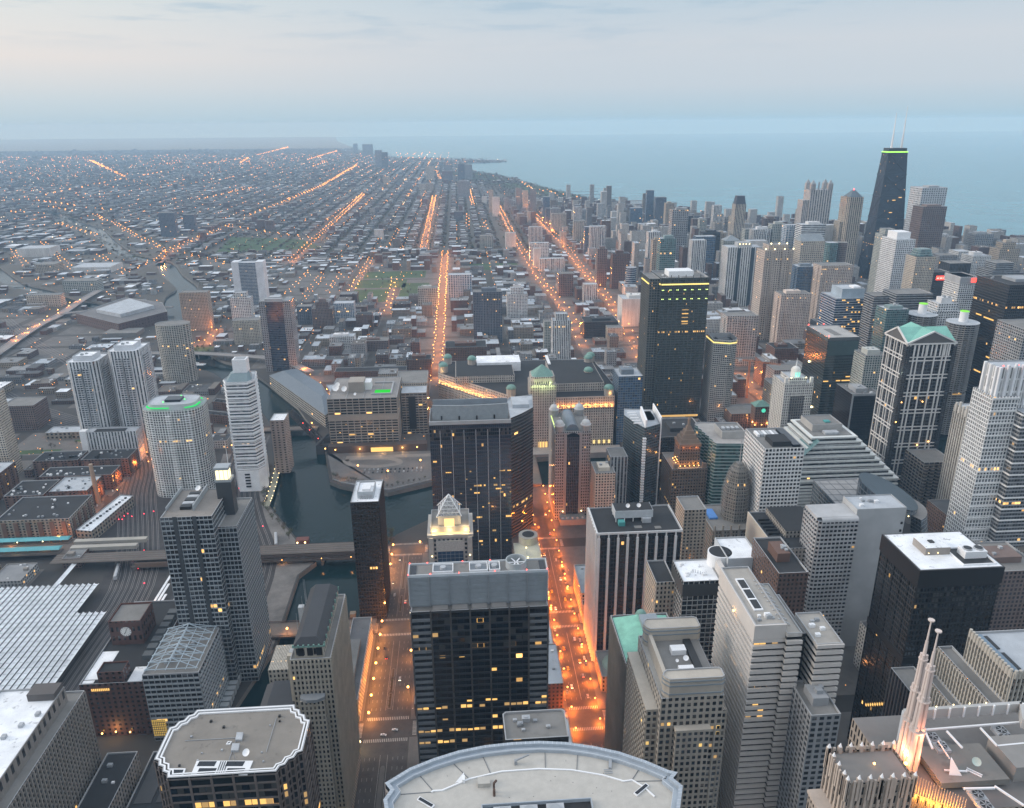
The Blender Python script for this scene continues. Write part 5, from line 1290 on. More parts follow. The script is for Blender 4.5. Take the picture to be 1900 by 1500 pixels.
# ================================================================== LANDMARKS, EAST SIDE
# ---- brown set-back tower with orange floodlights
f_de = facade('facade_brown_deco', (.17, .125, .095), (.015, .013, .012), .48, .52, .008)
dst2 = plain('brown_stone', (.23, .165, .12), .85, .8, 1.15, .1)
T18 = hero('office_tower', 'brown stepped tower with orange floodlit ledges and a small pyramid top', 'tower', rect(219, 257, 735, 780), 76, f_de, 2.9, 3.6, R_GREY)
shell(T18, rect(228, 250, 742, 764), 76.1, 101, f_de, 2.8, 3.6, R_GREY, name='upper_wall')
bx(T18, 'orange_cornice', dst2, 227.4, 250.6, 741.4, 764.6, 99.5, 102.6)
for k in range(4): MB().prism(rect(229+k*2.3, 249-k*2.3, 743+k*2.3, 763-k*2.3), 102.6+k*4.2, 106.8+k*4.2, poly2=rect(230+k*2.3, 248-k*2.3, 744+k*2.3, 762-k*2.3)).build('stepped_roof', dst2, T18)
MB().cyl(239, 753, 119, 127, 1.6, 8).build('lantern', dst2, T18); MB().cyl(239, 753, 127, 129, 2, 8, .3).build('lantern_cap', dst2, T18)
q = [(229+k*5, 740.5, 78) for k in range(5)]+[(226.6, 744+k*6, 78) for k in range(4)]
balls(T18, 'floodlight', GLOW_W, q, .45); lamp_pts([(p[0], p[1]-.3, 79.5) for p in q], 500, (1, .42, .1), .2, T18)
lamp_pts([(232+k*7, 740.2, 98.0) for k in range(3)]+[(226.2, 748+k*8, 98.0) for k in range(2)], 420, (1, .3, .08), .2, T18)
for xx in (221, 252): bx(T18, 'corner_pylon', dst2, xx, xx+4, 735.5, 739, 76.1, 82)
windows(T18, rect(219, 257, 734.95, 780), 20, 74, 2.9, 3.6, .46, .5, 'S', 80, .01, 18)
# ---- scaffolded octagon tower
f_sc = facade('facade_scaffold', (.21, .195, .17), (.03, .033, .035), .55, .6, .006)
T19 = hero('office_tower', 'tower wrapped in scaffolding that tapers to a bare octagonal crown with a spire', 'tower', rect(226, 268, 617, 668), 68, f_sc, 2.6, 3.6, R_GREY)
oc = lambda r_: [(255+r_*math.cos(R(22.5+45*i)), 643+r_*math.sin(R(22.5+45*i))) for i in range(8)]
MB().prism(oc(13), 68.1, 98, bay=2.4, fh=3.6, poly2=oc(12.4)).build('octagon_wall', f_sc, T19)
MB().prism(oc(12.2), 98, 118, bay=2.4, fh=3.6, poly2=oc(8.2)).build('octagon_upper_wall', f_sc, T19); MB().prism(oc(7.5), 118, 125, poly2=oc(3.4), bay=2, fh=3.5).build('crown', f_sc, T19)
MB().cyl(255, 643, 125, 149, .7, 6, .25).build('spire', M_STEEL, T19)
t = MB(); sp = plain('scaffold_pole', (.26, .255, .24), .6)
def ring(z): return 13.9 if z < 98 else 13.9-(z-98)/20*4.6 if z < 118 else 9.3-(z-118)/7*4.5
zz = 60
while zz < 125:
 a, c_ = oc(ring(zz)), oc(ring(zz+2.1))
 for i in range(8):
  p, q = Vector((*a[i], zz)), Vector((*a[(i+1) % 8], zz)); t.beam(p, q, .22)
  p2, q2 = Vector((*c_[i], zz+2.1)), Vector((*c_[(i+1) % 8], zz+2.1))
  for s in (0, .33, .66): t.beam(p.lerp(q, s), p2.lerp(q2, s), .16)
 zz += 2.1
t.build('scaffolding', sp, T19)
bx(T19, 'blue_tarpaulin', plain('tarpaulin_blue', (.08, .25, .62), .5), 230, 238, 640, 658, 68.1, 70)
for k in range(6): bx(T19, 'gothic_pinnacle', plain('scaffold_stone', (.27, .25, .22)), 227+k*7.6, 228.4+k*7.6, 616.2, 617.6, 60, 74)
# ---- teal zigzag block
f_te = facade('facade_teal', (.22, .29, .28), (.03, .085, .082), 1, .62, .01, ior=1.8)
zig = [(262, 728), (300, 724), (302, 786), (262, 790)]
w_ = []
for k in range(6): w_ += [(262-6+k*1.0, 786-k*9.6), (256-1.5+k*1.0, 781-k*9.6)]
T20 = hero('office_tower', 'teal glass office block with a saw toothed west flank and grey roof box', 'tower', [(262, 728), (300, 724), (302, 786), (262, 790)]+w_, 107, f_te, 3, 3.8, roofmat('roof_warm_grey', (.36, .34, .32), .3), 1.2)
shell(T20, rect(272, 297, 742, 768), 107.1, 114, plain('pent_warm', (.40, .39, .37)), 4, 4, R_GREY, name='penthouse')
for k in range(4): bx(T20, 'roof_unit', M_UNIT, 275+k*5, 278+k*5, 750, 756, 114.1, 116)
frame(T20, [(262, 728), (300, 724), (302, 786), (262, 790)], 4, 107, 30, 3.8, 0, .3, .8, .4, plain('teal_band', (.25, .34, .33), .4), which='S')
# ---- black and white gridded block
f_gr = facade('facade_white_grid', (.66, .66, .65), (.012, .014, .016), .74, .60, .006)
gwp = plain('grid_white', (.76, .76, .75), .7, .88, 1.06, .1)
T21 = hero('office_tower', 'office block with a strong white grid over black windows and a sloping black roof piece', 'tower', rect(268, 304, 620, 669), 147, f_gr, 3.4, 3.8, R_GREY)
frame(T21, rect(268, 304, 620, 669), 0, 148, 3.4, 3.8, .8, .6, 1.3, .5, gwp, which='SW')
bx(T21, 'black_roof_shed', R_DARK, 277, 294, 626, 644, 147.05, 152); bx(T21, 'glass_roof_light', WIN_DK[1], 295, 302, 624, 664, 147.1, 149.5)
for k in range(6): bx(T21, 'roof_unit', M_UNIT if k % 2 else M_WHITE, 272+k*3.5, 274.5+k*3.5, 650, 660, 147.1, 149.6)
# ---- terraced banded block
f_tr = facade('facade_terrace', (.42, .44, .44), (.012, .018, .020), 1, .55, .006)
T22 = thing('office_building', 'broad terraced block whose white bands step down like stairs to the east', 'building', (420, 770, 0)); claim(rect(365, 480, 745, 830))
twh = plain('terrace_white', (.68, .70, .68), .6, .88, 1.08, .1)
for k in range(10):
 za, zb = (0 if k == 0 else 46+k*5.2), 46+(k+1)*5.2
 x1 = 478-k*5.4; y0 = 748+k*1.2; x0 = 366+max(0, k-4)*2.6; y1 = 832-k*2
 MB().box(x0, x1, y0, y1, za, zb-1.7, bay=3, fh=3.7).build('storey', f_tr, T22)
 MB().box(x0-.8, x1+.9, y0-.9, y1+.5, zb-1.7, zb-.05).build('white_band', twh, T22)
t = MB(); zz = 4
while zz < 46: t.box(365.2, 478.9, 747.1, 747.95, zz, zz+1.7); t.box(365.2, 365.95, 748, 832, zz, zz+1.7); zz += 3.9
t.build('white_band', twh, T22)
bx(T22, 'roof_deck', R_GREY, 382, 426, 762, 810, 97.9, 98.3); shell(T22, rect(386, 420, 775, 806), 98.35, 105, plain('pent_warm', (0, 0, 0)), 4, 4, R_GREY, name='penthouse')
t = MB().face([(366, 750, 78), (384, 750, 97), (384, 770, 97), (366, 790, 78)]); t.build('glazed_slope', plain('green_glazing', (.10, .19, .19), .15), T22)
bx(T22, 'roof_unit', M_UNIT, 396, 412, 764, 772, 98.4, 101); bx(T22, 'roof_unit', plain('teal_paint', (0, 0, 0)), 404, 410, 783, 789, 105.1, 106.5)
# ---- civic block with the sliced drum roof
f_th = facade('facade_thompson', (.19, .20, .21), (.06, .08, .095), .88, .8, .006, ior=1.8)
T23 = thing('civic_building', 'squat glass civic block whose sliced drum roof tilts like a great disc', 'building', (400, 655, 0)); claim(rect(346, 480, 600, 720))
blk = [(350, 618), (395, 606), (398, 690), (352, 690)]
shell(T23, blk, 0, 80, f_th, 4, 4, roofmat('roof_tiled_grey', (.30, .30, .30), .25), 1)
t = MB()
for k in range(6): t.beam((352, 622+k*12, 80.2), (396, 618+k*12, 80.2), .25)
for k in range(5): t.beam((356+k*9, 619, 80.2), (357+k*9, 688, 80.2), .25)
t.build('roof_joint', plain('joint_dark', (.13, .14, .15)), T23)
dcx, dcy, dr = 398, 634, 27
low = [(dcx+dr*math.cos(2*math.pi*i/40), dcy+dr*math.sin(2*math.pi*i/40)) for i in range(40)]
ztop = lambda x, y: 94-.38*(x-dcx)+.16*(y-dcy)
t = MB()
for i in range(40):
 a, c_ = low[i], low[(i+1) % 40]
 t.face([(*a, 80.1), (*c_, 80.1), (*c_, ztop(*c_)), (*a, ztop(*a))], [(i, 20), (i+1, 20), (i+1, 24), (i, 24)])
t.build('drum_wall', f_th, T23)
t = MB()
for s in range(18):       # ribs of the disc
 a0, a1 = -dr+s*3, -dr+s*3+2.75
 def row(a): h = math.sqrt(max(0, dr*dr-a*a)); return [(dcx+a, dcy-h), (dcx+a, dcy+h)]
 p, q = row(a0), row(a1)
 t.face([(*p[0], ztop(*p[0])+.1), (*q[0], ztop(*q[0])+.1), (*q[1], ztop(*q[1])+.1), (*p[1], ztop(*p[1])+.1)])
t.build('disc_roof', plain('disc_blue_grey', (.075, .105, .125), .45, .85, 1.15, .1), T23)
MB().face([(*p, ztop(*p)-.05) for p in low]).build('disc_base', plain('disc_dark', (.03, .04, .048), .5), T23)
bul = [(400+44*math.sin(R(a)), 634-44*math.cos(R(a))) for a in range(28, 118, 6)]
t = MB(); n_ = len(bul)
for i in range(n_-1):
 for z0_, z1_, s0, s1 in ((0, 26, 1.0, 1.0), (26, 52, 1.0, .9), (52, 78, .9, .8)):
  f = lambda p, s: (400+(p[0]-400)*s*.98, 640+(p[1]-640)*s*.98)
  a, c_ = f(bul[i], s0), f(bul[i+1], s0); d, e = f(bul[i+1], s1), f(bul[i], s1)
  t.face([(*a, z0_), (*c_, z0_), (*d, z1_), (*e, z1_)], [(i*2, z0_/4), (i*2+2, z0_/4), (i*2+2, z1_/4), (i*2, z1_/4)])
t.build('curved_glass_wall', f_th, T23)
t = MB()
for i in range(n_-1):
 a, c_ = [(400+(p[0]-400)*.784, 640+(p[1]-640)*.784) for p in (bul[i], bul[i+1])]
 t.face([(*a, 78.02), (*c_, 78.02), (dcx+4, dcy+4, 78.02)])
t.build('curved_roof', plain('roof_taupe', (.24, .225, .21)), T23)
balls(T23, 'roof_lamp', GLOW_Y, [(376, 625, 82), (384, 616, 82), (380, 640, 82), (404, 606, 82)], .5)
# ---- green gabled tower
f_77 = facade('facade_gabled', (.07, .07, .072), (.008, .010, .014), .86, .80, .012)
gab = plain('gable_stone', (.70, .68, .655), .75, .88, 1.08, .1)
g0 = rect(497, 552, 803, 848)
T24 = hero('office_tower', 'pale stone and black glass tower under a green roof of four crossing gables', 'tower', g0, 188, f_77, 4.6, 4.2, R_GREY, .4)
t = MB()
for z0_ in range(0, 188, 21):
 for dz in (0, 4.2): t.box(496.1, 552.9, 802.1, 802.95, z0_+dz, z0_+dz+1.1); t.box(496.1, 496.95, 803, 848, z0_+dz, z0_+dz+1.1)
t.build('double_band', gab, T24)
for xx in (497, 505.5, 510, 519, 530, 539, 543.5, 551): bx(T24, 'pier', gab, xx-.5, xx+.9, 802.0, 802.98, 0, 187)
for yy in (803.2, 811, 815, 823, 828, 836, 840, 847): bx(T24, 'pier', gab, 496.0, 496.98, yy-.5, yy+.5, 0, 187)
bx(T24, 'corner_bay', f_77, 494.8, 500.4, 800.8, 806, 6, 186, 2.8, 2.1); bx(T24, 'corner_bay', f_77, 549.5, 554, 800.8, 806, 6, 186, 2.8, 2.1)
xm, ym, zr = 524.5, 825.5, 202
cg = plain('copper_bright', (.20, .46, .38), .65, .85, 1.12, .1)
t = MB()
for (ax, ay), (bx_, by_), rg in (((496, 802), (553, 802), (xm, 802)), ((553, 802), (553, 849), (553, ym)), ((553, 849), (496, 849), (xm, 849)), ((496, 849), (496, 802), (496, ym))):
 t.face([(ax, ay, 189), (*rg, zr), (xm, ym, zr)]); t.face([(*rg, zr), (bx_, by_, 189), (xm, ym, zr)])
t.build('copper_roof', cg, T24)
t = MB(); t2 = MB()
for (ax, ay), (bx_, by_), rg, nn in (((495.6, 801.6), (553.4, 801.6), (xm, 801.6), (0, -1)), ((495.6, 849.4), (495.6, 801.6), (495.6, ym), (-1, 0))):
 t2.face([(ax, ay, 188.5), (bx_, by_, 188.5), (*rg, zr-.3)])
 for p, q in (((ax, ay, 189), (*rg, zr+.3)), ((*rg, zr+.3), (bx_, by_, 189)), ((ax, ay, 188.4), (bx_, by_, 188.4))): t.beam(p, q, 1.6)
t2.build('gable_wall', plain('gable_dark', (.11, .105, .10)), T24); t.build('gable_cornice', gab, T24)
for k in range(11): bx(T24, 'colonnette', gab, 499+k*5.1, 500.6+k*5.1, 801.5, 802.0, 174, 187.5)
balls(T24, 'lamp', GLOW_W, [(500, 801, 120), (525, 801, 120), (497, 800.5, 96), (541, 801, 70), (528, 801, 66), (524, 801, 28)], .7)
# ---- corn-cob round towers
def cob(x, y, h, r, label, green):
 t0 = thing('round_tower', label, 'tower', (x, y, 0), 'pair of round balcony towers'); claim(rect(x-r, x+r, y-r, y+r))
 MB().cyl(x, y, 0, h, r-2.2, 32, bay=2.4, fh=2.9).build('wall', facade('facade_cob', (.13, .13, .13), (.012, .014, .017), .7, .7, .012), t0)
 t = MB(); sl = plain('balcony_concrete', (.26, .26, .255), .85)
 k = 0
 while k*2.9 < h-1:
  rr = [(x+(r+.55*math.cos(i*math.pi*.5))*math.cos(2*math.pi*i/64), y+(r+.55*math.cos(i*math.pi*.5))*math.sin(2*math.pi*i/64)) for i in range(64)]
  if not (58 < k*2.9 < 63): t.prism(rr, k*2.9, k*2.9+(1.0 if k*2.9 > 60 else 1.2))
  k += 1
 t.build('balcony_ring', sl, t0)
 t = MB(); 
 for i in range(16): a = 2*math.pi*i/16; t.beam((x+(r-1.2)*math.cos(a), y+(r-1.2)*math.sin(a), 0), (x+(r-1.2)*math.cos(a), y+(r-1.2)*math.sin(a), h), .8)
 t.build('column', sl, t0)
 MB().cyl(x, y, h, h+.9, r+.4, 40).build('roof', R_PALE, t0); MB().cyl(x, y, h+.9, h+15, 5.6, 20).build('lift_drum', M_WHITE, t0)
 if green: MB().cyl(x, y, h+15, h+15.8, 5.8, 20).build('green_rim', glow('rim_green', (.35, 1, .12), 1.0), t0)
 bx(t0, 'lit_floor', WIN_LIT[1], x-9, x+4, y-r-.9, y-r+.2, 61, 62.2)
cob(693, 1001, 160, 20.5, 'round corn cob tower nearest the green gabled one, ringed by balconies', True)
cob(664, 1052, 160, 20.5, 'round corn cob tower mostly hidden behind the green gabled one', True)
# ---- white crowned office tower at the right edge
f_ti = facade('facade_title', (.72, .72, .71), (.10, .11, .12), .55, .7, .02)
tiw = plain('title_white', (.82, .82, .81), .7, .9, 1.06, .1)
T25 = hero('office_tower', 'tall white gridded tower with a bright crown of vertical fins at the right edge', 'tower', rect(473, 497, 622, 650), 189, f_ti, 2.9, 3.9, R_PALE)
frame(T25, rect(473, 497, 622, 650), 0, 190, 2.9, 3.9, .55, .5, .55, .4, tiw, which='SW')
t = MB()
for z0_ in range(8, 190, 12): t.box(472.3, 497.4, 620.9, 621.95, z0_, z0_+1.3)
t.build('deep_band', tiw, T25)
shell(T25, rect(497.1, 560, 612, 655), 0, 176, facade('facade_title_bay', (.30, .31, .32), (.04, .045, .05), .9, .6, .05), 2.8, 3.9, R_PALE, name='stepped_bay_wall')
frame(T25, rect(497.1, 560, 612, 655), 0, 176, 30, 11.7, 0, .6, 1.3, .7, tiw, which='SW')
shell(T25, rect(478, 540, 628, 650), 176.3, 214, facade('facade_title_top', (.78, .78, .77), (.28, .29, .29), .5, .85, .0), 2.6, 12, R_PALE, name='crown_wall')
for k in range(9): bx(T25, 'crown_fin', M_WHITE, 477+k*7, 479+k*7, 625.6, 627.95, 180, 216+3*math.sin(k*.8))
for k in range(3): bx(T25, 'crown_fin', M_WHITE, 475.6, 477.9, 629+k*8, 631+k*8, 186, 216)
balls(T25, 'warning_light', GLOW_R, [(480, 627, 217.5), (494, 627, 218)], .6)
# ---- ornate white crowned tower
f_or = facade('facade_ornate', (.40, .37, .335), (.03, .028, .026), .45, .9, .012)
T26 = hero('office_tower', 'slender cream tower with dark window columns and a scalloped crown by the right edge', 'tower', rect(530, 563, 722, 752), 134, f_or, 3.6, 3.7, R_PALE)
crs = plain('cream_crown', (.52, .50, .46))
t = MB()
for k in range(7): t.cyl(531+k*5.2, 721.4, 128, 138+(2.5 if k % 2 else 0), 1.5, 8)
for k in range(5): t.cyl(529.4, 724+k*6, 128, 138+(2.5 if k % 2 else 0), 1.5, 8)
t.build('crown_turrets', crs, T26); frame(T26, rect(530, 563, 722, 752), 0, 134, 3.6, 3.7, 1.4, .7, 0, 0, crs, which='SW')
T26b = hero('office_building', 'squat brown block of rounded dark window bands below the green gabled tower', 'building', rect(512, 548, 758, 796), 62, facade('facade_brown_band', (.22, .19, .165), (.012, .013, .014), .8, .6, .01), 6, 4, R_GREY)
for k in range(5): MB().cyl(515+k*7.4, 757, 0, 58, 2.4, 14, bay=2, fh=4).build('rounded_bay', facade('facade_brown_band', 0, 0), T26b)
# ---- white spired tower
f_wr = facade('facade_white_deco', (.66, .64, .60), (.03, .03, .034), .5, .55, .02)
wst = plain('white_terracotta', (.72, .70, .655), .8, .88, 1.08, .1)
T27 = hero('office_tower', 'white stepped tower with a small domed lantern and white spire by the river', 'tower', rect(404, 441, 898, 935), 112, f_wr, 2.7, 3.6, R_PALE)
frame(T27, rect(404, 441, 898, 935), 0, 113, 5.4, 3.6, 1.0, .6, 0, 0, wst, which='SW')
bx(T27, 'dark_window_strip', facade('strip_dark', (.2, .19, .18), (.015, .016, .02), .6, .7, .01), 413, 431, 897.2, 897.9, 8, 96, 3, 3.6)
shell(T27, rect(411, 434, 902, 930), 112.1, 118, f_wr, 2.7, 3.6, R_PALE, name='upper_wall')
MB().cyl(422.5, 912, 118.1, 127, 6, 12).build('lantern', wst, T27); MB().dome(422.5, 912, 127, 5.6, 4.4, 12, 4).build('lantern_dome', wst, T27); MB().cyl(422.5, 912, 131, 142, 1.0, 8, .15).build('spire', M_WHITE, T27)
for k in range(3): bx(T27, 'green_lit_arch', glow('aqua_glow', (.35, 1, .85), 1.0), 419.4+k*2.4, 420.9+k*2.4, 905.4, 905.9, 119, 125)
balls(T27, 'floodlight', GLOW_Y, [(413, 901, 119.5), (432, 901, 119.5)], .6); lamp_pts([(413, 900.4, 120), (432, 900.4, 120), (422, 903.5, 120)], 900, (.8, 1, .85), parent=T27)
for xx in (404.5, 437): bx(T27, 'corner_pavilion', wst, xx, xx+3.6, 898.5, 902, 112.1, 120)
# ---- clock tower on the river warehouse
T28 = hero('clock_building', 'brick river warehouse carrying a clock tower with a green hipped cap', 'building', rect(385, 470, 1020, 1060), 26, facade('facade_warehouse', (.20, .115, .08), (.03, .03, .03), .5, .6, .05), 3.6, 3.8, R_GREY)
shell(T28, rect(413, 434, 1004, 1019.5), 0, 42, facade('facade_warehouse', 0, 0), 3.6, 3.8, R_DARK, name='clock_tower_wall')
MB().prism(rect(411.5, 435.5, 1002.5, 1021), 43.3, 50, poly2=rect(421, 426, 1010, 1013)).build('copper_cap', copper, T28)
MB().cyl(0, 0, 0, .4, 3, 20).build('clock_face', glow('clock_green', (.12, .9, .6), .9), T28).matrix_world = Matrix.Translation((425, 1003.9, 37)) @ Matrix.Rotation(R(90), 4, 'X')
balls(T28, 'floodlight', GLOW_W, [(414, 1002.4, 16), (433, 1002.4, 16), (424, 1002.4, 16)], .6); lamp_pts([(414, 1002, 17), (433, 1002, 17), (412, 1012, 17)], 2600, (1, .4, .1), parent=T28)
# ---- windowless black block, teal box, blue banded block
T29 = hero('office_tower', 'black windowless slab framed in grey concrete between the teal black box and the gabled tower', 'tower', rect(498, 536, 903, 950), 92, facade('facade_black_blank', (.012, .013, .016), (.008, .009, .011), .9, .9, .0, blinds=0), 2, 3.6, R_GREY)
t = MB(); t.box(496.5, 498.5, 902, 902.9, 0, 95); t.box(535.5, 538, 902, 902.9, 0, 95); t.box(498.6, 535.4, 902, 902.9, 92, 95); t.build('concrete_frame', M_PARA, T29)
roof_kit(T29, 500, 534, 905, 948, 92, 12, 5)
f_321 = facade('facade_teal_black', (.020, .030, .030), (.010, .024, .024), .9, .8, .015, row=.08, ior=2.0)
T30 = hero('office_tower', 'dark teal glass box tower with a flat pale tiled roof and lit storeys', 'tower', rect(496, 540, 985, 1052), 146, f_321, 1.6, 3.8, roofmat('roof_stone_pale', (.40, .39, .37), .15), 1)
bx(T30, 'roof_band', plain('band_dark_teal', (.09, .10, .10)), 495.3, 540.7, 984.3, 1052.7, 142.5, 145.9); bx(T30, 'roof_recess', R_GREY, 512, 522, 1000, 1035, 146.05, 146.3)
bx(T30, 'grid_top', plain('recess_teal', (.05, .08, .08), .4), 497, 539, 984.0, 984.25, 122, 142)
for x0_, x1_, z_ in ((497, 504, 84), (515, 521, 84.5), (523, 538, 84.5), (528, 534, 90), (497, 510, 34)): bx(T30, 'lit_window', glow('window_lit', 0, 0), x0_, x1_, 984.5, 984.9, z_, z_+1.5)
balls(T30, 'warning_light', GLOW_R, [(497, 1050, 149), (520, 1052, 149), (497, 986, 149)], .8)
balls(T30, 'facade_lamp', GLOW_Y, [(495, 1030, 100), (495, 1005, 40)], 1.4)
f_353 = facade('facade_blue_band', (.30, .345, .39), (.018, .04, .085), 1, .72, .06, row=.05, lits=1.2)
T31 = hero('office_tower', 'blue glass tower belted by white floor lines with many lit rooms', 'tower', rect(606, 668, 1195, 1250), 152, f_353, 3, 4, R_PALE, 1)
t = MB(); zz = 4
while zz < 150: t.box(605.4, 668.6, 1194.3, 1194.95, zz, zz+.9); t.box(605.4, 605.95, 1195, 1250, zz, zz+.9); zz += 4
t.build('floor_line', plain('floor_line_white', (.42, .46, .50), .5), T31)
shell(T31, rect(618, 656, 1202, 1240), 152.1, 166, plain('plant_pale_blue', (.33, .40, .46)), 4, 4, R_PALE, name='penthouse'); bx(T31, 'roof_unit', M_WHITE, 640, 652, 1210, 1225, 166.1, 169)
r6 = random.Random(77)
for k in range(40):
 xx = 607+3*r6.randint(3, 18); zz = 4*r6.randint(22, 37); bx(T31, 'lit_window', r6.choice(WIN_LIT), xx, xx+2.6, 1194.5, 1194.9, zz+1.2, zz+3)
# ---- tall dark lit tower on the avenue
f_300 = facade('facade_dark_green', (.060, .066, .060), (.012, .024, .024), .66, .6, .03, row=.05, lits=1.4)
T32 = hero('office_tower', 'tall dark green tower with a glowing yellow band under its roof, centre right', 'tower', rect(283, 352, 1066, 1128), 214, f_300, 1.5, 3.7, R_GREY, 3)
dgs = plain('dark_green_steel', (.075, .083, .078), .5)
frame(T32, rect(283, 352, 1066, 1128), 0, 216, 6.3, 3.7, .5, .6, .55, .3, dgs, which='SW')
shell(T32, rect(268, 282.9, 1072, 1120), 0, 214, f_300, 1.5, 3.7, R_GREY, name='west_wing_wall'); frame(T32, rect(268, 282.9, 1072, 1120), 0, 214, 4, 3.7, .5, .6, .55, .3, plain('grey_green_stone', (.17, .17, .155), .7), which='SW')
t = MB(); t.box(283.5, 351.5, 1065.0, 1065.9, 207, 208.8); t.box(281.9, 282.85, 1067, 1073, 207, 208.8); t.box(267, 267.9, 1074, 1118, 207, 208.8)
t.build('light_band', glow('band_yellow', (1.0, .80, .25), 1.5), T32)
balls(T32, 'crown_lamp', glow('lamp_lime', (.75, 1.0, .3), 3.5), [(286+k*10.5+e, 1065, z_) for k in range(7) for z_ in (200, 187) for e in (-1, 1)], .55)
for k in range(7): bx(T32, 'roof_post', dgs, 286+k*10.5, 286.8+k*10.5, 1065, 1065.9, 209, 221)
bx(T32, 'penthouse', M_WHITE, 300, 336, 1090, 1115, 214.1, 222); roof_kit(T32, 286, 348, 1070, 1124, 214, 6, 8, False)
bx(T32, 'lit_floors', WIN_LIT[1], 316, 325, 1065.0, 1065.35, 150, 152); 
for k in range(4): bx(T32, 'lit_floors', WIN_LIT[k % 2], 315.6, 324.8, 1065.0, 1065.35, 153.7+k*5.6, 155.0+k*5.6)
bx(T32, 'lit_lobby', glow('lobby_glow', (1, .6, .2), .8), 286, 349, 1065.1, 1065.8, 8, 11)
# ---- slim tower with the lit cornice
f_sl = facade('facade_slim_grid', (.50, .50, .48), (.04, .05, .058), .74, .6, .02, row=.0)
pl_ = [(364, 1060), (385, 1052), (396, 1056), (400, 1066), (400, 1095), (364, 1095)]
T33 = hero('apartment_tower', 'slim pale gridded tower with a rounded corner and a lit yellow cornice', 'tower', pl_, 121, f_sl, 2.9, 3.1, R_DARK, 7)
q2 = offs(pl_, -.5)
MB().prism(q2, 122.5, 124.3, top=False).build('light_band', glow('band_yellow', 0, 0), T33); frame(T33, pl_, 4, 120, 2.9, 3.1, .35, .4, .4, .4, plain('slim_grid', (.42, .42, .40)), which='SW')
bx(T33, 'roof_unit', M_DARK, 374, 390, 1068, 1085, 121.1, 125)
# ---- mast-topped black tapering tower
f_hk = facade('facade_taper', (.014, .020, .030), (.008, .013, .024), .7, .55, .018)
T34 = thing('skyscraper', 'black tapering skyscraper with a lime green light band and two white masts', 'tower', (1202, 2130, 0)); claim(rect(1140, 1262, 2100, 2190))
b0, b1 = rect(1150, 1252, 2112, 2172), rect(1168, 1222, 2126, 2160)
MB().prism(b0, 0, 340, poly2=b1, bay=2.6, fh=3.5).build('wall', f_hk, T34)
t = MB()
lp_ = lambda s: [tuple(Vector(b0[i]).lerp(Vector(b1[i]), s)) for i in range(4)]
for k in range(6):
 s0, s1 = k/6, (k+1)/6; A, B_ = lp_(s0), lp_(s1)
 for i, j in ((0, 1), (3, 0)):
  t.beam((*A[i], 340*s0), (*B_[j], 340*s1), 1.6); t.beam((*A[j], 340*s0), (*B_[i], 340*s1), 1.6); t.beam((*B_[i], 340*s1), (*B_[j], 340*s1), 1.6)
t.build('cross_brace', plain('brace_black', (.028, .034, .044), .5), T34)
MB().prism(offs(b1, -.6), 340.6, 343.4).build('light_band', glow('band_lime', (.42, 1.0, .12), 2.2), T34)
MB().prism(offs(b1, 2), 343.5, 352).build('roof_plant', plain('brace_black', (0, 0, 0)), T34)
for xx in (1182, 1210):
 t = MB().cyl(xx, 2140, 352, 380, 3.2, 8, 2.4); t.cyl(xx, 2140, 380, 412 if xx < 1200 else 425, 2.0, 8, 1.5); t.cyl(xx, 2140, 412 if xx < 1200 else 425, 442 if xx < 1200 else 458, 1.3, 6, .8); t.build('mast', M_WHITE, T34)
for x_, z_ in ((1195, 215), (1190, 182), (1212, 222)): bx(T34, 'lit_window', WIN_LIT[0], x_, x_+9, 2111+12*z_/344-.6, 2111.6+12*z_/344-.6, z_, z_+2)
# ---- its neighbours on the skyline
f_900 = facade('facade_turreted', (.56, .52, .49), (.10, .11, .12), .48, .97, .006)
T35 = hero('skyscraper', 'pale ribbed tower with four pinnacled corner lanterns on the lake skyline', 'tower', rect(1012, 1076, 2230, 2275), 236, f_900, 7, 5, R_PALE)
for xx in (1012, 1063):
 for yy in (2229.5, 2264):
  bx(T35, 'corner_lantern', f_900, xx, xx+13, yy, yy+11, 236, 254, 3, 6); MB().prism(rect(xx+1, xx+12, yy+1, yy+10), 254, 264, poly2=rect(xx+6, xx+7, yy+5, yy+6)).build('lantern_pinnacle', M_PARA, T35)
for xx in (1032, 1048): bx(T35, 'pinnacle', M_PARA, xx, xx+4, 2229, 2231.5, 237.3, 258)
bx(T35, 'west_wing', f_900, 994, 1011.9, 2234, 2270, 0, 208, 4, 4)
f_pk = facade('facade_tan_ribs', (.46, .40, .32), (.06, .06, .06), .5, .9, .004)
T36 = hero('skyscraper', 'slender tan tower with a dark pyramid cap and red beacon on the lake skyline', 'tower', [(990, 1950), (1022, 1950), (1028, 1956), (1028, 1990), (984, 1990), (984, 1956)], 240, f_pk, 5.4, 5, R_GREY)
MB().prism([(990, 1952), (1022, 1952), (1022, 1988), (990, 1988)], 241.3, 257, poly2=[(1003, 1967), (1009, 1967), (1009, 1973), (1003, 1973)]).build('pyramid_roof', plain('slate_dark_blue', (.10, .13, .15), .6), T36)
balls(T36, 'warning_light', GLOW_R, [(1006, 1970, 258.5)], 1.8)
bx(T36, 'lower_shoulder', f_pk, 976, 983.9, 1960, 1990, 0, 180, 3.6, 3.4)
f_wt = facade('facade_mall_brown', (.165, .115, .10), (.04, .035, .035), .55, .6, .01)
T37 = hero('skyscraper', 'brown concrete tower standing in front of a white gridded one near the right edge', 'tower', rect(1240, 1306, 2040, 2090), 204, f_wt, 5.5, 5.4, R_GREY)
bx(T37, 'penthouse', plain('brown_plant', (.2, .15, .13)), 1255, 1295, 2050, 2075, 204.1, 209)
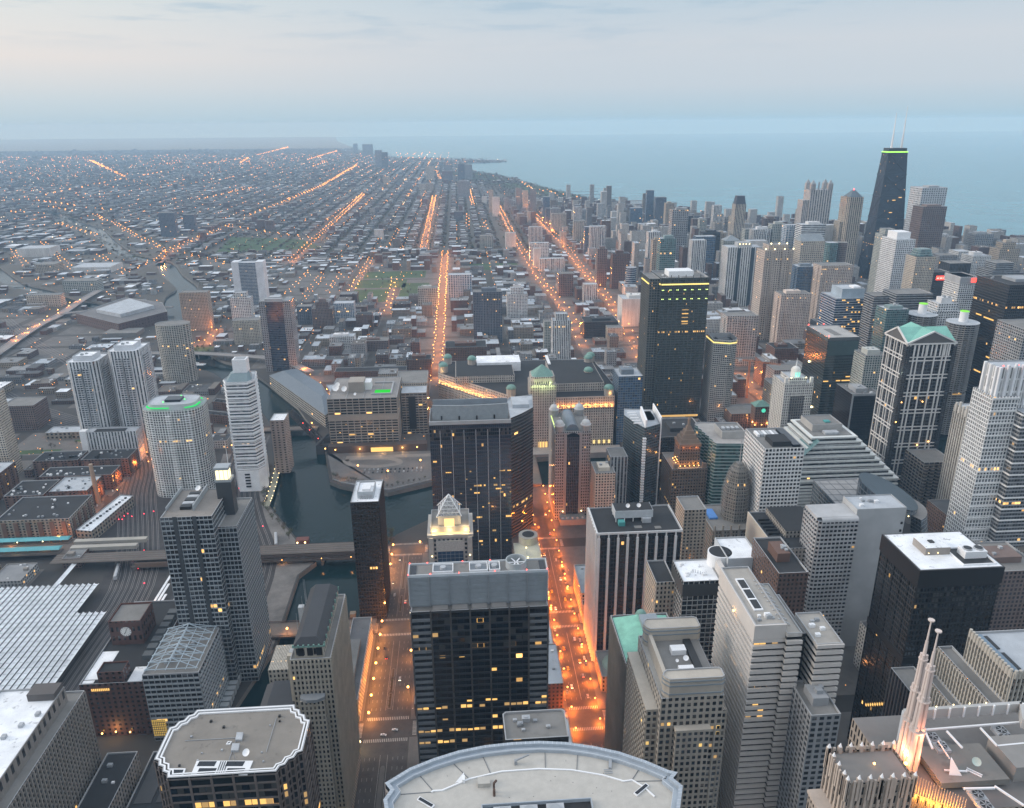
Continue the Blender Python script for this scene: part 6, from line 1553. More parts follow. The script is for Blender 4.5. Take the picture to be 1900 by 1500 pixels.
T38 = hero('skyscraper', 'white gridded tower rising behind the brown concrete one', 'tower', rect(1325, 1400, 2200, 2262), 240, facade('facade_wg_far', (.58, .60, .62), (.06, .07, .08), .55, .6, .0), 7, 6, R_PALE)
bx(T38, 'penthouse', M_PARA, 1352, 1384, 2215, 2245, 240.1, 245)
T39 = hero('office_tower', 'white tower of square dark windows with a raised white roof block, below the black taper', 'tower', rect(926, 968, 1600, 1660), 184, facade('facade_wg_ol', (.74, .75, .76), (.03, .035, .045), .6, .58, .0), 4.0, 4.0, R_PALE, 1)
bx(T39, 'roof_block', M_WHITE, 932, 962, 1612, 1650, 184.1, 199)
T40 = hero('apartment_tower', 'tan tower with an eight sided green glass crown right of the white square windowed tower', 'tower', rect(848, 886, 1390, 1425), 183, smat('bg'), 3.2, 3.2, R_GREY)
MB().prism([(855, 1393), (879, 1393), (884, 1398), (884, 1416), (879, 1421), (855, 1421), (850, 1416), (850, 1398)], 184.4, 197, poly2=[(858, 1396), (876, 1396), (880, 1400), (880, 1414), (876, 1418), (858, 1418), (854, 1414), (854, 1400)], bay=3, fh=4).build('glass_crown', smat('tl'), T40)
T41 = hero('office_tower', 'black tower block bearing a glowing red neon sign near the right edge', 'tower', rect(918, 952, 1440, 1475), 144, smat('dk'), 3, 3.8, R_DARK)
t = bx(T41, 'neon_sign', glow('neon_red', (1.0, .07, .05), 3.0), 925, 944, 1438.8, 1439.8, 130, 138); bx(T41, 'sign_board', M_DARK, 923, 946, 1439.82, 1439.95, 128, 140)
for k, (xx, w_) in enumerate(((926, 4), (932, 5), (939, 4))): bx(T41, 'sign_letter_bar', glow('neon_pale', (1, .45, .38), 4), xx, xx+w_, 1438.5, 1438.79, 133.2, 134.4)
T42 = hero('office_tower', 'white gridded tower with a blank grey top and red glowing sign beside the black slab', 'tower', rect(806, 834, 1190, 1232), 184, smat('wg'), 3.6, 3.4, R_GREY)
bx(T42, 'blank_top', M_PARA, 805.4, 834.6, 1189.4, 1232.6, 174, 184); t = bx(T42, 'neon_sign', glow('neon_red', 0, 0), 824, 834.4, 1188.6, 1189.3, 176, 183)
f_ib = facade('facade_black_slab2', (.022, .020, .019), (.010, .010, .011), .8, .7, .015, row=.08)
T43 = hero('office_tower', 'huge black steel slab at the right edge with a few lit storeys', 'tower', rect(766, 850, 1022, 1094), 205, f_ib, 3, 3.9, R_DARK)
roof_kit(T43, 770, 846, 1026, 1090, 205, 3, 6, True, M_STEEL, 4); balls(T43, 'roof_lamp', GLOW_Y, [(800, 1080, 207), (812, 1078, 207), (845, 1060, 207)], .9)
for y0_, y1_, z_ in ((1040, 1062, 150), (1068, 1080, 151), (1030, 1040, 96), (1045, 1060, 70)): bx(T43, 'lit_window', WIN_LIT[0], 765.6, 765.95, y0_, y1_, z_, z_+2)
f_26 = facade('facade_lit_beige', (.48, .425, .37), (.05, .05, .055), .45, .55, .012)
T44 = hero('apartment_tower', 'tall beige apartment tower whose stepped roof carries bright yellow lamps', 'tower', rect(603, 661, 1500, 1545), 182, f_26, 4.4, 4.2, R_GREY)
shell(T44, rect(612, 652, 1506, 1538), 182.1, 192, f_26, 3, 3.1, R_GREY, name='upper_wall')
for xx in (604, 620, 640, 656): bx(T44, 'bay_stack', f_26, xx-2.4, xx+2.4, 1497.5, 1499.9, 4, 184, 2.4, 3.1)
balls(T44, 'crown_lamp', GLOW_Y, [(604, 1501, 186), (622, 1500, 186), (642, 1500, 186), (660, 1501, 186), (616, 1506, 196), (632, 1506, 196), (648, 1506, 196)], 1.2)
f_24 = facade('facade_twin_ribs', (.68, .69, .68), (.05, .06, .068), .42, .98, .006)
T45 = hero('apartment_tower', 'wide white ribbed apartment slab with two dark glass recesses and lamps on its roof block', 'tower', rect(633, 716, 1800, 1845), 143, f_24, 5.6, 4, R_PALE)
for xx in (656, 689): bx(T45, 'glass_recess', plain('recess_glass', (.05, .07, .085), .15), xx, xx+9, 1799.2, 1799.9, 4, 142)
bx(T45, 'roof_block', M_PARA, 660, 694, 1812, 1835, 143.1, 153); balls(T45, 'roof_lamp', GLOW_Y, [(665, 1811, 150), (673, 1811, 150), (680, 1811, 150), (688, 1811, 150)], 1.0)
# ================================================================== LANDMARKS, NEAR RIGHT
f_30 = facade('facade_black_steel', (.010, .010, .011), (.005, .006, .007), .7, .66, .012, blinds=.0)
T46 = hero('office_tower', 'black steel box tower with a stained white roof and sunken fan court', 'tower', rect(272, 324, 387, 430), 167, f_30, 2.2, 3.9, R_WHITE, 1.3)
frame(T46, rect(272, 324, 387, 430), 0, 158, 8.6, 3.9, .7, .4, 0, 0, plain('black_steel', (.013, .013, .014), .5), which='SW')
bx(T46, 'blank_top_band', plain('black_steel', (0, 0, 0)), 271.2, 324.8, 386.2, 430.8, 157, 168.2); bx(T46, 'blank_band', plain('black_steel', (0, 0, 0)), 271.3, 324.7, 386.3, 430.7, 100, 105)
bx(T46, 'white_roof_deck', R_WHITE, 272.2, 323.8, 387.2, 429.8, 168.22, 168.3)
bx(T46, 'roof_hut', plain('hut_taupe', (.30, .27, .245)), 284, 300, 403, 417, 168.3, 173); bx(T46, 'hut_roof', R_WHITE, 284.3, 299.7, 403.3, 416.7, 173.02, 173.3); bx(T46, 'roof_hatch', M_DARK, 290, 293, 409, 412, 173.3, 174)
bx(T46, 'sunken_court', M_DARK, 301, 321, 390, 409, 168.31, 168.4)
t = MB(); t.box(300.3, 301, 389.4, 409.6, 168.3, 169.3); t.box(321, 321.7, 389.4, 409.6, 168.3, 169.3); t.box(301, 321, 389.4, 390, 168.3, 169.3); t.box(301, 321, 409, 409.6, 168.3, 169.3); t.build('court_rim', M_WHITE, T46)
bx(T46, 'fan_block', M_WHITE, 306, 320, 397, 405, 168.4, 173)
for k in range(2):
 MB().cyl(309.5+k*7, 401, 173.02, 173.8, 2.9, 18).build('fan_ring', M_UNIT, T46); MB().cyl(309.5+k*7, 401, 173.8, 173.9, 2.4, 18).build('fan', M_DARK, T46)
balls(T46, 'roof_lamp', GLOW_Y, [(286, 402.5, 170), (292, 402.5, 170)], .25)
r6 = random.Random(46)
for k in range(9): bx(T46, 'lit_window', WIN_LIT[0], 271.55, 271.6, 395+k*2.4, 396.6+k*2.4, 60-k*2.2, 62-k*2.2)
windows(T46, rect(272, 324, 386.9, 430), 30, 156, 2.2, 3.9, .66, .6, 'S', 100, .01, 46)
f_rg = facade('facade_round_grid', (.34, .345, .35), (.006, .007, .009), .70, .55, .01)
rgp = [(281, 527), (311, 527), (311, 552), (277.5, 552), (277.5, 531), (278.5, 528)]
T47 = hero('office_tower', 'grey concrete gridded tower with rounded top edges and a blank pale slab beside it', 'tower', rgp, 124, f_rg, 3.4, 3.8, R_PALE, .6)
frame(T47, rgp, 0, 124, 3.4, 3.8, .7, .6, 1.4, .5, plain('grid_grey', (.43, .435, .44), .8), which='SW')
t = MB()
for i in range(6):
 a0, a1 = math.pi/2*i/6, math.pi/2*(i+1)/6
 t.face([(281, 527.6-.0+3*(1-math.cos(a0))-.9, 124+3*math.sin(a0)), (311, 527.6+3*(1-math.cos(a0))-.9, 124+3*math.sin(a0)), (311, 527.6+3*(1-math.cos(a1))-.9, 124+3*math.sin(a1)), (281, 527.6+3*(1-math.cos(a1))-.9, 124+3*math.sin(a1))])
t.face([(278, 530, 127), (311, 530, 127), (311, 552, 127), (278, 552, 127)]); t.face([(278, 530, 127), (278, 552, 127), (277.5, 552, 123), (277.5, 530, 123)]); t.build('rounded_roof', plain('grid_grey', 0), T47)
shell(T47, rect(311.1, 352, 532, 556), 0, 131, plain('blank_concrete', (.46, .475, .48), .8, .82, 1.12, .05), 4, 4, R_PALE, .8, name='blank_slab_wall')
for k in range(12): bx(T47, 'small_window', M_DARK, 349, 350.6, 531.5, 531.98, 40+k*7, 42+k*7)
f_cr = facade('facade_cream', (.33, .30, .26), (.02, .02, .022), .45, .52, .0, row=0)
T48 = hero('office_building', 'cream office block with a blank west wall and black roof, below the white gridded block', 'building', rect(253, 300, 541, 606), 92, f_cr, 3.2, 3.8, R_DARK)
bx(T48, 'blank_wall', plain('cream_render', (.60, .54, .45), .9, .9, 1.06, .03), 252.2, 252.95, 541, 606, 0, 93.4)
bx(T48, 'roof_storey', f_cr, 268, 300, 560, 604, 92.05, 98, 3.2, 3.8); bx(T48, 'black_roof', R_DARK, 268.3, 299.7, 560.3, 603.7, 98.02, 98.3)
for k in range(8): bx(T48, 'roof_rail', M_DARK, 256, 266, 548+k*6, 549+k*6, 92.1, 94)
# pale banded tower
f_pb = facade('facade_pale_band', (.5, .48, .45), (.006, .007, .008), 1, .42, .012, row=.03)
pbw = plain('pale_band', (.60, .565, .53), .75, .9, 1.06, .1)
T49 = hero('office_tower', 'pale banded office tower with a long skylight and a bright blank west wall top', 'tower', rect(146, 162, 325, 380), 180, f_pb, 3, 3.9, roofmat('roof_sand', (.36, .335, .30), .25), 1)
shell(T49, rect(162.05, 170, 322.5, 368), 0, 176, f_pb, 3, 3.9, roofmat('roof_sand', 0), .8, name='east_step_wall'); shell(T49, rect(170.05, 176, 330, 366), 0, 170, facade('facade_glass_slot', (.05, .055, .06), (.014, .018, .022), .8, .7, .01), 1.5, 3.9, R_GREY, .5, name='glass_slot_wall')
shell(T49, rect(176.05, 190, 318, 345), 0, 172, f_pb, 3, 3.9, roofmat('roof_sand', 0), .8, name='east_wing_wall')
t = MB(); zz = 3.9
while zz < 172:
 t.box(145.3, 162.02, 324.2, 324.96, zz-1.3, zz+.75); t.box(145.3, 145.95, 325, 380, zz-1.3, zz+.75); t.box(162.06, 170.4, 321.7, 322.45, zz-1.3, zz+.75); t.box(176.06, 190.4, 317.2, 317.95, zz-1.3, zz+.75); zz += 3.9
t.build('spandrel', pbw, T49)
bx(T49, 'blank_top', pbw, 145.2, 145.94, 325, 380, 172.5, 181); bx(T49, 'blank_top', pbw, 145.2, 162.02, 324.1, 324.95, 172.5, 181)
roof_kit(T49, 147, 161, 326, 337, 180, 5, 6, False); roof_kit(T49, 177, 189, 320, 344, 172, 6, 5, False); roof_kit(T47, 314, 350, 534, 554, 131, 8, 6, False)
t = MB(); t.box(150, 155, 338, 368, 180.05, 180.9); t.build('skylight_frame', M_WHITE, T49)
for k in range(3): bx(T49, 'skylight_glass', M_DARK, 150.6, 154.4, 339+k*9.6, 347+k*9.6, 180.95, 181.1)
t = MB()
for k in range(10): t.beam((160, 330+k*4, 180.6), (166.5, 330+k*4, 176.6), .5)
t.build('sloped_louvre', plain('louvre_white', (.5, .52, .54)), T49)
balls(T49, 'ledge_lamp', GLOW_W, [(144.6, 352, 171)], .6); lamp_pts([(144, 352, 171)], 500, parent=T49)
windows(T49, rect(146, 162, 324.9, 380), 60, 172, 3, 3.9, .94, .40, 'S', 100, .03, 49)
# gridded dark block with white roof
f_gd = facade('facade_dark_grid', (.34, .34, .33), (.012, .014, .017), .84, .80, .01)
T50 = hero('office_tower', 'dark glass block in a thin pale grid, white roofed with a white drum behind', 'tower', rect(148, 174, 452, 480), 124, f_gd, 3.6, 3.9, R_WHITE, .8)
frame(T50, rect(148, 174, 452, 480), 0, 124, 3.6, 3.9, .3, .3, .4, .25, plain('thin_grid', (.40, .40, .385)), which='SW')
bx(T50, 'grille_band', plain('grille_black', (.05, .05, .05)), 147.6, 174.4, 451.6, 480.4, 113, 122.5)
bx(T50, 'stone_edge', pbw, 174.5, 178, 449, 466, 0, 132); MB().cyl(180, 474, 118, 134, 8.5, 28).build('white_drum', M_WHITE, T50); MB().cyl(180, 474, 134.02, 134.2, 7.6, 24).build('drum_floor', R_DARK, T50)
shell(T50, rect(182, 205, 462, 492), 0, 134, plain('pale_plant', 0), 4, 4, R_WHITE, 1.2, name='white_block_wall')
for k in range(9):
 a = k*.7; bx(T50, 'antenna', M_STEEL, 156+k*1.3, 156.3+k*1.3, 462+2*math.sin(a), 462.3+2*math.sin(a), 124, 126.5)
roof_kit(T50, 150, 172, 455, 478, 124, 31, 4, False)
shell(T50, rect(134, 147.9, 470, 500), 0, 112, lime, 3, 3.8, R_DARK, name='side_wing_wall')
# stone tower with twin curved roofs
f_tw = facade('facade_stone_square', (.42, .38, .325), (.010, .016, .020), .56, .56, .035, litc=(1, .66, .2))
stp = plain('honed_stone', (.46, .42, .36), .8, .86, 1.1, .15)
T51 = hero('office_tower', 'beige stone tower with two rounded roof pavilions and a dish court between them', 'tower', rect(96, 129, 314, 366), 146, f_tw, 3.2, 3.9, stn)
for yy0, yy1 in ((314.2, 322), (356, 365.8)):
 pp = [(100, yy0), (127, yy0), (128.6, yy0+1.2), (128.6, yy1-1.2), (127, yy1), (100, yy1), (98, yy1-2), (97.2, (yy0+yy1)/2), (98, yy0+2)]
 shell(T51, pp, 146.05, 158, plain('honed_stone', 0), 3, 4, plain('honed_stone', 0), .7, name='rounded_pavilion_wall')
 t = MB(); q = offs(pp, -.35)
 for zz in (149, 154, 156.6): t.prism(q, zz, zz+.7)
 t.build('string_course', plain('blue_grey_metal', (.24, .28, .31), .5), T51)
bx(T51, 'court_wall', stp, 99, 101, 322.1, 355.9, 146.1, 155); bx(T51, 'court_floor', R_GREY, 101.1, 127, 322.1, 355.9, 150, 150.4)
t = MB(); t.box(118, 122, 323, 354, 150.4, 152.5); t.build('plant_gangway', M_DARK, T51)
for yy in (326, 343): bx(T51, 'cooling_unit', M_WHITE, 109, 117, yy, yy+5, 150.4, 153.5)
MB().disc(115, 337, 153, 1.5).build('satellite_dish', M_WHITE, T51); MB().disc(110, 336, 152.5, .9).build('satellite_dish', M_WHITE, T51)
bx(T51, 'center_bay', f_tw, 104, 122, 310.5, 313.9, 0, 128, 3.2, 3.9); bx(T51, 'center_bay_cap', stp, 103.6, 122.4, 310.1, 313.95, 128, 129.5)
bx(T51, 'side_step', f_tw, 129.1, 133, 318, 362, 0, 134, 3.2, 3.9); bx(T51, 'side_step', f_tw, 90, 95.9, 318, 364, 0, 136, 3.2, 3.9); bx(T51, 'side_step_cap', stp, 89.6, 95.95, 317.6, 364.4, 136, 137.4)
frame(T51, rect(96, 129, 314, 366), 4, 130, 3.2, 3.9, .6, .4, 0, 0, stp, which='S'); frame(T51, rect(90, 96, 318, 364), 4, 134, 3.0, 3.9, .7, .4, .9, .3, stp, which='SW')
windows(T51, rect(96, 129, 313.95, 366), 30, 138, 3.2, 3.9, .5, .5, 'S', 100, .10, 51)
f_gr2 = facade('facade_green_roof', (.27, .25, .225), (.02, .02, .02), .42, .6, .02)
T52 = hero('office_tower', 'stone tower with a sheet copper green roof behind the twin pavilion tower', 'tower', rect(91, 128, 372, 420), 122, f_gr2, 2.6, 3.7, R_DARK)
frame(T52, rect(91, 128, 372, 420), 4, 122, 2.6, 3.7, .6, .5, 0, 0, plain('stone_dark', (.25, .235, .21)), which='SW')
t = MB(); t.face([(92, 374, 122.6), (107, 376, 126), (107, 414, 127), (92, 418, 122.6)]); t.face([(107, 376, 126), (127, 374, 122.6), (127, 418, 122.6), (107, 414, 127)]); t.build('copper_sheet_roof', plain('copper_sheet', (.22, .50, .39), .6, .75, 1.2, .15), T52)
bx(T52, 'plant_room', plain('blue_grey_metal', 0), 107, 118, 396, 410, 124, 130); MB().dome(110, 416, 124, 4, 5, 14, 4).build('copper_dome', copper, T52)
# ribbed stone tower at the right edge
f_ri = facade('facade_stone_ribs', (.33, .305, .265), (.022, .023, .024), .46, .6, .01)
rib = plain('rib_stone', (.47, .44, .385), .85, .85, 1.1, .15)
T53 = hero('office_tower', 'stone tower of fine vertical ribs with a scalloped parapet at the right edge', 'tower', rect(252, 318, 280, 312), 179, f_ri, 2.2, 3.7, R_PALE)
frame(T53, rect(252, 318, 280, 312), 0, 181, 2.2, 3.7, .7, .7, 0, 0, rib, which='SW')
t = MB()
for k in range(15): t.cyl(251.6, 281+k*2.15, 178, 182.4, .75, 8)
for k in range(30): t.cyl(253+k*2.15, 279.6, 178, 182.4, .75, 8)
t.build('scalloped_parapet', rib, T53)
bx(T53, 'blue_gutter', plain('gutter_blue', (.20, .27, .34)), 254, 256.5, 282, 310, 179.1, 180); bx(T53, 'roof_slot', M_DARK, 257, 259, 284, 296, 179.1, 179.6); bx(T53, 'roof_slot', M_DARK, 257, 259, 299, 309, 179.1, 179.6)
shell(T53, rect(244, 251.9, 276, 322), 0, 163, f_ri, 2.2, 3.7, R_GREY, name='lower_tier_wall'); frame(T53, rect(244, 251.9, 276, 322), 0, 163, 2.2, 3.7, .7, .7, 0, 0, rib, which='SW')
shell(T53, rect(238, 243.9, 284, 318), 0, 148, f_ri, 2.2, 3.7, R_GREY, name='lowest_tier_wall'); frame(T53, rect(238, 243.9, 284, 318), 0, 148, 2.2, 3.7, .7, .7, 0, 0, rib, which='SW')
windows(T53, rect(252, 318, 279.95, 312), 90, 176, 2.2, 3.7, .4, .5, 'S', 100, .02, 53)
# ---- crown of the near tower with the two spires
f_at = facade('facade_granite_near', (.34, .285, .235), (.018, .018, .02), .45, .7, .02)
gra = plain('pink_granite', (.46, .385, .325), .75, .85, 1.1, .4)
T54 = thing('office_tower', 'near granite tower top with two orange lit spires and fan courts, bottom right', 'tower', (140, 168, 0)); claim(rect(92, 210, 120, 200))
zr_ = zat(1640, 1395, 158); RZ = 252
V = lambda X, Y, z=RZ: U(1500+X/4.1675, 1140+Y/4.1675, z)
# west cap: a parapeted terrace with piers
pA, pB, pC, pD = V(350, 1050), V(640, 1065), V(640, 1230), V(290, 1310)
capz = RZ
cap = [V(300, 1310), V(640, 1215), V(660, 1040), V(345, 1050)]
cap = [(min(p[0] for p in cap), min(p[1] for p in cap)), (max(p[0] for p in cap), min(p[1] for p in cap)), (max(p[0] for p in cap), max(p[1] for p in cap)), (min(p[0] for p in cap), max(p[1] for p in cap))]
MB().prism(cap, 0, RZ, bay=1.4, fh=3.8, top=False).build('wall', f_at, T54)
MB().face([(*p, RZ-.6) for p in offs(cap, .4)]).build('roof', R_GREY, T54)
frame(T54, cap, 0, RZ+1.0, 1.9, 3.8, .7, .5, 0, 0, gra, which='SWN', name='rib')
for a, c_, d, n_ in edges(cap, 'SWN'):
 L_ = (c_-a).length
 for k in range(int(L_/3.2)+1):
  p = a+d*(k*3.2); MB().prism(rect(p.x-.5, p.x+.5, p.y-.5, p.y+.5), RZ-6, RZ+1.6, bottom=False).build('pinnacle_pier', gra, T54); MB().cyl(p.x, p.y, RZ+1.6, RZ+2.8, .5, 8, .08).build('pinnacle', M_WHITE, T54)
cx0, cx1, cy0, cy1 = cap[0][0], cap[1][0], cap[0][1], cap[2][1]
balls(T54, 'floodlight', GLOW_W, [(cx0+(cx1-cx0)*.55, cy0+(cy1-cy0)*.5, RZ+.5)], .35)
# low shoulder to the west and the lit colonnade to the south-east
bx(T54, 'shoulder', f_at, cx0-4.5, cx0-.1, cy0-8, cy1-1, 0, RZ-14, 1.4, 3.8); bx(T54, 'shoulder_cap', gra, cx0-4.9, cx0-.05, cy0-8.4, cy1-.8, RZ-14, RZ-13)
e0 = (cx1+.05, cx1+62); yS = cy0-2.5
fa, fb = Vector((cx1+.4, cy0+(cy1-cy0)*.45)), Vector((cx1+13.5, cy0-3)); fd = (fb-fa).normalized(); fn = Vector((fd.y, -fd.x))
mbp = [tuple(fb), (cx1+62, fb.y), (cx1+62, cy1+22), (cx1+.1, cy1+22), (cx1+.1, fa.y)]
MB().prism(mbp, 0, RZ-9, top=False, bay=1.9, fh=3.8).build('main_block', f_at, T54); MB().face([(*p, RZ-9) for p in mbp]).build('main_roof', roofmat('roof_gravel_dark', (.17, .165, .16), .4), T54)
for k in range(24):
 q = fa.lerp(fb, k/23)+fn*1.8; x_, y_ = q; zt_ = RZ-.5-k*.12; MB().prism(rect(x_-.24, x_+.24, y_-.3, y_+.3), RZ-40, zt_, poly2=rect(x_-.06, x_+.06, y_-.08, y_+.08)).build('colonnade_fin', gra, T54)
lamp_pts([tuple(fa.lerp(fb, (k+.5)/10)+fn*.7)+(RZ-9-k*.3,) for k in range(10)], 420, (1, .42, .05), .3, T54)
lamp_pts([tuple(fa.lerp(fb, (k+.5)/6)+fn*3.6)+(RZ-6-k*.3,) for k in range(6)], 700, (1, .40, .05), .3, T54)
# spires
spw = plain('spire_pale', (.56, .48, .44), .6)
def spire(px, py, tip_px, tip_py, w):
 x, y = U(px, py, RZ-5); zt_ = zat(tip_px, tip_py, y); z0 = RZ-6; h = zt_-z0
 t = MB()
 for a, c_, r0 in ((0, .30, 1.0), (.30, .52, .78), (.52, .74, .55)):
  for k in range(4):
   an = R(45+90*k); t.cyl(x+r0*w*.62*math.cos(an), y+r0*w*.62*math.sin(an), z0+h*a, z0+h*(c_+.03), r0*w*.46, 8, r0*w*.36)
  t.cyl(x, y, z0+h*c_-.4, z0+h*c_, r0*w*1.15, 10)
 t.cyl(x, y, z0+h*.70, z0+h*.86, w*.30, 8, w*.2); t.cyl(x, y, z0+h*.86, zt_, w*.16, 6, w*.1); t.cyl(x, y, zt_, zt_+.35, w*.45, 8)
 t.build('spire', spw, T54); return x, y, z0
s1 = spire(1676, 1400, 1727, 1152, 2.0); s2 = spire(1688, 1420, 1747, 1172, 2.0)
balls(T54, 'floodlight', GLOW_W, [(s1[0]+.6, s1[1]-2.0, RZ-3), (s2[0]-2.2, s2[1]-1.2, RZ-3)], .55)
lamp_pts([(s1[0]-2.5, s1[1]-3.4, RZ-1)], 2400, (1, .40, .18), .3, T54); lamp_pts([(s2[0]-3.4, s2[1]-3, RZ-1), (s2[0]+3, s2[1]-3, RZ), (s2[0]+.5, s2[1]-4, RZ+7)], 2000, (1, .34, .18), .3, T54)
bx(T54, 'spire_plinth', gra, s1[0]-3.5, s1[0]+5, s1[1]-1.0, s1[1]+6, RZ-9, RZ-6)
# plant decks with fans, dish and tarpaulin
def pbox(name, mat, X0, X1, Y0, Y1, za, zb):
 p, q, r_, s = V(X0, Y1, za), V(X1, Y1, za), V(X1, Y0, za), V(X0, Y0, za)
 x0_, x1_ = (p[0]+s[0])/2, (q[0]+r_[0])/2; y0_, y1_ = (p[1]+q[1])/2, (r_[1]+s[1])/2
 return bx(T54, name, mat, min(x0_, x1_), max(x0_, x1_), min(y0_, y1_), max(y0_, y1_), za, zb)
def fanpit(X, Y, r_, z):
 x, y = V(X, Y, z)
 MB().box(x-r_*1.3, x+r_*1.3, y-r_*1.3, y+r_*1.3, z-1.2, z).build('fan_unit', M_UNIT, T54); MB().cyl(x, y, z, z+.35, r_*1.12, 22).build('fan_ring', M_STEEL, T54); MB().cyl(x, y, z+.35, z+.42, r_*.95, 22).build('fan_opening', M_DARK, T54)
 t = MB()
 for k in range(6): a = k*math.pi/3; t.beam((x, y, z+.5), (x+r_*.9*math.cos(a), y+r_*.9*math.sin(a), z+.5), .28, .06)
 t.build('fan_blades', M_STEEL, T54)
DZ = RZ-5
for X, Y in ((960, 950), (1030, 1020), (1490, 900), (1545, 965), (1310, 1395), (1370, 1480)): fanpit(X, Y, 1.5, DZ)
pbox('roof_deck', roofmat('roof_deck_grey', (.20, .195, .18), .3), 900, 1440, 1045, 1340, DZ-3, DZ-1)
x, y = V(1100, 1190, DZ-1)
t = MB(); t.prism([(x-2, y-2.4), (x+1.5, y-3), (x+1.8, y+.4)], DZ-1, DZ+3.0, poly2=[(x-1.3, y-.8), (x-.6, y-.9), (x-.5, y+.2)]); t.beam((x-1, y, DZ+2.6), (x-3.4, y+3.0, DZ+6.5), .3); t.beam((x-2.6, y-1, DZ-.6), (x+3.6, y-2, DZ-.5), .4); t.build('white_tarpaulin_crane', M_WHITE, T54)
x, y = V(1290, 1175, DZ); MB().disc(x, y, DZ+1.6, 1.25).build('satellite_dish', plain('dish_green', (.45, .55, .50)), T54)
t = MB(); t.beam((x-2.2, y+.3, DZ-.8), (x+.6, y-2.6, DZ-.8), .3); t.beam((x-2.8, y-.3, DZ-.8), (x, y-3.2, DZ-.8), .3); t.build('dish_frame', M_WHITE, T54)
t = MB(); zz = DZ+3
pts_ = [V(735, 775, zz), V(1640, 715, zz), V(1667, 850, zz)]
t.beam((*pts_[0], zz), (*pts_[1], zz), 1.2, 3.4); t.beam((*pts_[1], zz), (*pts_[2], zz), 1.2, 3.4); q_ = V(690, 1010, zz-2); t.beam((*pts_[0], zz), (*q_, zz-2), 1.2, 3.4); t.build('plant_screen', plain('screen_pale', (.42, .42, .41)), T54)
t = MB()
for k in range(9):
 s_ = k/8; xx = pts_[0][0]+(pts_[1][0]-pts_[0][0])*s_; yy = pts_[0][1]+(pts_[1][1]-pts_[0][1])*s_; t.beam((xx, yy-.8, zz-1.7), (xx, yy-.8, zz+2.0), .5)
t.build('screen_rib', M_WHITE, T54)
for a, c_ in (((900, 895), (1640, 835)), ((1070, 905), (1190, 1035)), ((1330, 880), (1460, 1020)), ((1460, 1020), (1667, 1000)), ((900, 900), (960, 1040)), ((1440, 1330), (1667, 1480)), ((1200, 1350), (1440, 1345))): MB().beam((*V(*a, DZ+1), DZ+1), (*V(*c_, DZ+1), DZ+1), .5).build('steel_beam', M_WHITE, T54)
pbox('plant_house', plain('plant_house_grey', (.26, .25, .235)), 1460, 1900, 1030, 1290, RZ-9, DZ+1.2)
balls(T54, 'screen_lamp', GLOW_Y, [(*V(X, Y, zz+2.6), zz+2.6) for X, Y in ((990, 715), (1122, 700), (1247, 690), (1375, 685))], .18)
# ================================================================== LANDMARKS, WEST AND NORTH-WEST
# ---- exhibition-hall annex: concrete block with dishes on its roof
f_ap = facade('facade_annex_grid', (.30, .27, .235), (.016, .017, .018), .86, .55, .03)
apc = plain('annex_concrete', (.34, .305, .265), .85, .85, 1.1, .05)
T60 = hero('hotel_building', 'brown grey gridded concrete block with satellite dishes and a green lit pool roof', 'building', rect(-184, -90, 1002, 1095), 73, f_ap, 8.5, 3.9, roofmat('roof_taupe', (.20, .19, .175), .35))
frame(T60, rect(-184, -90, 1002, 1095), 6, 40, 8.5, 3.9, .7, .5, 1.1, .4, apc, which='SE'); frame(T60, rect(-184, -90, 1002, 1095), 50, 74, 8.5, 3.9, .7, .5, .6, .4, apc, which='SE')
t = MB(); t.box(-184.6, -89.4, 1001.3, 1001.95, 42, 50); t.box(-89.95, -89.3, 1002, 1095, 42, 50); t.build('blank_band', apc, T60)
bx(T60, 'lift_house', apc, -158, -137, 1030, 1055, 73.1, 88); bx(T60, 'lift_house', M_WHITE, -136.9, -128, 1040, 1058, 73.1, 84)
for x, y, r_ in ((-176, 1036, 5), (-164, 1032, 4), (-176, 1052, 3.5), (-147, 1012, 2)): MB().disc(x, y, 76+r_*.5, r_, .6).build('satellite_dish', M_WHITE, T60)
t = MB(); t.box(-126, -98, 1018, 1020, 73.1, 75); t.box(-126, -98, 1068, 1070, 73.1, 75); t.box(-100, -98, 1020.1, 1067.9, 73.1, 75.4); t.build('pool_screen', M_PARA, T60)
bx(T60, 'green_pool', glow('pool_green', (.04, 1.0, .06), .75), -122, -101, 1024, 1036, 73.1, 74)
t = MB()
for k in range(5): t.beam((-182+k*23, 1003, 73.6), (-182+k*23, 1094, 73.6), .5)
t.build('roof_seam', M_PARA, T60)
for k in range(30):
 if (k*37) % 7 < 2: bx(T60, 'lit_window', WIN_LIT[k % 2], -183+k*3, -181+k*3, 1001.45, 1001.6, 8+3.9*(k % 8)+1, 10+3.9*(k % 8))
T61 = hero('hotel_wing', 'lower concrete wing with a dark slot, right of the dish roofed concrete block', 'building', rect(-88, -52, 1050, 1150), 62, f_ap, 6, 3.9, R_PALE)
bx(T61, 'dark_slot', M_DARK, -78, -68, 1049.2, 1049.9, 8, 58)
bx(T61, 'podium', plain('brown_podium', (.085, .06, .05)), -186, -52, 988, 1001, 0, 10)
bx(T61, 'entrance_glow', glow('entrance_glow', (1, .62, .18), 1.4), -128, -98, 987.2, 987.9, 1, 7)
balls(T61, 'canopy_lamp', GLOW_W, [(-176, 987, 6), (-143, 987, 6), (-85, 987, 6), (-65, 987, 6), (-190, 990, 7)], .8); lamp_pts([(-143, 984, 6), (-85, 984, 6), (-113, 982, 6)], 3500, parent=T61)
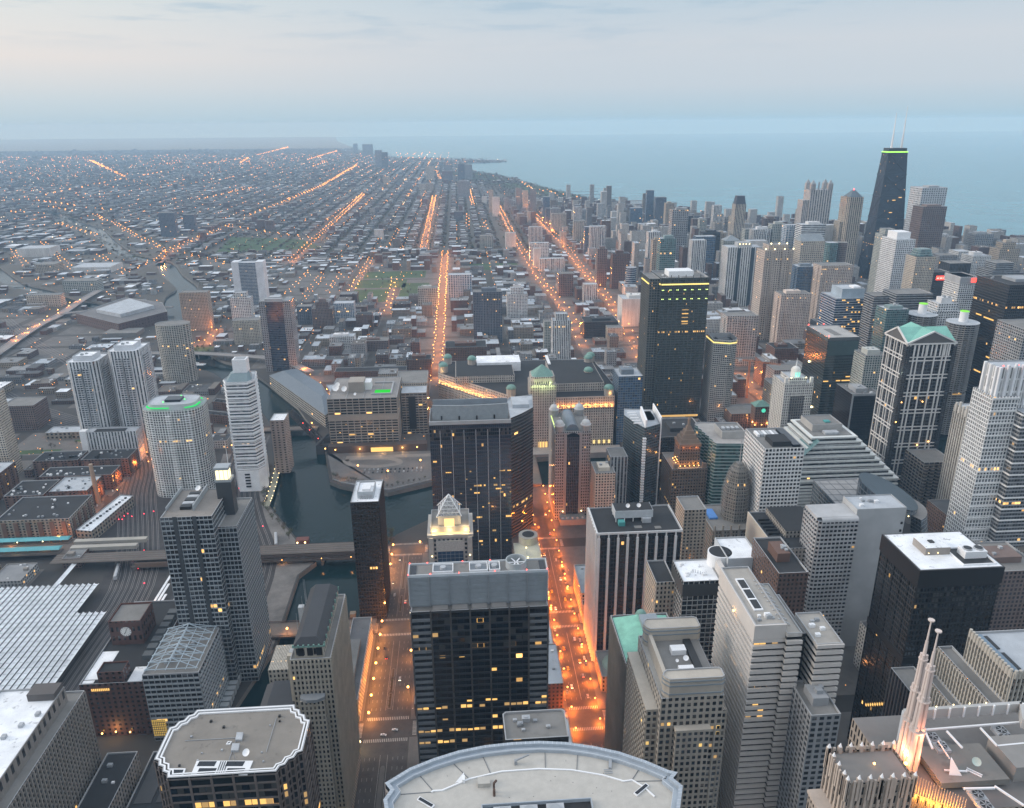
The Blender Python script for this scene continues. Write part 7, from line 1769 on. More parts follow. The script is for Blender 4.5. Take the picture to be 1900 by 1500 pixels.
# ---- twin white towers on a podium
f_w2 = facade('facade_twin_white', (.64, .66, .68), (.05, .062, .072), .44, .97, .006)
for (x0, x1, y0, y1, z, lab, nm) in ((-519, -478, 1008, 1050, 132, 'left of two white ribbed apartment towers sharing a low podium', 'a'), (-466, -425, 1012, 1056, 144, 'right and taller of two white ribbed apartment towers sharing a low podium', 'b')):
 t0 = hero('apartment_tower', lab, 'tower', [(x0+6, y0), (x1-6, y0), (x1, y0+7), (x1, y1), (x0, y1), (x0, y0+7)], z, f_w2, 4.0, 3.1, R_WHITE, 1.5, 0)
 t0['group'] = 'pair of white ribbed towers'
 for xx in (x0+11, x1-19): bx(t0, 'balcony_stack', facade('facade_twin_balcony', (.50, .52, .54), (.04, .05, .06), .75, .6, .01), xx, xx+8, y0-1.8, y0-.05, 6, z-8, 4, 3.1)
 bx(t0, 'balcony_stack', facade('facade_twin_balcony', 0, 0), x1+.05, x1+1.6, y0+15, y0+30, 6, z-8, 4, 3.1)
 shell(t0, rect(x0+8, x1-8, y0+9, y1-8), z+.05, z+6, plain('pent_twin', (.55, .57, .6)), 4, 4, R_WHITE, name='penthouse'); roof_kit(t0, x0+10, x1-10, y0+11, y1-10, z+6, 3, 4, False)
t0 = hero('podium_building', 'low white ribbed podium block with a sunken roof terrace between the twin towers', 'building', rect(-503, -434, 985, 1004), 42, f_w2, 4, 3.1, R_PALE, 1.5)
bx(t0, 'roof_terrace', R_DARK, -490, -450, 989, 1000, 42.05, 42.4); bx(t0, 'corner_block', M_WHITE, -505, -497, 982, 992, 0, 46)
# ---- oval balcony tower with the green crown
f_ov = facade('facade_oval', (.68, .70, .69), (.02, .03, .03), .64, .66, .015)
ov = [(-343+35*math.copysign(abs(math.cos(t_))**.55, math.cos(t_)), 895+26*math.copysign(abs(math.sin(t_))**.7, math.sin(t_))) for t_ in [2*math.pi*i/40 for i in range(40)]]
T62 = hero('apartment_tower', 'white oval apartment tower of stacked balconies with a green lit roof rim', 'tower', ov, 110, f_ov, 3.2, 3.0, R_PALE, 2)
for x0, x1, yy in ((-366, -359, 871.5), (-346, -340, 867.6), (-325, -318, 870)):
 t = MB()
 for k in range(33): t.box(x0, x1, yy-1.4, yy+1.2, 9+k*3, 10+k*3)
 t.build('balcony_stack', plain('balcony_white', (.74, .76, .76)), T62)
shell(T62, offs(ov, 7), 110.1, 116, plain('crown_white', (.5, .52, .53)), 4, 4, R_PALE, 1, name='crown_wall')
t = MB(); q = offs(ov, 4.5); q2 = offs(ov, 6.5)
for i in range(40):
 if i % 10 in (0, 1): continue
 j = (i+1) % 40; t.face([(*q[i], 113), (*q[j], 113), (*q2[j], 113.6), (*q2[i], 113.6)])
t.build('green_light_rim', glow('rim_lime', (.03, 1.0, .2), 1.0), T62)
balls(T62, 'roof_lamp', GLOW_G, [(-330, 892, 118), (-352, 884, 118), (-338, 905, 118)], .8); bx(T62, 'roof_hut', WIN_DK[1], -352, -334, 888, 902, 116.1, 119)
# ---- white banded riverside tower
f_rv = facade('facade_banded_white', (.7, .72, .73), (.03, .045, .06), 1, .60, .006)
rv_ = [(-282, 893), (-276, 880), (-252, 880), (-246, 892), (-252, 925), (-276, 925)]
T63 = hero('apartment_tower', 'white banded tower with slanting corners and a white roof box on the river bank', 'tower', rv_, 140, f_rv, 3, 3.2, R_PALE, 1)
t = MB(); zz = 30; q = offs(rv_, -.9)
while zz < 140: t.prism(q, zz-.75, zz+.75); zz += 3.2*1.42
t.build('floor_band', plain('band_white', (.78, .80, .81), .6), T63)
MB().prism(offs(rv_, -1), 0, 28).build('blank_base', plain('band_white', 0), T63)
for k in range(5): bx(T63, 'base_window', M_DARK, -268, -262, 878.2, 878.95, 6+k*4, 8+k*4)
t = MB().prism([(-276, 884), (-252, 884), (-249, 893), (-254, 915), (-274, 915), (-279, 893)], 140.1, 148, poly2=[(-272, 892), (-254, 892), (-252, 897), (-256, 910), (-272, 910), (-274, 897)]); t.build('glazed_crown', plain('crown_glass', (.20, .27, .29), .3), T63)
bx(T63, 'roof_box', M_WHITE, -270, -254, 894, 908, 148.1, 164); bx(T63, 'roof_well', M_STEEL, -268, -256, 896, 906, 164.02, 164.4)
T63b = hero('apartment_tower', 'low pink block with a pale roof leaning on the white banded riverside tower', 'building', rect(-244, -226, 930, 956), 72, facade('facade_pink_low', (.36, .29, .25), (.02, .02, .022), .42, .45, .01), 6, 3.4, R_WHITE)
# ---- wide banded tower with pale end walls
T64 = hero('office_tower', 'wide tower of blue horizontal bands held between pale end walls, far left centre', 'tower', rect(-556, -484, 1950, 1980), 104, facade('facade_band_blue', (.40, .44, .48), (.03, .06, .10), 1, .55, .004), 3, 3.6, R_PALE, .8)
for x0, x1 in ((-558, -541), (-500, -482)): bx(T64, 'end_wall', plain('end_wall_pale', (.62, .65, .68)), x0, x1, 1948, 1982, 0, 107)
T65 = hero('apartment_tower', 'dark blue glass tower between pale gridded corner walls at the river bend', 'tower', rect(-353, -303, 1380, 1412), 128, facade('facade_dark_blue', (.10, .125, .15), (.018, .035, .065), 1, .74, .02), 3, 3.3, R_GREY, 1)
for x0, x1 in ((-356, -345), (-314, -301)): bx(T65, 'corner_wall', smat('gg'), x0, x1, 1377, 1414, 0, 130, 3.6, 3.3)
bx(T65, 'roof_frame', M_PARA, -345, -314, 1378, 1384, 128.1, 134); bx(T65, 'penthouse', M_UNIT, -340, -320, 1388, 1404, 128.1, 135)
# ---- triangular low building along the river, blue ridged roof
T66 = thing('media_building', 'low wedge shaped building with a blue grey pitched roof along the river bank', 'building', (-260, 1230, 0))
tri = [(-330, 1290), (-204, 1086), (-192, 1120), (-222, 1196), (-282, 1312)]; claim(tri, 2)
MB().prism(tri, 0, 20, bay=5, fh=4, top=False).build('wall', facade('facade_media', (.34, .33, .30), (.04, .05, .055), .8, .55, .03), T66)
MB().prism(tri, 20, 31, poly2=[(-303, 1280), (-216, 1140), (-214, 1150), (-226, 1200), (-284, 1290)]).build('pitched_roof', plain('roof_blue_steel', (.13, .16, .19), .5, .9, 1.1, .05), T66)
T66b = hero('media_building', 'stepped pale roofed hall between the blue pitched roof and the dish roofed block', 'building', [(-190, 1118), (-120, 1118), (-120, 1215), (-222, 1215)], 24, facade('facade_media', 0, 0), 5, 4, R_PALE)
roof_kit(T66b, -180, -125, 1122, 1205, 24, 19, 8)
# ---- long brick warehouse
T67 = hero('warehouse', 'very large dark brick warehouse with a white raised roof and side decks', 'warehouse', [(-872, 1790), (-735, 1680), (-670, 1790), (-715, 1890), (-830, 1960)], 22, facade('facade_big_brick', (.075, .045, .042), (.05, .04, .04), .3, .25, .0), 8, 7, roofmat('roof_slate_brown', (.16, .155, .155), .4), 1.5)
MB().prism([(-830, 1800), (-755, 1745), (-712, 1830), (-800, 1915)], 22.1, 30).build('raised_roof', R_PALE, T67)
bx(T67, 'loading_deck', R_GREY, -760, -690, 1655, 1700, 0, 9)
# ---- stepped apartment blocks, chimney, sheds on the left
f_lo = facade('facade_loft_brick', (.13, .07, .052), (.02, .02, .022), .5, .5, .02)
f_lp = facade('facade_loft_tan', (.27, .235, .19), (.025, .026, .028), .5, .55, .02)
rk = random.Random(99)
def loft(poly, z, mat, label, rf=R_DARK, seed=1, nm='brick_apartments', pent=5):
 t0 = hero(nm, label, 'apartment block', poly, z, mat, 4.2, 3.3, rf, 1.1)
 xs = [p[0] for p in poly]; ys = [p[1] for p in poly]; r_ = random.Random(seed)
 for k in range(pent*3):
  ux, uy = r_.uniform(min(xs)+4, max(xs)-4), r_.uniform(min(ys)+4, max(ys)-4); q_ = r_.uniform(.6, 1.4)
  bx(t0, 'roof_unit', r_.choice((M_UNIT, M_STEEL, M_WHITE, M_DARK)), ux-q_, ux+q_, uy-q_, uy+q_, z, z+q_*1.6)
 t = MB()
 for a, c_, d, n_ in edges(poly, 'SE'):
  L_ = (c_-a).length; k = 6
  while k < L_-6: obox(t, a, d, n_, k, k+4.4, .02, 1.1, 3, z-2); k += 12.5
 t.build('projecting_bays', plain('bay_brick', (.16, .095, .07)), t0); return t0
loft(rect(-545, -490, 935, 966), 25, f_lo, 'long brick apartment block, left half of the pair below the white podium', seed=2)
loft(rect(-486, -428, 935, 968), 25, f_lo, 'long brick apartment block, right half of the pair below the white podium', seed=3)
loft(rect(-532, -488, 842, 884), 22, f_lo, 'brick apartment block with balconies left of the tall round chimney', seed=4)
loft(rect(-483, -440, 846, 886), 24, f_lo, 'brick apartment block with a white upper roof beside the tall round chimney', R_PALE, 5)
loft(rect(-520, -434, 898, 926), 20, f_lo, 'row of brick flats with white penthouses behind the round chimney', R_DARK, 6)
loft(rect(-505, -428, 775, 832), 25, f_lp, 'large tan and black apartment block by the elevated station', R_DARK, 7)
loft(rect(-590, -545, 770, 826), 22, f_lo, 'dark brick block at the left edge beside the tan apartment block', R_PALE, 8)
loft(rect(-640, -560, 860, 925), 30, f_lo, 'tall dark brick warehouse flats at the left edge', R_PALE, 9)
loft(rect(-548, -520, 690, 728), 24, f_lp, 'tan corner block with a white roof below the elevated station', R_WHITE, 10)
t = MB().cyl(-437, 860, 0, 52, 3.0, 16, 2.1); o = t.build('chimney', plain('chimney_brick', (.30, .24, .18)), None); tag(o, 'tall round tan brick chimney beside the rail yard', 'chimney'); FOOT.append((-442, -432, 855, 865))
b = hero('rail_building', 'long low stone rail building with a blue white roof beside the tracks', 'building', [(-422, 772), (-404, 768), (-392, 852), (-408, 856)], 12, f_lp, 5, 5, R_WHITE); 
for k in range(14): bx(b, 'roof_unit', M_DARK if k % 3 else M_UNIT, -416+k*1.3-1, -416+k*1.3+1.2, 776+k*5.4, 778.4+k*5.4, 12, 13.4)
# low industrial pieces
for i, (x0, x1, y0, y1, z, rf, lab) in enumerate(((-820, -770, 1250, 1320, 12, R_WHITE, 'white roofed depot inside the curve of the railway'), (-760, -690, 1190, 1235, 10, R_PALE, 'pale roofed depot between the railway curve and the twin towers'), (-700, -640, 1120, 1165, 9, R_WHITE, 'small white roofed store left of the twin white towers'), (-900, -830, 1270, 1350, 11, R_PALE, 'pale flat shed left of the railway curve'), (-600, -540, 1075, 1100, 9, R_PALE, 'long tan market hall behind the small park'), (-990, -930, 1400, 1460, 10, R_GREY, 'grey shed under the motorway ramp'), (-690, -640, 1330, 1380, 9, R_PALE, 'truck depot with a pale roof near the round fronted tower'), (-600, -540, 1180, 1250, 13, R_DARK, 'dark roofed brick depot behind the twin white towers'))):
 b = hero('depot', lab, 'depot', rect(x0, x1, y0, y1), z, f_lo if i % 2 else f_lp, 6, 5, rf); roof_kit(b, x0, x1, y0, y1, z, i, 6, False)
# river homes between the towers
for i, (x, y, lab) in enumerate(((-440, 1090, 'terrace of dark roofed town houses nearest the white banded tower'), (-420, 1135, 'second terrace of dark roofed town houses behind the white banded tower'), (-395, 1180, 'third terrace of town houses beside the narrow river branch'))):
 b = hero('town_houses', lab, 'terrace', [(x, y), (x+70, y-24), (x+75, y-10), (x+5, y+14)], 13, f_lo, 4, 3.2, R_DARK)
 t = MB(); n_ = 7
 for k in range(n_): xx = x+6+k*9.6; yy = y-(k+.5)*3.3+4; t.prism(rect(xx-3, xx+3, yy-3, yy+3), 13.1, 16.5, poly2=rect(xx-.3, xx+.3, yy-2.6, yy+2.6))
 t.build('gable_row', plain('slate_black', 0), b)
# ================================================================== STREET LAMP LINES (needed before the city fills in)
LINES = [   # polyline in the photograph, lamp spacing m, road width, group
 ([(810, 715), (812, 690), (820, 560), (826, 470)], 24, 22, 'lamps of the straight avenue'),
 ([(785, 467), (797, 410), (806, 366)], 24, 22, 'lamps of the far straight avenue'),
 ([(925, 385), (952, 440), (970, 470), (1000, 520), (1060, 590), (1082, 650)], 28, 20, 'lamps of the middle avenue'),
 ([(988, 398), (1040, 450), (1085, 510), (1130, 560), (1175, 635), (1198, 690)], 26, 24, 'lamps of the right hand avenue'),
 ([(674, 363), (620, 415), (575, 455), (540, 490)], 26, 22, 'lamps of the left diagonal road'),
 ([(662, 308), (600, 345), (540, 372), (455, 405)], 42, 18, 'lamps of the far diagonal road'),
 ([(432, 424), (500, 435), (582, 446)], 30, 20, ''), ([(432, 420), (380, 440), (310, 470), (295, 488)], 24, 24, ''), ([(312, 470), (250, 440), (210, 415)], 30, 20, ''),
 ([(184, 476), (234, 512)], 26, 18, ''), ([(80, 453), (138, 508)], 24, 18, ''), ([(24, 468), (50, 498)], 28, 16, ''), ([(184, 476), (260, 470)], 60, 16, ''),
 ([(160, 388), (208, 393)], 40, 18, ''), ([(72, 375), (144, 385)], 40, 18, ''), ([(90, 386), (140, 396)], 44, 16, ''), ([(176, 400), (198, 414)], 36, 16, ''), ([(0, 374), (60, 373)], 44, 18, ''),
 ([(20, 426), (60, 425), (110, 418)], 40, 16, ''), ([(168, 299), (232, 330)], 60, 18, ''), ([(80, 365), (135, 353), (232, 333)], 60, 18, ''), ([(263, 328), (303, 320)], 60, 18, ''), ([(374, 306), (461, 294), (445, 304)], 90, 18, ''), ([(478, 289), (535, 274)], 90, 18, ''), ([(569, 298), (626, 281)], 90, 18, ''), ([(579, 311), (606, 301)], 90, 16, ''),
 ([(689, 482), (645, 557)], 24, 16, 'lamps beside the long lawn'), ([(634, 510), (607, 552)], 30, 12, ''), ([(602, 510), (562, 559)], 30, 12, ''), ([(574, 507), (530, 554)], 26, 12, ''), ([(732, 520), (719, 584)], 24, 16, 'lamps beyond the lawn'),
 ([(868, 345), (878, 385)], 40, 16, ''), ([(811, 318), (817, 335)], 80, 16, ''), ([(690, 462), (960, 466)], 70, 16, ''), ([(740, 428), (720, 465)], 40, 12, ''), ([(868, 400), (868, 430)], 60, 12, ''), ([(897, 410), (904, 430)], 60, 12, ''),
 ([(290, 838), (243, 887), (177, 942), (126, 1000), (100, 1028)], 24, 16, 'lamps beside the rail yard'),
 ([(740, 293), (830, 297)], 120, 16, ''), ([(970, 340), (985, 352), (1100, 375)], 90, 20, ''), ([(1280, 392), (1345, 405)], 60, 16, ''),
 ([(560, 690), (600, 730), (630, 780)], 26, 14, 'lamps of the slanting riverside street'), ([(1365, 690), (1390, 720), (1440, 760)], 22, 16, 'lamps of the construction street'),
 ([(400, 610), (385, 640), (350, 640)], 24, 14, 'lamps by the river bend'), ([(0, 600), (60, 586)], 40, 14, ''), ([(20, 645), (75, 605), (150, 560)], 34, 12, 'lamps of the elevated motorway'),
 ([(234, 512), (300, 482)], 30, 14, ''), ([(110, 418), (184, 442)], 34, 14, ''), ([(0, 530), (140, 520)], 50, 14, ''), ([(330, 470), (440, 500)], 30, 14, ''), ([(200, 350), (330, 345)], 70, 14, ''), ([(360, 375), (470, 350)], 60, 14, ''), ([(0, 395), (90, 400)], 50, 14, ''), ([(0, 838), (150, 830)], 40, 12, ''), ([(330, 700), (360, 640)], 40, 12, ''),
]
ROADCELL = set(); LAMPS = []
amb = MB(); cellw = 16
for pl, sp, w, g in LINES:
 wp_ = [U(*p, 0) for p in pl]
 ribbon(wp_, w, .02, amb)
 for (ax, ay), (bx_, by_) in zip(wp_, wp_[1:]):
  d = math.hypot(bx_-ax, by_-ay); n_ = max(1, int(d/8)); tx, ty = (bx_-ax)/d, (by_-ay)/d
  for i in range(n_+1):
   x, y = ax+(bx_-ax)*i/n_, ay+(by_-ay)*i/n_
   for o in np.arange(-w/2-2, w/2+2.1, 7): ROADCELL.add((int((x-ty*o)//cellw), int((y+tx*o)//cellw)))
  n_ = max(1, int(d/sp))
  for i in range(n_):
   t_ = (i+.5)/n_; x, y = ax+(bx_-ax)*t_, ay+(by_-ay)*t_
   for s in ((-1, 1) if w >= 22 and sp < 26 and ay < 2600 else (1 if i % 2 else -1,)): LAMPS.append((x-ty*s*w*.42+rng.uniform(-1, 1), y+tx*s*w*.42+rng.uniform(-2, 2), g))
struct(amb.build('avenue', plain('avenue_asphalt', (.105, .10, .095), .85, .75, 1.25, .03)))
def on_road(x, y): return (int(x//cellw), int(y//cellw)) in ROADCELL
LAWNS = [(-290, -85, 1940, 2390), (20, 190, 2370, 2495), (-915, -490, 2800, 3240), (1470, 1770, 2790, 2970), (200, 780, 4690, 6010), (-80, 440, 6190, 7410), (-700, -425, 985, 1095), (-195, 60, 880, 1000), (-330, -160, 540, 1010), (-880, -660, 1640, 1970), (-690, -600, 1440, 1580)]
def free(x0, x1, y0, y1):
 for f in FOOT:
  if x0 < f[1] and x1 > f[0] and y0 < f[3] and y1 > f[2]: return False
 return True
def in_lawn(x, y): return any(a < x < b and c < y < d for a, b, c, d in LAWNS)
def clear_spot(x0, x1, y0, y1, m=6):
 cx, cy = (x0+x1)/2, (y0+y1)/2
 if in_lawn(cx, cy) or not free(x0, x1, y0, y1): return False
 if any(in_river(x, y, m) for x, y in ((x0, y0), (x1, y0), (x1, y1), (x0, y1), (cx, cy))): return False
 if any(on_road(x, y) for x in (x0, cx, x1) for y in (y0, cy, y1)): return False
 return not (-1250 < cx < -180 and 380 < cy < 2000 and on_rail(cx, cy, 14))
def seen(x, y, z, mx=40):
 p = px_of(x, y, z); return -mx < p[0] < 1900+mx and 230 < p[1] < 1500+mx
# ================================================================== THE LOWER CITY
BRK = [(.115, .062, .047), (.15, .085, .06), (.10, .06, .05), (.135, .085, .07)]
TAN = [(.27, .225, .175), (.31, .265, .21), (.22, .19, .155)]
GRY = [(.22, .225, .23), (.30, .305, .31), (.17, .175, .18), (.38, .39, .39)]
ROOFS = [((.50, .55, .60), 'white'), ((.66, .70, .74), 'snow white'), ((.36, .40, .44), 'pale grey'), ((.22, .225, .23), 'grey'), ((.075, .078, .082), 'black'), ((.14, .125, .11), 'brown')]
f_city = facade('facade_city', (.2, .2, .2), (.03, .034, .04), .5, .52, .018, tint=True, lits=1.4, blinds=0)
r_city = roofmat('roof_city', (.3, .3, .3), .4, tint=True)
class Lot: pass
LOTS = []
def add_lot(x0, x1, y0, y1, h, r):
 if x1-x0 < 6 or y1-y0 < 6: return
 if not clear_spot(x0, x1, y0, y1): return
 l = Lot(); l.b = (x0, x1, y0, y1); l.h = h
 k = r.random(); l.k = 'brick' if k < .45 else 'tan' if k < .68 else 'grey'
 l.w = r.choice({'brick': BRK, 'tan': TAN, 'grey': GRY}[l.k]); v = r.uniform(.8, 1.25); l.w = tuple(c*v for c in l.w)
 if h > 40 and k > .25: l.k = 'pale'; q = r.uniform(.4, .58); l.w = (q, q*.97, q*.92)
 l.r, l.rn = r.choices(ROOFS, (2.6, .9, 3.5, 5, 4, 3))[0]; v = r.uniform(.85, 1.15); l.r = tuple(c*v for c in l.r)
 D = math.hypot(x0, y0); l.s = (x1-x0)*(y1-y0+h)/(D*D); l.seed = r.randint(0, 10**6); LOTS.append(l)
r_ = random.Random(11)
for bb in BOK:
 x0, x1, y0, y1 = bb; x0 += 3; x1 -= 3; y0 += 3; y1 -= 3
 ym = (y0+y1)/2
 loop = y1 < 880 and x0 > -50
 for ya, yb in ((y0, ym-2.5), (ym+2.5, y1)):
  x = x0
  while x < x1-7:
   w = r_.choice((11, 14, 18, 24, 32, 42)) if not loop else r_.choice((18, 26, 34, 44)); w = min(w, x1-x)
   if x1-(x+w) < 7: w = x1-x
   if loop: h = r_.uniform(24, 62) if x > 110 else r_.uniform(10, 24)
   elif x0 < -300: h = r_.uniform(6, 12)
   elif x0 > 470 and y0 > 1350: h = r_.choice((12, 18, 26, 36, 46) if y0 < 1900 else (14, 22, 34, 52, 76, 105))
   elif x0 > 470: h = r_.choice((12, 18, 26, 38, 50))*r_.uniform(.85, 1.15)
   elif x0 > 240: h = r_.choice((9, 12, 16, 22, 30, 42))*r_.uniform(.85, 1.15)
   else: h = r_.choice((7, 9, 12, 15, 20, 26))*r_.uniform(.85, 1.15)
   dp = (yb-ya)*r_.choice((1, 1, .85, .7))
   if r_.random() > (.12 if not x0 < -300 else .28): add_lot(x+.2, x+w-.3, ya if ya == y0 else yb-dp, ya+dp if ya == y0 else yb, h, r_)
   x += w
for k in range(2600):        # works, stores and sheds west of the river
 x, y = r_.uniform(-1650, -290), r_.uniform(620, 2620)
 w, d = r_.choice((9, 12, 18, 26, 40)), r_.choice((9, 12, 18, 28))
 if any(x-1 < l.b[1] and x+w+1 > l.b[0] and y-1 < l.b[3] and y+d+1 > l.b[2] for l in LOTS): continue
 add_lot(x, x+w, y, y+d, r_.uniform(5, 13), r_)
NEAR = [l for l in LOTS if seen((l.b[0]+l.b[1])/2, l.b[2], l.h, 10)]
NEAR.sort(key=lambda l: -l.s)
IND, REST = NEAR[:290], NEAR[290:]+[l for l in LOTS if l not in NEAR]
ORD = ['first', 'second', 'third', 'fourth', 'fifth', 'sixth', 'seventh', 'eighth', 'ninth', 'tenth', 'eleventh', 'twelfth', 'thirteenth', 'fourteenth', 'fifteenth', 'sixteenth', 'seventeenth', 'eighteenth', 'nineteenth', 'twentieth']
MARKS = [(107, 1060, 'the domed stone hall'), (318, 1097, 'the tall dark lit tower'), (-137, 1048, 'the dish roofed concrete block'), (382, 1075, 'the slim tower with lit cornice'), (56, 1552, 'the dark blue apartment tower'), (130, 1745, 'the stepped crown tower'), (182, 1360, 'the white ribbed garage tower'), (290, 1565, 'the low black building'), (380, 1665, 'the white windowless box'), (-340, 895, 'the oval balcony tower'), (-264, 900, 'the white banded tower'), (-496, 1340, 'the round fronted tower'), (-328, 1395, 'the dark blue riverside tower'), (-575, 1710, 'the tan gridded slab'), (425, 917, 'the white spired tower'), (515, 1018, 'the teal black box'), (525, 825, 'the green gabled tower'), (680, 1020, 'the corn cob towers'), (637, 1220, 'the blue belted tower'), (650, 1450, 'the pinkish tower'), (510, 1355, 'the tower on a blank podium'), (630, 1520, 'the lamp crowned beige tower'), (8, 1340, 'the large red brown block'), (0, 1975, 'the blue framed slab'), (-80, 1905, 'the green glass strip block'), (270, 1990, 'the plain brown block'), (390, 2090, 'the slim flared tower'), (430, 2070, 'the broad brick tower'), (280, 2330, 'the hospital slab'), (-237, 1518, 'the white framed loft'), (-300, 1695, 'the arched cornice block'), (-500, 1030, 'the twin white towers'), (134, 550, 'the striped black tower'), (190, 780, 'the white finned tower'), (238, 757, 'the brown lit tower'), (298, 410, 'the white roofed black tower'), (300, 540, 'the rounded concrete tower'), (248, 640, 'the scaffolded tower'), (286, 645, 'the white gridded block'), (420, 790, 'the terraced block'), (400, 650, 'the sliced drum block'), (485, 636, 'the bright crowned tower'), (545, 737, 'the scalloped crown tower'), (800, 1060, 'the huge black slab'), (945, 1630, 'the white square windowed tower'), (760, 1580, 'the pinkish stepped block'), (674, 1820, 'the wide ribbed slab'), (820, 1800, 'the hipped lead roof block'), (1200, 2140, 'the black tapering skyscraper'), (740, 1630, 'the blue glass tower'), (610, 2170, 'the large grey tower'), (-790, 1800, 'the large brick warehouse'), (-420, 800, 'the tan black apartment block'), (-350, 560, 'the white train sheds')]
USED = {}
def describe(l):
 cx, cy = (l.b[0]+l.b[1])/2, (l.b[2]+l.b[3])/2
 mx, my, mn = min(MARKS, key=lambda q: math.hypot(q[0]-cx, q[1]-cy))
 dx, dy = cx-mx, cy-my
 rel = ('left of' if dx < 0 else 'right of') if abs(dx) > abs(dy) else ('in front of' if dy < 0 else 'behind')
 st = max(1, round(l.h/3.5)); size = 'low' if st <= 2 else 'three storey' if st == 3 else 'four storey' if st == 4 else 'mid rise' if st < 9 else 'tall'
 shape = 'wide' if l.b[1]-l.b[0] > 30 else 'narrow' if l.b[1]-l.b[0] < 14 else ''
 return ' '.join(x for x in (shape, size, l.k, 'block with', l.rn, 'roof', rel, mn) if x)
for l in sorted(IND, key=lambda l: math.hypot(l.b[0], l.b[2])):
 d = describe(l); k = USED.get(d, 0); USED[d] = k+1
 lab = d if k == 0 else f'{d}, {ORD[min(k, 19)]}'
 lab = lab if len(lab.split()) <= 16 else lab.replace(' roof', '').replace('the ', '')
 x0, x1, y0, y1 = l.b; r = random.Random(l.seed)
 t0 = thing('city_building', lab, 'building', ((x0+x1)/2, (y0+y1)/2, 0), 'lower blocks of the inner city')
 MB().prism(rect(x0, x1, y0, y1), .13, l.h+1, top=False, tint=l.w, bay=3.2, fh=3.5).build('wall', f_city, t0)
 inn = offs(rect(x0, x1, y0, y1), .45); p = MB(); po = rect(x0, x1, y0, y1)
 for i in range(4):
  a, b_, c_, d_ = po[i], po[(i+1) % 4], inn[(i+1) % 4], inn[i]
  p.face([(*a, l.h+1), (*b_, l.h+1), (*c_, l.h+1), (*d_, l.h+1)], tint=tuple(c*1.3 for c in l.w)); p.face([(*d_, l.h+1), (*c_, l.h+1), (*c_, l.h), (*d_, l.h)], tint=l.w)
 p.build('parapet', f_city if False else plain('parapet_mix', (.30, .29, .28)), t0)
 MB().face([(*q, l.h) for q in inn], tint=l.r).build('roof', r_city, t0)
 if x1-x0 > 12 and y1-y0 > 12:
  pw = r.uniform(2.5, 5); ux, uy = r.uniform(x0+pw+1, x1-pw-1), r.uniform(y0+pw+1, y1-pw-1)
  MB().box(ux-pw*.7, ux+pw*.7, uy-pw*.6, uy+pw*.6, l.h, l.h+r.uniform(2.4, 4), tint=l.w).build('stair_hut', f_city if False else plain('hut_mix', (.24, .22, .20)), t0)
 for k2 in range(r.randint(2, 5)):
  q = r.uniform(.6, 1.4); ux, uy = r.uniform(x0+2, x1-2), r.uniform(y0+2, y1-2)
  MB().box(ux-q, ux+q, uy-q*.7, uy+q*.7, l.h, l.h+q*1.3).build('roof_unit', r.choice((M_UNIT, M_STEEL, M_WHITE)), t0)
 if r.random() < .12 and l.h < 30 and x1-x0 > 12:      # a timber water tank on legs
  ux, uy = r.uniform(x0+3, x1-3), r.uniform(y0+3, y1-3)
  t = MB().cyl(ux, uy, l.h+3, l.h+6.6, 1.7, 12); t.cyl(ux, uy, l.h+6.6, l.h+7.8, 1.9, 12, .1)
  for sx_, sy_ in ((-1, -1), (1, -1), (1, 1), (-1, 1)): t.beam((ux+sx_*1.1, uy+sy_*1.1, l.h), (ux+sx_*1.1, uy+sy_*1.1, l.h+3), .2)
  t.build('water_tank', plain('tank_timber', (.12, .085, .06)), t0)
wmb, rmb = MB(), MB()
def stuffbox(x0, x1, y0, y1, h, w, r):
 n = max(1, round((x1-x0)/3.2)); n2 = max(1, round((y1-y0)/3.2)); v = h/3.3
 wmb.face([(x0, y0, 0), (x1, y0, 0), (x1, y0, h), (x0, y0, h)], [(0, 0), (n, 0), (n, v), (0, v)], w)
 if x0 > -200: wmb.face([(x0, y1, 0), (x0, y0, 0), (x0, y0, h), (x0, y1, h)], [(40, 0), (40+n2, 0), (40+n2, v), (40, v)], w)
 if x1 < 300: wmb.face([(x1, y0, 0), (x1, y1, 0), (x1, y1, h), (x1, y0, h)], [(80, 0), (80+n2, 0), (80+n2, v), (80, v)], w)
 rmb.face([(x0, y0, h), (x1, y0, h), (x1, y1, h), (x0, y1, h)], tint=r)
for l in REST:
 stuffbox(*l.b, l.h, l.w, l.r)
 if l.s > 3e-4:
  r = random.Random(l.seed)
  for k in range(3):
   q = r.uniform(.7, 1.6); ux, uy = r.uniform(l.b[0]+2, l.b[1]-2), r.uniform(l.b[2]+2, l.b[3]-2); stuffbox(ux-q, ux+q, uy-q, uy+q, l.h+q*1.5, (.4, .42, .44), (.45, .48, .5))
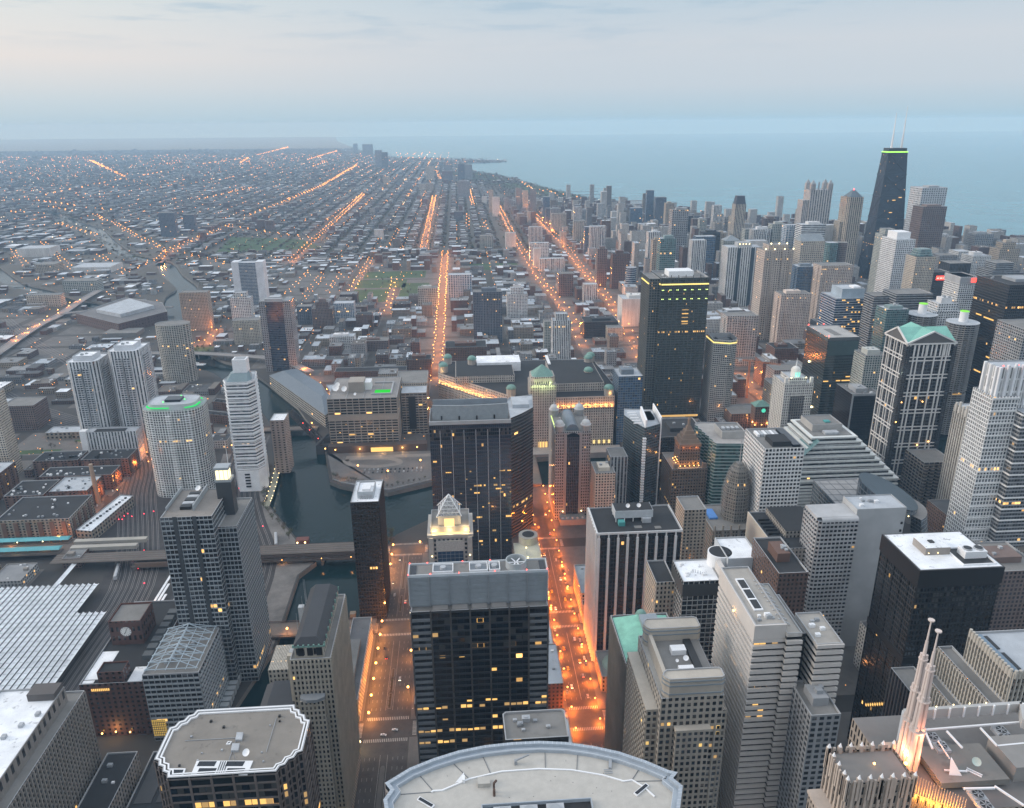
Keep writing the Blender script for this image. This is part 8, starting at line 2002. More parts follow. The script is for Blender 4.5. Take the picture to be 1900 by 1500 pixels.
# row houses and sheds farther out, on the same street grid
r_ = random.Random(23); TREES_FAR = []
def rand_cols(r):
 w = r.choice(BRK+BRK+TAN+GRY); v = r.uniform(.75, 1.25)
 q = r.choices(ROOFS, (2.2, .6, 4, 6, 5, 4))[0][0]; v2 = r.uniform(.8, 1.15)
 return tuple(c*v for c in w), tuple(c*v2 for c in q)
def frus(x, y): return -(y*.60+260) < x < y*.80+260
y = 2620
while y < 15000:
 big = y > 5200; vb = y > 9000
 bl, st = (190, 206)
 xl_, xr_ = -(y*.60+200), min(coast_x(y+100)-60, y*.8)
 x = math.floor(xl_/100)*100
 while x < xr_:
  ind = x < -1050 and y < 3700         # works and yards west of the river
  for side_ in (8, 52):
   yy = y
   while yy < y+bl:
    wy = r_.uniform(9, 20) if not big else r_.uniform(22, 46) if not vb else r_.uniform(45, 95)
    if ind: wy = r_.uniform(25, 60)
    dp = r_.uniform(16, 30) if not ind else r_.uniform(26, 40); h = r_.choice((7, 8, 9, 10, 12, 15))*r_.uniform(.85, 1.1)
    if y < 4200 and x > 120: h *= r_.choice((1, 1.2, 1.8, 3))
    pale = False
    if r_.random() < .02: h *= 2.5
    if y < 4300 and x > 330 and r_.random() < .05: h = r_.choice((28, 40, 52, 66, 84, 108))*r_.uniform(.85, 1.1); pale = True; wy = dp = r_.uniform(20, 28)
    x0 = x+side_+r_.uniform(0, 4); 
    if side_ == 52: x0 = x+92-dp
    if r_.random() > (.2 if not vb else .4) and frus(x0, yy):
     if y < 4400:
      ok = clear_spot(x0, x0+dp, yy+.6, yy+wy, 2)
     else: ok = not in_lawn(x0, yy) and not on_road(x0, yy) and not on_road(x0+dp, yy+wy) and free(x0, x0+dp, yy, yy+wy)
     if ok: c1, c2 = rand_cols(r_); stuffbox(x0, x0+dp, yy+.6, yy+wy-.4, h, (.5, .49, .47) if pale and r_.random() < .75 else c1, c2)
    elif frus(x0, yy): TREES_FAR.append((x0+dp/2, yy+wy/2))
    if r_.random() < (.8 if not vb else .6): TREES_FAR.append((x+r_.choice((-2, 45, 48)), yy+r_.uniform(0, wy)))
    yy += wy
  x += 100
 y += st
o = wmb.build('city_fabric_walls', f_city); o['kind'] = 'stuff'; o = rmb.build('city_fabric_roofs', r_city); o['kind'] = 'stuff'
# bare tree tops of the far districts, the park and the river banks
tm = MB(); rt_ = random.Random(5)
cols = [(.085, .068, .045), (.10, .08, .052), (.058, .068, .038), (.09, .072, .055)]
def puff(x, y, s, n=5):
 c = rt_.choice(cols); v = rt_.uniform(.8, 1.2); c = tuple(k*v for k in c)
 for k in range(n):
  a = rt_.uniform(0, 6.28); e = rt_.uniform(.2, 1.2); q = s*rt_.uniform(.5, 1.0)
  cx, cy, cz = x+q*.6*math.cos(a), y+q*.6*math.sin(a), s*(.5+.5*e)
  b = rt_.uniform(0, 6.28); d = Vector((math.cos(b), math.sin(b), rt_.uniform(-.3, .8)))*q*.7; e2 = Vector((-math.sin(b), math.cos(b), rt_.uniform(-.3, .8)))*q*.7
  p = Vector((cx, cy, cz)); tm.face([p-d, p+e2, p+d*.9, p-e2*.8], tint=c)
for x, y in TREES_FAR:
 if rt_.random() < (.95 if y < 7000 else .6): puff(x, y, rt_.uniform(5, 9)*(1 if y < 6000 else 1.7), 5 if y < 4500 else 4)
for k in range(2600):
 y = rt_.uniform(4300, 9500); x = coast_x(y)-rt_.uniform(10, 420)**1.0
 puff(x, y, rt_.uniform(6, 11), 4)
mt, nt = new_mat('bare_branches'); b = bsdf(nt, Roughness=1.0); L(nt, N(nt, 'ShaderNodeAttribute', attribute_name='tint').outputs[0], b.inputs['Base Color'])
o = tm.build('far_trees', mt); o['kind'] = 'stuff'
# ================================================================== LAMPS
def lamp_proto(col, nm):
 root = bpy.data.objects.new('street_lamp', None); C.objects.link(root)
 t = MB().cyl(0, 0, 0, 8.2, .11, 6, .07); t.build('pole', M_DARK, root)
 t = MB(); t.beam((0, 0, 8.1), (1.6, 0, 8.6), .12); t.build('arm', M_DARK, root)
 t = MB().dome(1.7, 0, 8.55, .95, .95, 8, 3); t.dome(1.7, 0, 8.55, .95, -.95, 8, 3); t.build('lantern', glow(nm, col, 9.0), root)
 return root
LP_O = lamp_proto((1.0, .42, .10), 'sodium_lamp'); LP_Y = lamp_proto((1.0, .74, .36), 'white_lamp')
firsts = {}
def place_lamp(proto, x, y, ang, lab, grp, energy=0, col=(1, .42, .12), s=1.0, lz=9.4):
 k = proto.name
 if k not in firsts: o = proto; firsts[k] = 1
 else: o = copy_tree(proto)
 o.location = (x, y, 0); o.rotation_euler = (0, 0, ang); o.scale = (s, s, s)
 tag(o, lab, 'street lamp', grp)
 if energy:
  l = bpy.data.lights.new('lamp_light', 'POINT'); l.energy = energy; l.color = col; l.shadow_soft_size = .5
  q = bpy.data.objects.new('lamp_light', l); C.objects.link(q); q.parent = o; q.location = (1.7, 0, 7.4)
 return o
NL = 0
for i, y in enumerate(range(474, 730, 19)):
 place_lamp(LP_O, -79.5, y, 0, 'orange street lamp on the left kerb of the wide four lane street', 'lamps on the left kerb of the wide street', 13000, (1, .34, .07)); NL += 1
for i, y in enumerate(range(500, 730, 45)):
 place_lamp(LP_O, -48.2, y, math.pi, 'orange street lamp close under the louvred tower side of the wide street', 'lamps on the right kerb of the wide street', 9000, (1, .32, .06)); NL += 1
for i, y in enumerate((356, 372, 390, 408, 427, 445)):
 place_lamp(LP_Y, -83, y, 0, 'bright yellow white lamp at the foot of the long opera slab', 'lamps at the foot of the opera slab', 2600, (1, .72, .36)); NL += 1
for i, y in enumerate(range(450, 868, 22)):
 for sx, an in ((74.2, 0), (95.8, math.pi)):
  place_lamp(LP_O, sx, y+(8 if sx > 80 else 0), an, 'orange lamp along the narrow bright orange street' + (' on its left kerb' if sx < 80 else ' on its right kerb'), 'lamps of the bright orange street, ' + ('left' if sx < 80 else 'right'), (21000 if y < 690 else 11000), (1, .20, .02), .62); NL += 1
for y_, nm in ((465, 'near'), (590, 'middle'), (725, 'far')):
 for x in (-30, 0, 30, 58): place_lamp(LP_O, x, y_-7.2, math.pi/2, f'orange lamp on the {nm} cross street between the two lit streets', f'lamps of the {nm} cross street', 1800, (1, .4, .12)); NL += 1
for x in (-185, -160, -135, -112): place_lamp(LP_O, x, 582, math.pi/2, 'orange lamp on the near orange lit river bridge', 'lamps of the orange lit bridge', 2600, (1, .36, .08)); NL += 1
for x, y in ((-322, 1010), (-300, 1080), (-226, 1086), (-180, 1000), (-192, 1050)): place_lamp(LP_O, x, y, 0, 'orange lamp at the bridge beyond the white banded tower', 'lamps near the raised bridge', 2200); NL += 1
# named avenues: single lamps while they can be told apart, nearest first
LAMPS = [l for l in LAMPS if seen(l[0], l[1], 9)]
LAMPS.sort(key=lambda l: math.hypot(l[0], l[1]))
own = [l for l in LAMPS if l[2]][:max(0, 297-NL)]; oset = set(id(l) for l in own)
for i, (x, y, g) in enumerate(own):
 D = math.hypot(x, y); place_lamp(LP_O, x, y, rng.uniform(0, 6), 'orange street lamp among the '+g, g, 0, s=max(.55, min(1.25, D/2000)))
def road_light(pl, sp, e, col=(1, .28, .05)):
 e *= 3
 wp_ = [U(*p, 0) for p in pl]
 for (ax, ay), (bx_, by_) in zip(wp_, wp_[1:]):
  d = math.hypot(bx_-ax, by_-ay); n_ = max(1, int(d/sp))
  for i in range(n_):
   l = bpy.data.lights.new('avenue_lamp_light', 'POINT'); l.energy = e; l.color = col; l.shadow_soft_size = 1.0
   q = bpy.data.objects.new('avenue_lamp_light', l); C.objects.link(q); q.location = (ax+(bx_-ax)*(i+.5)/n_, ay+(by_-ay)*(i+.5)/n_, 12)
for k, e, sp in ((0, 9500, 40), (1, 16000, 75), (2, 9000, 60), (3, 12000, 55), (4, 12000, 80), (5, 9000, 150), (7, 9000, 70), (26, 6000, 60), (30, 7000, 50), (37, 4200, 34), (41, 7000, 30), (42, 8000, 30), (43, 8000, 34), (45, 4500, 60)): road_light(LINES[k][0], sp, e)
# everything smaller: lamp heads too many to count
sm = MB(); sw = MB(); rl = random.Random(8)
def spark(mb, x, y, z, s):
 P_ = [(x-s, y, z), (x, y-s, z), (x+s, y, z), (x, y+s, z)]
 for i in range(4): mb.face([P_[i], P_[(i+1) % 4], (x, y, z+s)]); mb.face([P_[(i+1) % 4], P_[i], (x, y, z-s)])
for l in LAMPS:
 if id(l) not in oset:
  D = math.hypot(l[0], l[1]); spark(sm, l[0]+rl.uniform(-2, 2), l[1]+rl.uniform(-4, 4), 10, D*.00068*rl.uniform(.5, 1.2))
n_ = 0
while n_ < 3600:          # side-street lamps all over the low city
 y = 1000+(rl.random()**1.5)*11500; x = rl.uniform(-y*.62-100, min(coast_x(y)-40, y*.75) if rl.random() < .5 else -100)
 if in_river(x, y, 5) or not seen(x, y, 8): continue
 if not free(x-1, x+1, y-1, y+1) : continue
 D = math.hypot(x, y); x = round(x/100)*100+rl.choice((-5, 5)) if y > 2620 else x
 spark(sm if rl.random() < .8 else sw, x, y, 11 if y > 2600 else 9, D*.00050*rl.uniform(.35, 1.15)); n_ += 1
for bb in BOK:            # and along the kerbs of the inner blocks
 x0, x1, y0, y1 = bb
 if not seen(x0, y0, 8): continue
 for x, y in ((x0+2, y0+2), (x1-2, y0+2), ((x0+x1)/2, y0+1.5), (x0+1.5, (y0+y1)/2)):
  if rl.random() < .45 and free(x-1, x+1, y-1, y+1): spark(sm if rl.random() < .85 else sw, x, y, 8.5, math.hypot(x, y)*.00052*rl.uniform(.7, 1.3))
o = sm.build('distant_street_lamps', glow('sodium_far', (1.0, .40, .085), 3.6)); o['kind'] = 'stuff'
o = sw.build('distant_white_lamps', glow('white_far', (1.0, .84, .6), 3.0)); o['kind'] = 'stuff'
# inner block street glow
for (x, y, e) in ((225, 1010, 9000), (358, 1005, 9000), (480, 1010, 7000), (225, 640, 5000), (300, 580, 3500), (225, 500, 4000), (358, 580, 3000), (210, 380, 4000), (240, 340, 5000), (150, 300, 2500), (440, 1080, 9000), (470, 1130, 9000), (500, 1180, 7000), (480, 900, 5000), (225, 1250, 9000), (225, 1400, 9000), (100, 1150, 8000), (85, 1250, 6000), (590, 1250, 9000), (590, 1400, 9000), (480, 1250, 8000), (700, 1300, 6000), (-46, 1180, 8000), (-46, 1130, 8000), (85, 905, 3500), (-480, 930, 2500), (-445, 790, 2500), (-480, 750, 3000), (-440, 745, 3000), (-300, 640, 1500), (-230, 690, 1500), (-345, 1040, 3000), (-600, 1090, 4000), (-545, 1060, 3000)):
 l = bpy.data.lights.new('block_lamp_light', 'POINT'); l.energy = e; l.color = (1, .40, .12); l.shadow_soft_size = .8
 q = bpy.data.objects.new('block_lamp_light', l); C.objects.link(q); q.location = (x, y, 9)
# ================================================================== BRIDGES, STATION, TRAINS
iron = plain('bridge_iron', (.085, .06, .05), .7); deckm = plain('bridge_deck', (.13, .115, .10), .8, .8, 1.2, .2)
def truss(mb, a, b, h, n, w=.5):
 a, b = Vector(a), Vector(b); u_ = Vector((0, 0, h))
 mb.beam(a, b, w); mb.beam(a+u_, b+u_, w)
 for i in range(n):
  p, q = a.lerp(b, i/n), a.lerp(b, (i+1)/n); mb.beam(p, p+u_, w*.6); mb.beam(p, q+u_, w*.6) if i % 2 else mb.beam(p+u_, q, w*.6)
 mb.beam(b, b+u_, w*.6)
def bridge(name, label, x0, x1, y0, y1, z, tr=3.0, ns=False):
 t0 = thing(name, label, 'bridge', ((x0+x1)/2, (y0+y1)/2, 0))
 bx(t0, 'deck', deckm, x0, x1, y0, y1, z-1.2, z)
 t = MB()
 if ns:
  for x in (x0, x1): truss(t, (x, y0, z), (x, y1, z), tr, 10, .4)
 else:
  for y in (y0, y1): truss(t, (x0, y, z), (x1, y, z), tr, 12, .4)
 t.build('side_truss', iron, t0)
 t = MB()
 if ns:
  for y in (y0+3, y1-3): t.box(x0+1, x1-1, y-2, y+2, -9, z-1.25)
 else:
  for x in (x0+3, x1-3): t.box(x-2, x+2, y0+1, y1-1, -9, z-1.25)
 t.build('pier', plain('quay_concrete', 0), t0); return t0
b1 = bridge('road_bridge', 'orange lit road bridge crossing the south branch in front of the black tower', -200, -84, 579, 600, 3.2, 1.6)
bx(b1, 'approach', deckm, -262, -200.1, 579, 600, 2.0, 3.2); bx(b1, 'bridge_house', plain('house_stone', (.25, .2, .15)), -108, -103, 601, 606, -2, 8)
b2 = bridge('rail_road_bridge', 'double decked rail and road bridge with trussed span across the river', -340, -95, 704, 728, 4.5, 5)
t = MB(); t.box(-420, -90, 708, 726, 9.6, 10.4); t.build('upper_deck', plain('upper_deck_timber', (.12, .10, .085)), b2)
t = MB()
for y in (710, 714.5, 718.5, 723): t.box(-420, -90, y, y+.3, 10.45, 10.8)
t.build('rail', plain('rail_steel', 0), b2)
t = MB(); truss(t, (-215, 706, 4.6), (-100, 706, 4.6), 5, 14, .6); truss(t, (-215, 727, 4.6), (-100, 727, 4.6), 5, 14, .6); t.build('span_truss', iron, b2)
bx(b2, 'side_girder', plain('girder_rust', (.17, .115, .085)), -335, -216, 703.2, 703.9, 4.6, 9.5)
for x in (-325, -290, -255, -222, -150): bx(b2, 'support_column', plain('quay_concrete', 0), x-1, x+1, 708, 724, -6 if x > -170 else 0, 3.2)
for x in (-270, -235, -190, -150, -120): place_lamp(LP_O, x, 705, math.pi/2, 'orange lamp under the upper deck of the double decked bridge', 'lamps of the double decked bridge', 900, s=.55)
b3 = bridge('road_bridge', 'low red road bridge in front of the raised black railway bridge', -300, -215, 1072, 1088, 3, 2)
for i, (x, lab) in enumerate(((85, 'red road bridge between the domed tower and the stone hall'), (225, 'second road bridge over the main river, behind the brown lit tower'), (358, 'third road bridge over the main river near the clock tower'), (480, 'fourth road bridge over the main river near the white spired tower'))):
 bridge('road_bridge', lab, x-9, x+9, 862 if i == 0 else 910, 950 if i == 0 else 995, 3.5, 2.5, True)
# raised railway bridge
rbg = thing('raised_bridge', 'black trussed railway bridge leaf raised high above the river', 'bridge', (-193, 1012, 0))
tipx, tipy = U(537, 764, 36); A0 = Vector((-196, 1008, 4)); T0 = Vector((tipx, tipy, 36)); sdv = (T0-A0).cross(Vector((0, 0, 1))).normalized()*4
t = MB(); nrm = sdv.cross(T0-A0).normalized()*7
if nrm.z < 0: nrm = -nrm
for s in (-1, 1):
 a, b = A0+sdv*s, T0+sdv*s; n = 9
 t.beam(a, b, 1.3); t.beam(a+nrm, b+nrm*.5, 1.3)
 for i in range(n):
  p, q = a.lerp(b, i/n), a.lerp(b, (i+1)/n); h0, h1 = nrm*(1-.5*i/n), nrm*(1-.5*(i+1)/n)
  t.beam(p, p+h0, .8); t.beam(p+h0, q, .8)
for i in range(12): p = A0.lerp(T0, i/11); t.beam(p-sdv, p+sdv, 1.1); t.beam(p-sdv+nrm*.8, p+sdv+nrm*.8, .5)
blk_ = plain('bridge_black', (.022, .020, .020), .7); t.build('leaf_truss', blk_, rbg)
t = MB(); t.beam(A0, T0, 6.5, .5); t.build('track_deck', blk_, rbg)
t = MB(); t.box(-204, -184, 998, 1014, -6, 9); t.beam((-202, 1000, 9), (-188, 1012, 20), 3); t.box(-194, -184, 1006, 1018, 9, 17); t.build('counterweight', plain('counterweight', (.05, .05, .05)), rbg)
balls(rbg, 'warning_light', GLOW_R, [tuple(A0.lerp(T0, s)+nrm*.5) for s in (.15, .4, .6)], .6)
# elevated station with teal roofs
stt = thing('rail_station', 'elevated rail station under two long teal platform roofs at the left edge', 'station', (-480, 745, 0)); claim(rect(-640, -415, 728, 770))
teal = plain('teal_roof', (.10, .36, .40), .6, .8, 1.15, .1)
bx(stt, 'track_deck', plain('upper_deck_timber', 0), -680, -415, 733, 765, 6, 7)
for y0 in (733.5, 754): MB().prism([(-640, y0), (-422, y0), (-422, y0+9), (-640, y0+9)], 11.5, 12.8, poly2=[(-639, y0+3.5), (-423, y0+3.5), (-423, y0+5.5), (-639, y0+5.5)], bottom=True).build('platform_roof', teal, stt)
t = MB()
for x in range(-636, -424, 12):
 for y in (738, 758): t.box(x-.2, x+.2, y-.2, y+.2, 7, 11.5)
t.build('canopy_post', teal, stt)
bx(stt, 'platform', paving, -640, -422, 733.5, 742, 7.05, 8); bx(stt, 'platform', paving, -640, -422, 754, 763, 7.05, 8)
balls(stt, 'platform_lamp', GLOW_Y, [(x, y, 11.0) for x in range(-630, -425, 26) for y in (741.5, 753.5)], .5)
lamp_pts([(x, y, 10) for x in range(-600, -425, 45) for y in (747.5, 731)], 700, (1, .8, .4), .2, stt)
wl = tag(bx(None, 'covered_walkway', plain('walkway_cream', (.36, .34, .30)), -412, -345, 735, 741, 8, 12), 'ribbed cream covered walkway spanning the rail tracks beside the teal station', 'walkway')
wl = tag(bx(None, 'covered_walkway', plain('walkway_cream', 0), -414, -340, 748, 754, 8, 12), 'farther ribbed cream walkway spanning the rail tracks beside the teal station', 'walkway')
tag(bx(None, 'guard_house', plain('red_tile', (.14, .05, .04)), -183, -170, 742, 750, 0, 6), 'small red roofed hut with two yellow lamps at the river edge by the bridge', 'hut')
balls(ALL[-1], 'lamp_globe', GLOW_Y, [(-181, 741, 4), (-173, 741, 4)], .8)
coachm = plain('coach_steel', (.50, .52, .54), .45, .85, 1.1, .4); dkb = plain('coach_window', (.02, .022, .025), .15)
cm = None
def coach(x, y, ang, lab, body=coachm):
 o = thing('rail_coach', lab, 'train', (0, 0, 0), 'rail coaches in the yards')
 MB().box(-13, 13, -1.5, 1.5, 1.0, 4.4).build('body', body, o); MB().prism([(-13, -1.5), (13, -1.5), (13, 1.5), (-13, 1.5)], 4.4, 5.0, poly2=[(-13, -.8), (13, -.8), (13, .8), (-13, .8)]).build('roof', M_UNIT, o)
 for s in (-1, 1): MB().box(-12, 12, s*1.52-.02, s*1.52+.02, 2.6, 3.7).build('window_band', dkb, o)
 for s in (-9, 9): MB().box(s-1.6, s+1.6, -1.2, 1.2, .3, 1.0).build('bogie', M_DARK, o)
 o.matrix_world = Matrix.Translation((x, y, .1)) @ Matrix.Rotation(ang, 4, 'Z'); return o
coach(-206, 752, R(103), 'single white coach on the river yard tracks just beyond the bridge'); coach(-212, 628, R(97), 'white coach standing on the river yard tracks in front of the bridge'); coach(-216, 602, R(97), 'second white coach nearest the orange lit bridge')
coach(-262, 820, R(106), 'dark locomotive with a lit front on the curved river tracks', M_DARK); balls(ALL[-1], 'headlight', GLOW_W, [(-258.6, 806.5, 3)], .7)
coach(-398, 735, R(112), 'white coach parked under the walkway left of the train sheds'); coach(-352, 700, R(104), 'white coach beside the long narrow platform roof')
sg = MB()
r8 = random.Random(12)
for k in range(26):
 rl_ = RAIL1 if k % 2 else RAIL2; p = rl_[r8.randint(5, len(rl_)-4)]
 if p[1] > 1100: p = RAIL1[14]
 spark(sg, p[0]+r8.uniform(-18, 18), p[1]+r8.uniform(-10, 10), 3, .8)
o = sg.build('rail_signal_lamps', glow('signal_red', (1, .06, .10), 4)); o['kind'] = 'stuff'
# riverside walk with its string of lights
rwp = [U(p[0], p[1], 0) for p in ((517, 850), (514, 875), (508, 900), (500, 925), (494, 940))]
struct(ribbon([(*p, .05) for p in rwp], 7).build('river_walk', plain('walk_stone', (.27, .27, .21))))
for i in range(len(rwp)-1):
 for s in (0, .33, .66):
  for o_ in (-3.4, 3.4): x = rwp[i][0]+(rwp[i+1][0]-rwp[i][0])*s; y = rwp[i][1]+(rwp[i+1][1]-rwp[i][1])*s; place_lamp(LP_Y, x+o_, y, 0, 'small pale lamp in the string along the curved river walk', 'lamps of the curved river walk', 140 if s == 0 else 0, (1, .9, .5), .42)
# lots and ramps at the river fork
rp = smooth([(-160, 965), (-150, 948), (-118, 940), (-88, 948), (-96, 962), (-130, 968), (-160, 965)], 5)
struct(ribbon([(*p, .25) for p in rp], 9).build('ramp_loop', plain('ramp_pale', (.22, .20, .18))))
struct(ribbon([(-160, 972, .2), (-100, 972, .2), (30, 972, .2)], 10).build('access_road', plain('ramp_pale', 0)))
fw = MB()
for a, b in zip([(-168, 905), (-155, 895), (-135, 886), (-95, 870), (-50, 891), (20, 924)], [(-155, 895), (-135, 886), (-95, 870), (-50, 891), (20, 924), (60, 938)]): fw.beam((*a, .5), (*b, .5), .5, 1.0)
tag(fw.build('river_fence', M_PARA), 'low pale wall along the edge of the river fork lot', 'wall')
lamp_pts([(-60, 935, 9), (-20, 945, 9), (-140, 925, 9), (-100, 905, 9), (10, 955, 9), (-155, 905, 8)], 2600, (1, .45, .16))
for x, y in ((-60, 935), (-20, 945), (-140, 925), (-100, 905), (10, 955)): place_lamp(LP_O, x, y, 0, 'orange lamp in the parking lot at the river fork', 'lamps of the river fork lot', s=1.1)
# ================================================================== CARS
CARC = {'white': (.62, .63, .64), 'silver': (.36, .37, .38), 'dark': (.025, .027, .03), 'red': (.22, .02, .02), 'blue': (.03, .06, .16), 'yellow': (.60, .36, .03)}
PROTO = {}
gls = plain('car_glass', (.015, .018, .02), .1); tyre = plain('tyre', (.015, .015, .015))
WH = None
def car_proto(c):
 global WH
 o = bpy.data.objects.new('car', None); C.objects.link(o)
 m_ = plain('car_paint_'+c, CARC[c], .3, .95, 1.05)
 t = MB().prism(rect(-.9, .9, -2.2, 2.2), .35, .85, poly2=rect(-.88, .88, -2.15, 2.15)); t.prism(rect(-.78, .78, -1.35, 1.0), .85, 1.42, poly2=rect(-.62, .62, -1.0, .45)); t.build('body', m_, o)
 t = MB().prism(rect(-.80, .80, -1.30, .95), .90, 1.32, poly2=rect(-.68, .68, -1.08, .55), top=False); t.build('window_band', gls, o)
 if WH is None: w = MB(); [w.face([(-.1, .33*math.cos(a), .33*math.sin(a)), (-.1, .33*math.cos(b), .33*math.sin(b)), (.1, .33*math.cos(b), .33*math.sin(b)), (.1, .33*math.cos(a), .33*math.sin(a))]) for a, b in [(math.pi*i/5, math.pi*(i+1)/5) for i in range(10)]]; w.face([(-.1, .33*math.cos(math.pi*i/5), .33*math.sin(math.pi*i/5)) for i in range(10)]); w.face([(.1, .33*math.cos(-math.pi*i/5), .33*math.sin(-math.pi*i/5)) for i in range(10)]); WH = w.mesh('wheel', tyre)
 for sx, sy in ((-.85, -1.4), (.85, -1.4), (-.85, 1.4), (.85, 1.4)):
  q = bpy.data.objects.new('wheel', WH); C.objects.link(q); q.parent = o; q.location = (sx, sy, .34)
 return o
def car(c, x, y, ang, lab, grp, z=.01, lights=False):
 if c not in PROTO: PROTO[c] = o = car_proto(c)
 else: o = copy_tree(PROTO[c])
 o.location = (x, y, z); o.rotation_euler = (0, 0, ang); tag(o, lab, 'car', grp)
 if lights:
  for s in (-.6, .6):
   q = MB().box(s-.22, s+.22, -2.32, -2.17, .5, .78).build('headlight' if lights == 1 else 'tail_light', glow('head_lamp', (1, .9, .7), 8) if lights == 1 else glow('tail_lamp', (1, .04, .02), 6), None); q.parent = o
 return o
car('white', -66, 459, R(78), 'white car turning at the near crossing, nearer of two', 'cars at the near crossing'); car('white', -58, 463.5, R(80), 'white car turning at the near crossing, farther of two', 'cars at the near crossing')
car('dark', -74, 561, 0, 'single dark car driving up the wide street', 'cars of the wide street'); car('silver', -71, 640, 0, 'silver car far up the wide street', 'cars of the wide street')
rc = random.Random(3)
for x, lab, grp in ((75, 'parked at the left kerb of the bright orange street', 'cars at the left kerb of the orange street'), (95, 'parked at the right kerb of the bright orange street', 'cars at the right kerb of the orange street')):
 for y in range(478, 850, 8):
  if rc.random() < .42 and not any(abs(y-k) < 16 for k in (465, 590, 725)): c = rc.choice(('white', 'silver', 'dark', 'dark', 'blue')); car(c, x, y, 0 if x > 80 else math.pi, f'{c} car {lab}', grp)
for k, y in enumerate((488, 500, 512, 522, 530, 548, 560, 606, 620, 634, 655, 672, 690, 702, 745, 760, 790)): c = rc.choice(('white', 'silver', 'yellow')); car(c, 79.5 if k % 2 else 90.5, y, 0, f'{c} car driving along the bright orange street', 'moving cars of the orange street', lights=k % 3)
for k, (x, y) in enumerate(((-58, 520), (-71, 548), (-54, 612), (-60, 628), (-74, 662), (-55, 690), (-70, 705))): c = rc.choice(('white', 'silver', 'dark')); car(c, x, y, 0, f'{c} car driving in the lanes of the wide street', 'moving cars of the wide street', lights=1+k % 2)
for i in range(14):
 for j in range(2): c = rc.choice(('dark', 'dark', 'silver', 'white')); car(c, -130+i*5.6, 921+j*9, R(rc.uniform(-6, 6)), f'{c} car standing in the parking lot at the river fork', 'cars in the river fork lot', z=.05)
for i in range(12): c = rc.choice(('dark', 'silver', 'white')); car(c, -505+i*4.8, 768.5, 0, f'{c} car parked in front of the tan black apartment block', 'cars before the tan apartment block', z=.02)
for i in range(26): c = rc.choice(('dark', 'silver', 'white', 'white')); car(c, -690+(i % 9)*7, 1560-(i//9)*14+(i % 9)*4, R(60), f'{c} vehicle in the yard of the big brick warehouse', 'vehicles in the warehouse yard', z=.02)
for k in range(18):
 i = k/18; p = U(290-165*i, 838+165*i, 0); c = rc.choice(('dark', 'silver', 'white')); car(c, p[0]-5.5+rc.uniform(-1, 1), p[1], R(25), f'{c} car parked on the street beside the rail yard', 'cars beside the rail yard', z=.05)
for k in range(16):
 i = k/16; p = U(812+8*i, 690-130*i, 0); c = rc.choice(('dark', 'silver', 'white')); car(c, p[0]+rc.choice((-6, -3, 3, 6)), p[1], 0, f'{c} car on the straight lit avenue beyond the hall', 'cars of the straight avenue', z=.05, lights=False)
# boats laid up by the narrow branch
def boat(x, y, ang, lab):
 o = thing('boat', lab, 'boat', (0, 0, 0), 'laid up boats by the river')
 MB().prism([(-1.5, -5), (1.5, -5), (1.7, 2), (0, 6), (-1.7, 2)], .3, 1.8, poly2=[(-1.8, -5.3), (1.8, -5.3), (2.0, 2.2), (0, 6.8), (-2.0, 2.2)]).build('hull', M_WHITE, o); MB().prism(rect(-1.1, 1.1, -3, 1.6), 1.8, 3.2, poly2=rect(-.9, .9, -2.6, .8)).build('cabin', plain('boat_cabin', (.6, .62, .64), .4), o); MB().box(-1.12, 1.12, -2.6, .9, 2.3, 2.8).build('cabin_window', gls, o)
 o.matrix_world = Matrix.Translation((x, y, .1)) @ Matrix.Rotation(ang, 4, 'Z')
for k in range(4): p = U(350+k*5, 676, 0); boat(*p, R(160), 'white motor boat laid up in the yard behind the round fronted tower')
for k in range(4): p = U(366+k*4, 678, 0); boat(*p, R(160), 'white motor boat laid up in the second yard row behind the round fronted tower')
boat(*U(532, 812, -5), R(200), 'small dark decked boat moored below the bridge beside the white banded tower'); ALL[-1].location.z = -5
boat(*U(538, 826, -5), R(195), 'red trimmed boat moored nearest the pink block'); ALL[-1].location.z = -5
# ================================================================== TREES
bark = plain('bark', (.07, .055, .042), .95, .7, 1.2, 1); TREEM = []
lf = [plain('twigs_brown', (.085, .068, .048), .95, .7, 1.3, .6), plain('twigs_green', (.070, .080, .040), .95, .7, 1.3, .6)]
for v in range(4):
 r = random.Random(40+v); t = MB(); H_ = 7.5
 t.cyl(0, 0, 0, 3.2, .22, 7, .15); lim = []
 for k in range(7):
  a = k*.9+r.uniform(-.3, .3); p = Vector((0, 0, 2.2+k*.28)); q = p+Vector((math.cos(a)*r.uniform(1.4, 2.4), math.sin(a)*r.uniform(1.4, 2.4), r.uniform(1.8, 3.4))); t.beam(p, q, .12); lim.append((p, q))
 tk = t.mesh('trunk', bark); c_ = MB()
 for k in range(260):
  p, q = r.choice(lim); s = p.lerp(q, r.uniform(.45, 1.25))+Vector((r.gauss(0, .6), r.gauss(0, .6), r.gauss(0, .5)))
  d = Vector((r.gauss(0, 1), r.gauss(0, 1), r.gauss(0, .7))).normalized()*r.uniform(.18, .42); e = d.cross(Vector((r.gauss(0, 1), r.gauss(0, 1), 1))).normalized()*r.uniform(.12, .26)
  c_.face([s-d, s+e, s+d, s-e])
 TREEM.append((tk, c_.mesh('crown', lf[v % 2])))
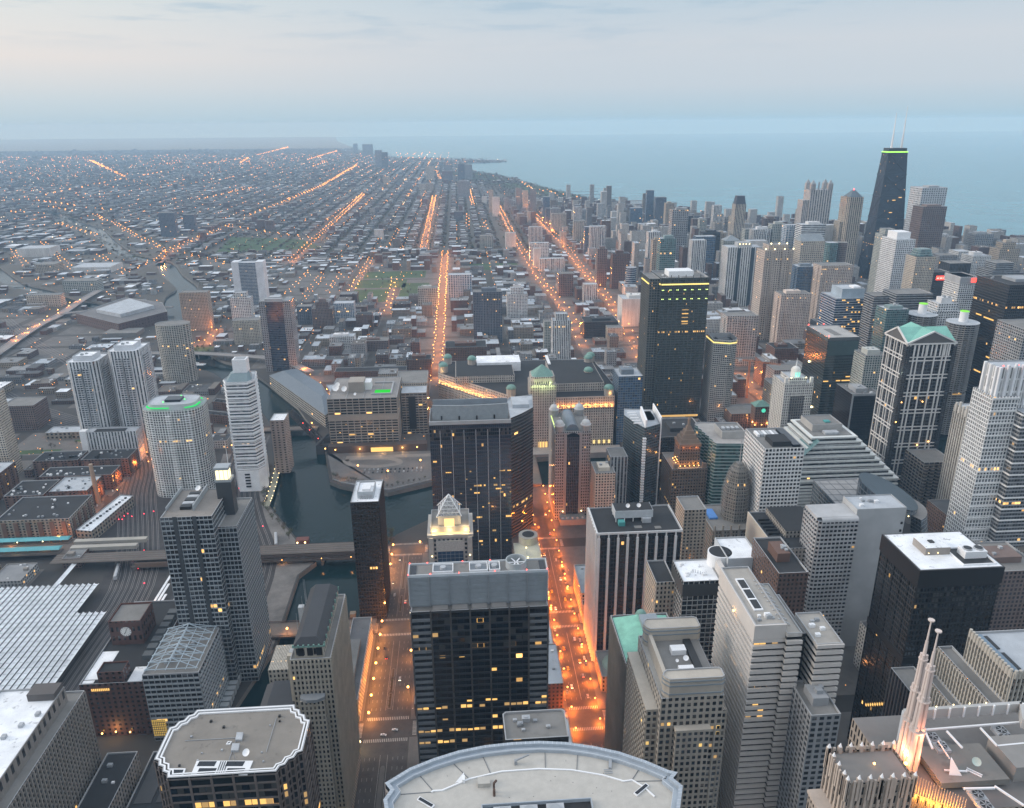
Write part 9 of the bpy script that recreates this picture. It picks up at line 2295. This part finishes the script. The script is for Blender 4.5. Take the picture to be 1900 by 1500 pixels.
def tree(x, y, z, s, lab, grp):
 o = thing('tree', lab, 'tree', (0, 0, 0), grp); k = rt_.randrange(4)
 for nm, me in (('trunk', TREEM[k][0]), ('crown', TREEM[k][1])):
  q = bpy.data.objects.new(nm, me); C.objects.link(q); q.parent = o
 o.location = (x, y, z); o.rotation_euler = (0, 0, rt_.uniform(0, 6.28)); o.scale = (s, s, s*rt_.uniform(.9, 1.15))
for i in range(30):
 s = i/30; pts_ = [(-184, 757), (-235, 844), (-251, 945)]; a, b = (pts_[0], pts_[1]) if s < .5 else (pts_[1], pts_[2]); q = (s*2) % 1
 tree(a[0]+(b[0]-a[0])*q-rt_.uniform(2, 10), a[1]+(b[1]-a[1])*q, 0, rt_.uniform(.7, 1.3), 'bare brown tree on the river bank beside the curved tracks', 'trees along the track side bank')
for i in range(34):
 p = [(-168, 908), (-150, 896), (-130, 888), (-95, 873), (-50, 893), (20, 926)]; s = i/34*5; k = min(4, int(s)); q = s-k
 tree(p[k][0]+(p[k+1][0]-p[k][0])*q, p[k][1]+(p[k+1][1]-p[k][1])*q+rt_.uniform(1, 5), 0, rt_.uniform(.5, 1.0), 'small bare tree along the bank of the river fork lot', 'trees round the river fork lot')
for i in range(22): tree(-92+rt_.uniform(-4, 12), 735+rt_.uniform(0, 30), 0, rt_.uniform(.7, 1.2), 'bare tree lit orange at the bridge end beside the pyramid topped tower', 'trees at the bridge end')
for i in range(22): tree(rt_.uniform(-680, -440), rt_.uniform(1000, 1090), 0, rt_.uniform(.7, 1.2), 'bare tree in the small park left of the twin white towers', 'trees of the small park')
for i in range(40): tree(rt_.uniform(-540, -470), rt_.uniform(1480, 1560), 0, rt_.uniform(.8, 1.3), 'bare tree in the lawn at the river bend', 'trees at the river bend')
for i in range(14):
 x, y = rt_.uniform(-290, -85), rt_.uniform(1945, 2385); tree(x, y, 0, rt_.uniform(.9, 1.5), 'bare tree on the long green lawn', 'trees of the long lawn')
for i in range(12): tree(-64, 488+i*4 if i < 9 else 614+(i-9)*8, .2, .38, 'tiny bush planted in the middle strip of the wide street', 'bushes of the middle strip')
# construction crane
cr_ = thing('tower_crane', 'orange lit tower crane over the construction street right of the slim lit tower', 'crane', (460, 1160, 0))
t = MB()
for sx, sy in ((-1, -1), (1, -1), (1, 1), (-1, 1)): t.beam((460+sx, 1160+sy, 0), (460+sx, 1160+sy, 62), .35)
for k in range(15): z = k*4; t.beam((459, 1159, z), (461, 1159, z+4), .2); t.beam((461, 1159, z), (461, 1161, z+4), .2); t.beam((459, 1161, z), (459, 1159, z+4), .2)
orm = plain('crane_orange', (.50, .17, .04), .5); t.build('mast', orm, cr_)
t = MB(); truss(t, (448, 1166, 62), (500, 1135, 62), 2, 14, .4); t.build('jib', orm, cr_); bx(cr_, 'counterweight', M_PARA, 444, 449, 1164, 1168, 60, 64)
# ================================================================== AIR
HAZE = bpy.data.materials.new('haze'); HAZE.use_nodes = True; nt = HAZE.node_tree; nt.nodes.clear()
pvn = N(nt, 'ShaderNodeVolumePrincipled'); pvn.inputs['Color'].default_value = (.44, .71, 1.0, 1); pvn.inputs['Absorption Color'].default_value = (.55, .55, .55, 1); pvn.inputs['Density'].default_value = 6.8e-5; pvn.inputs['Anisotropy'].default_value = 0.0
L(nt, pvn.outputs[0], N(nt, 'ShaderNodeOutputMaterial').inputs['Volume'])
hz_ = MB().box(-24500, 29500, -1200, 30500, -11, 470, bottom=True).build('haze', HAZE); hz_['kind'] = 'stuff'
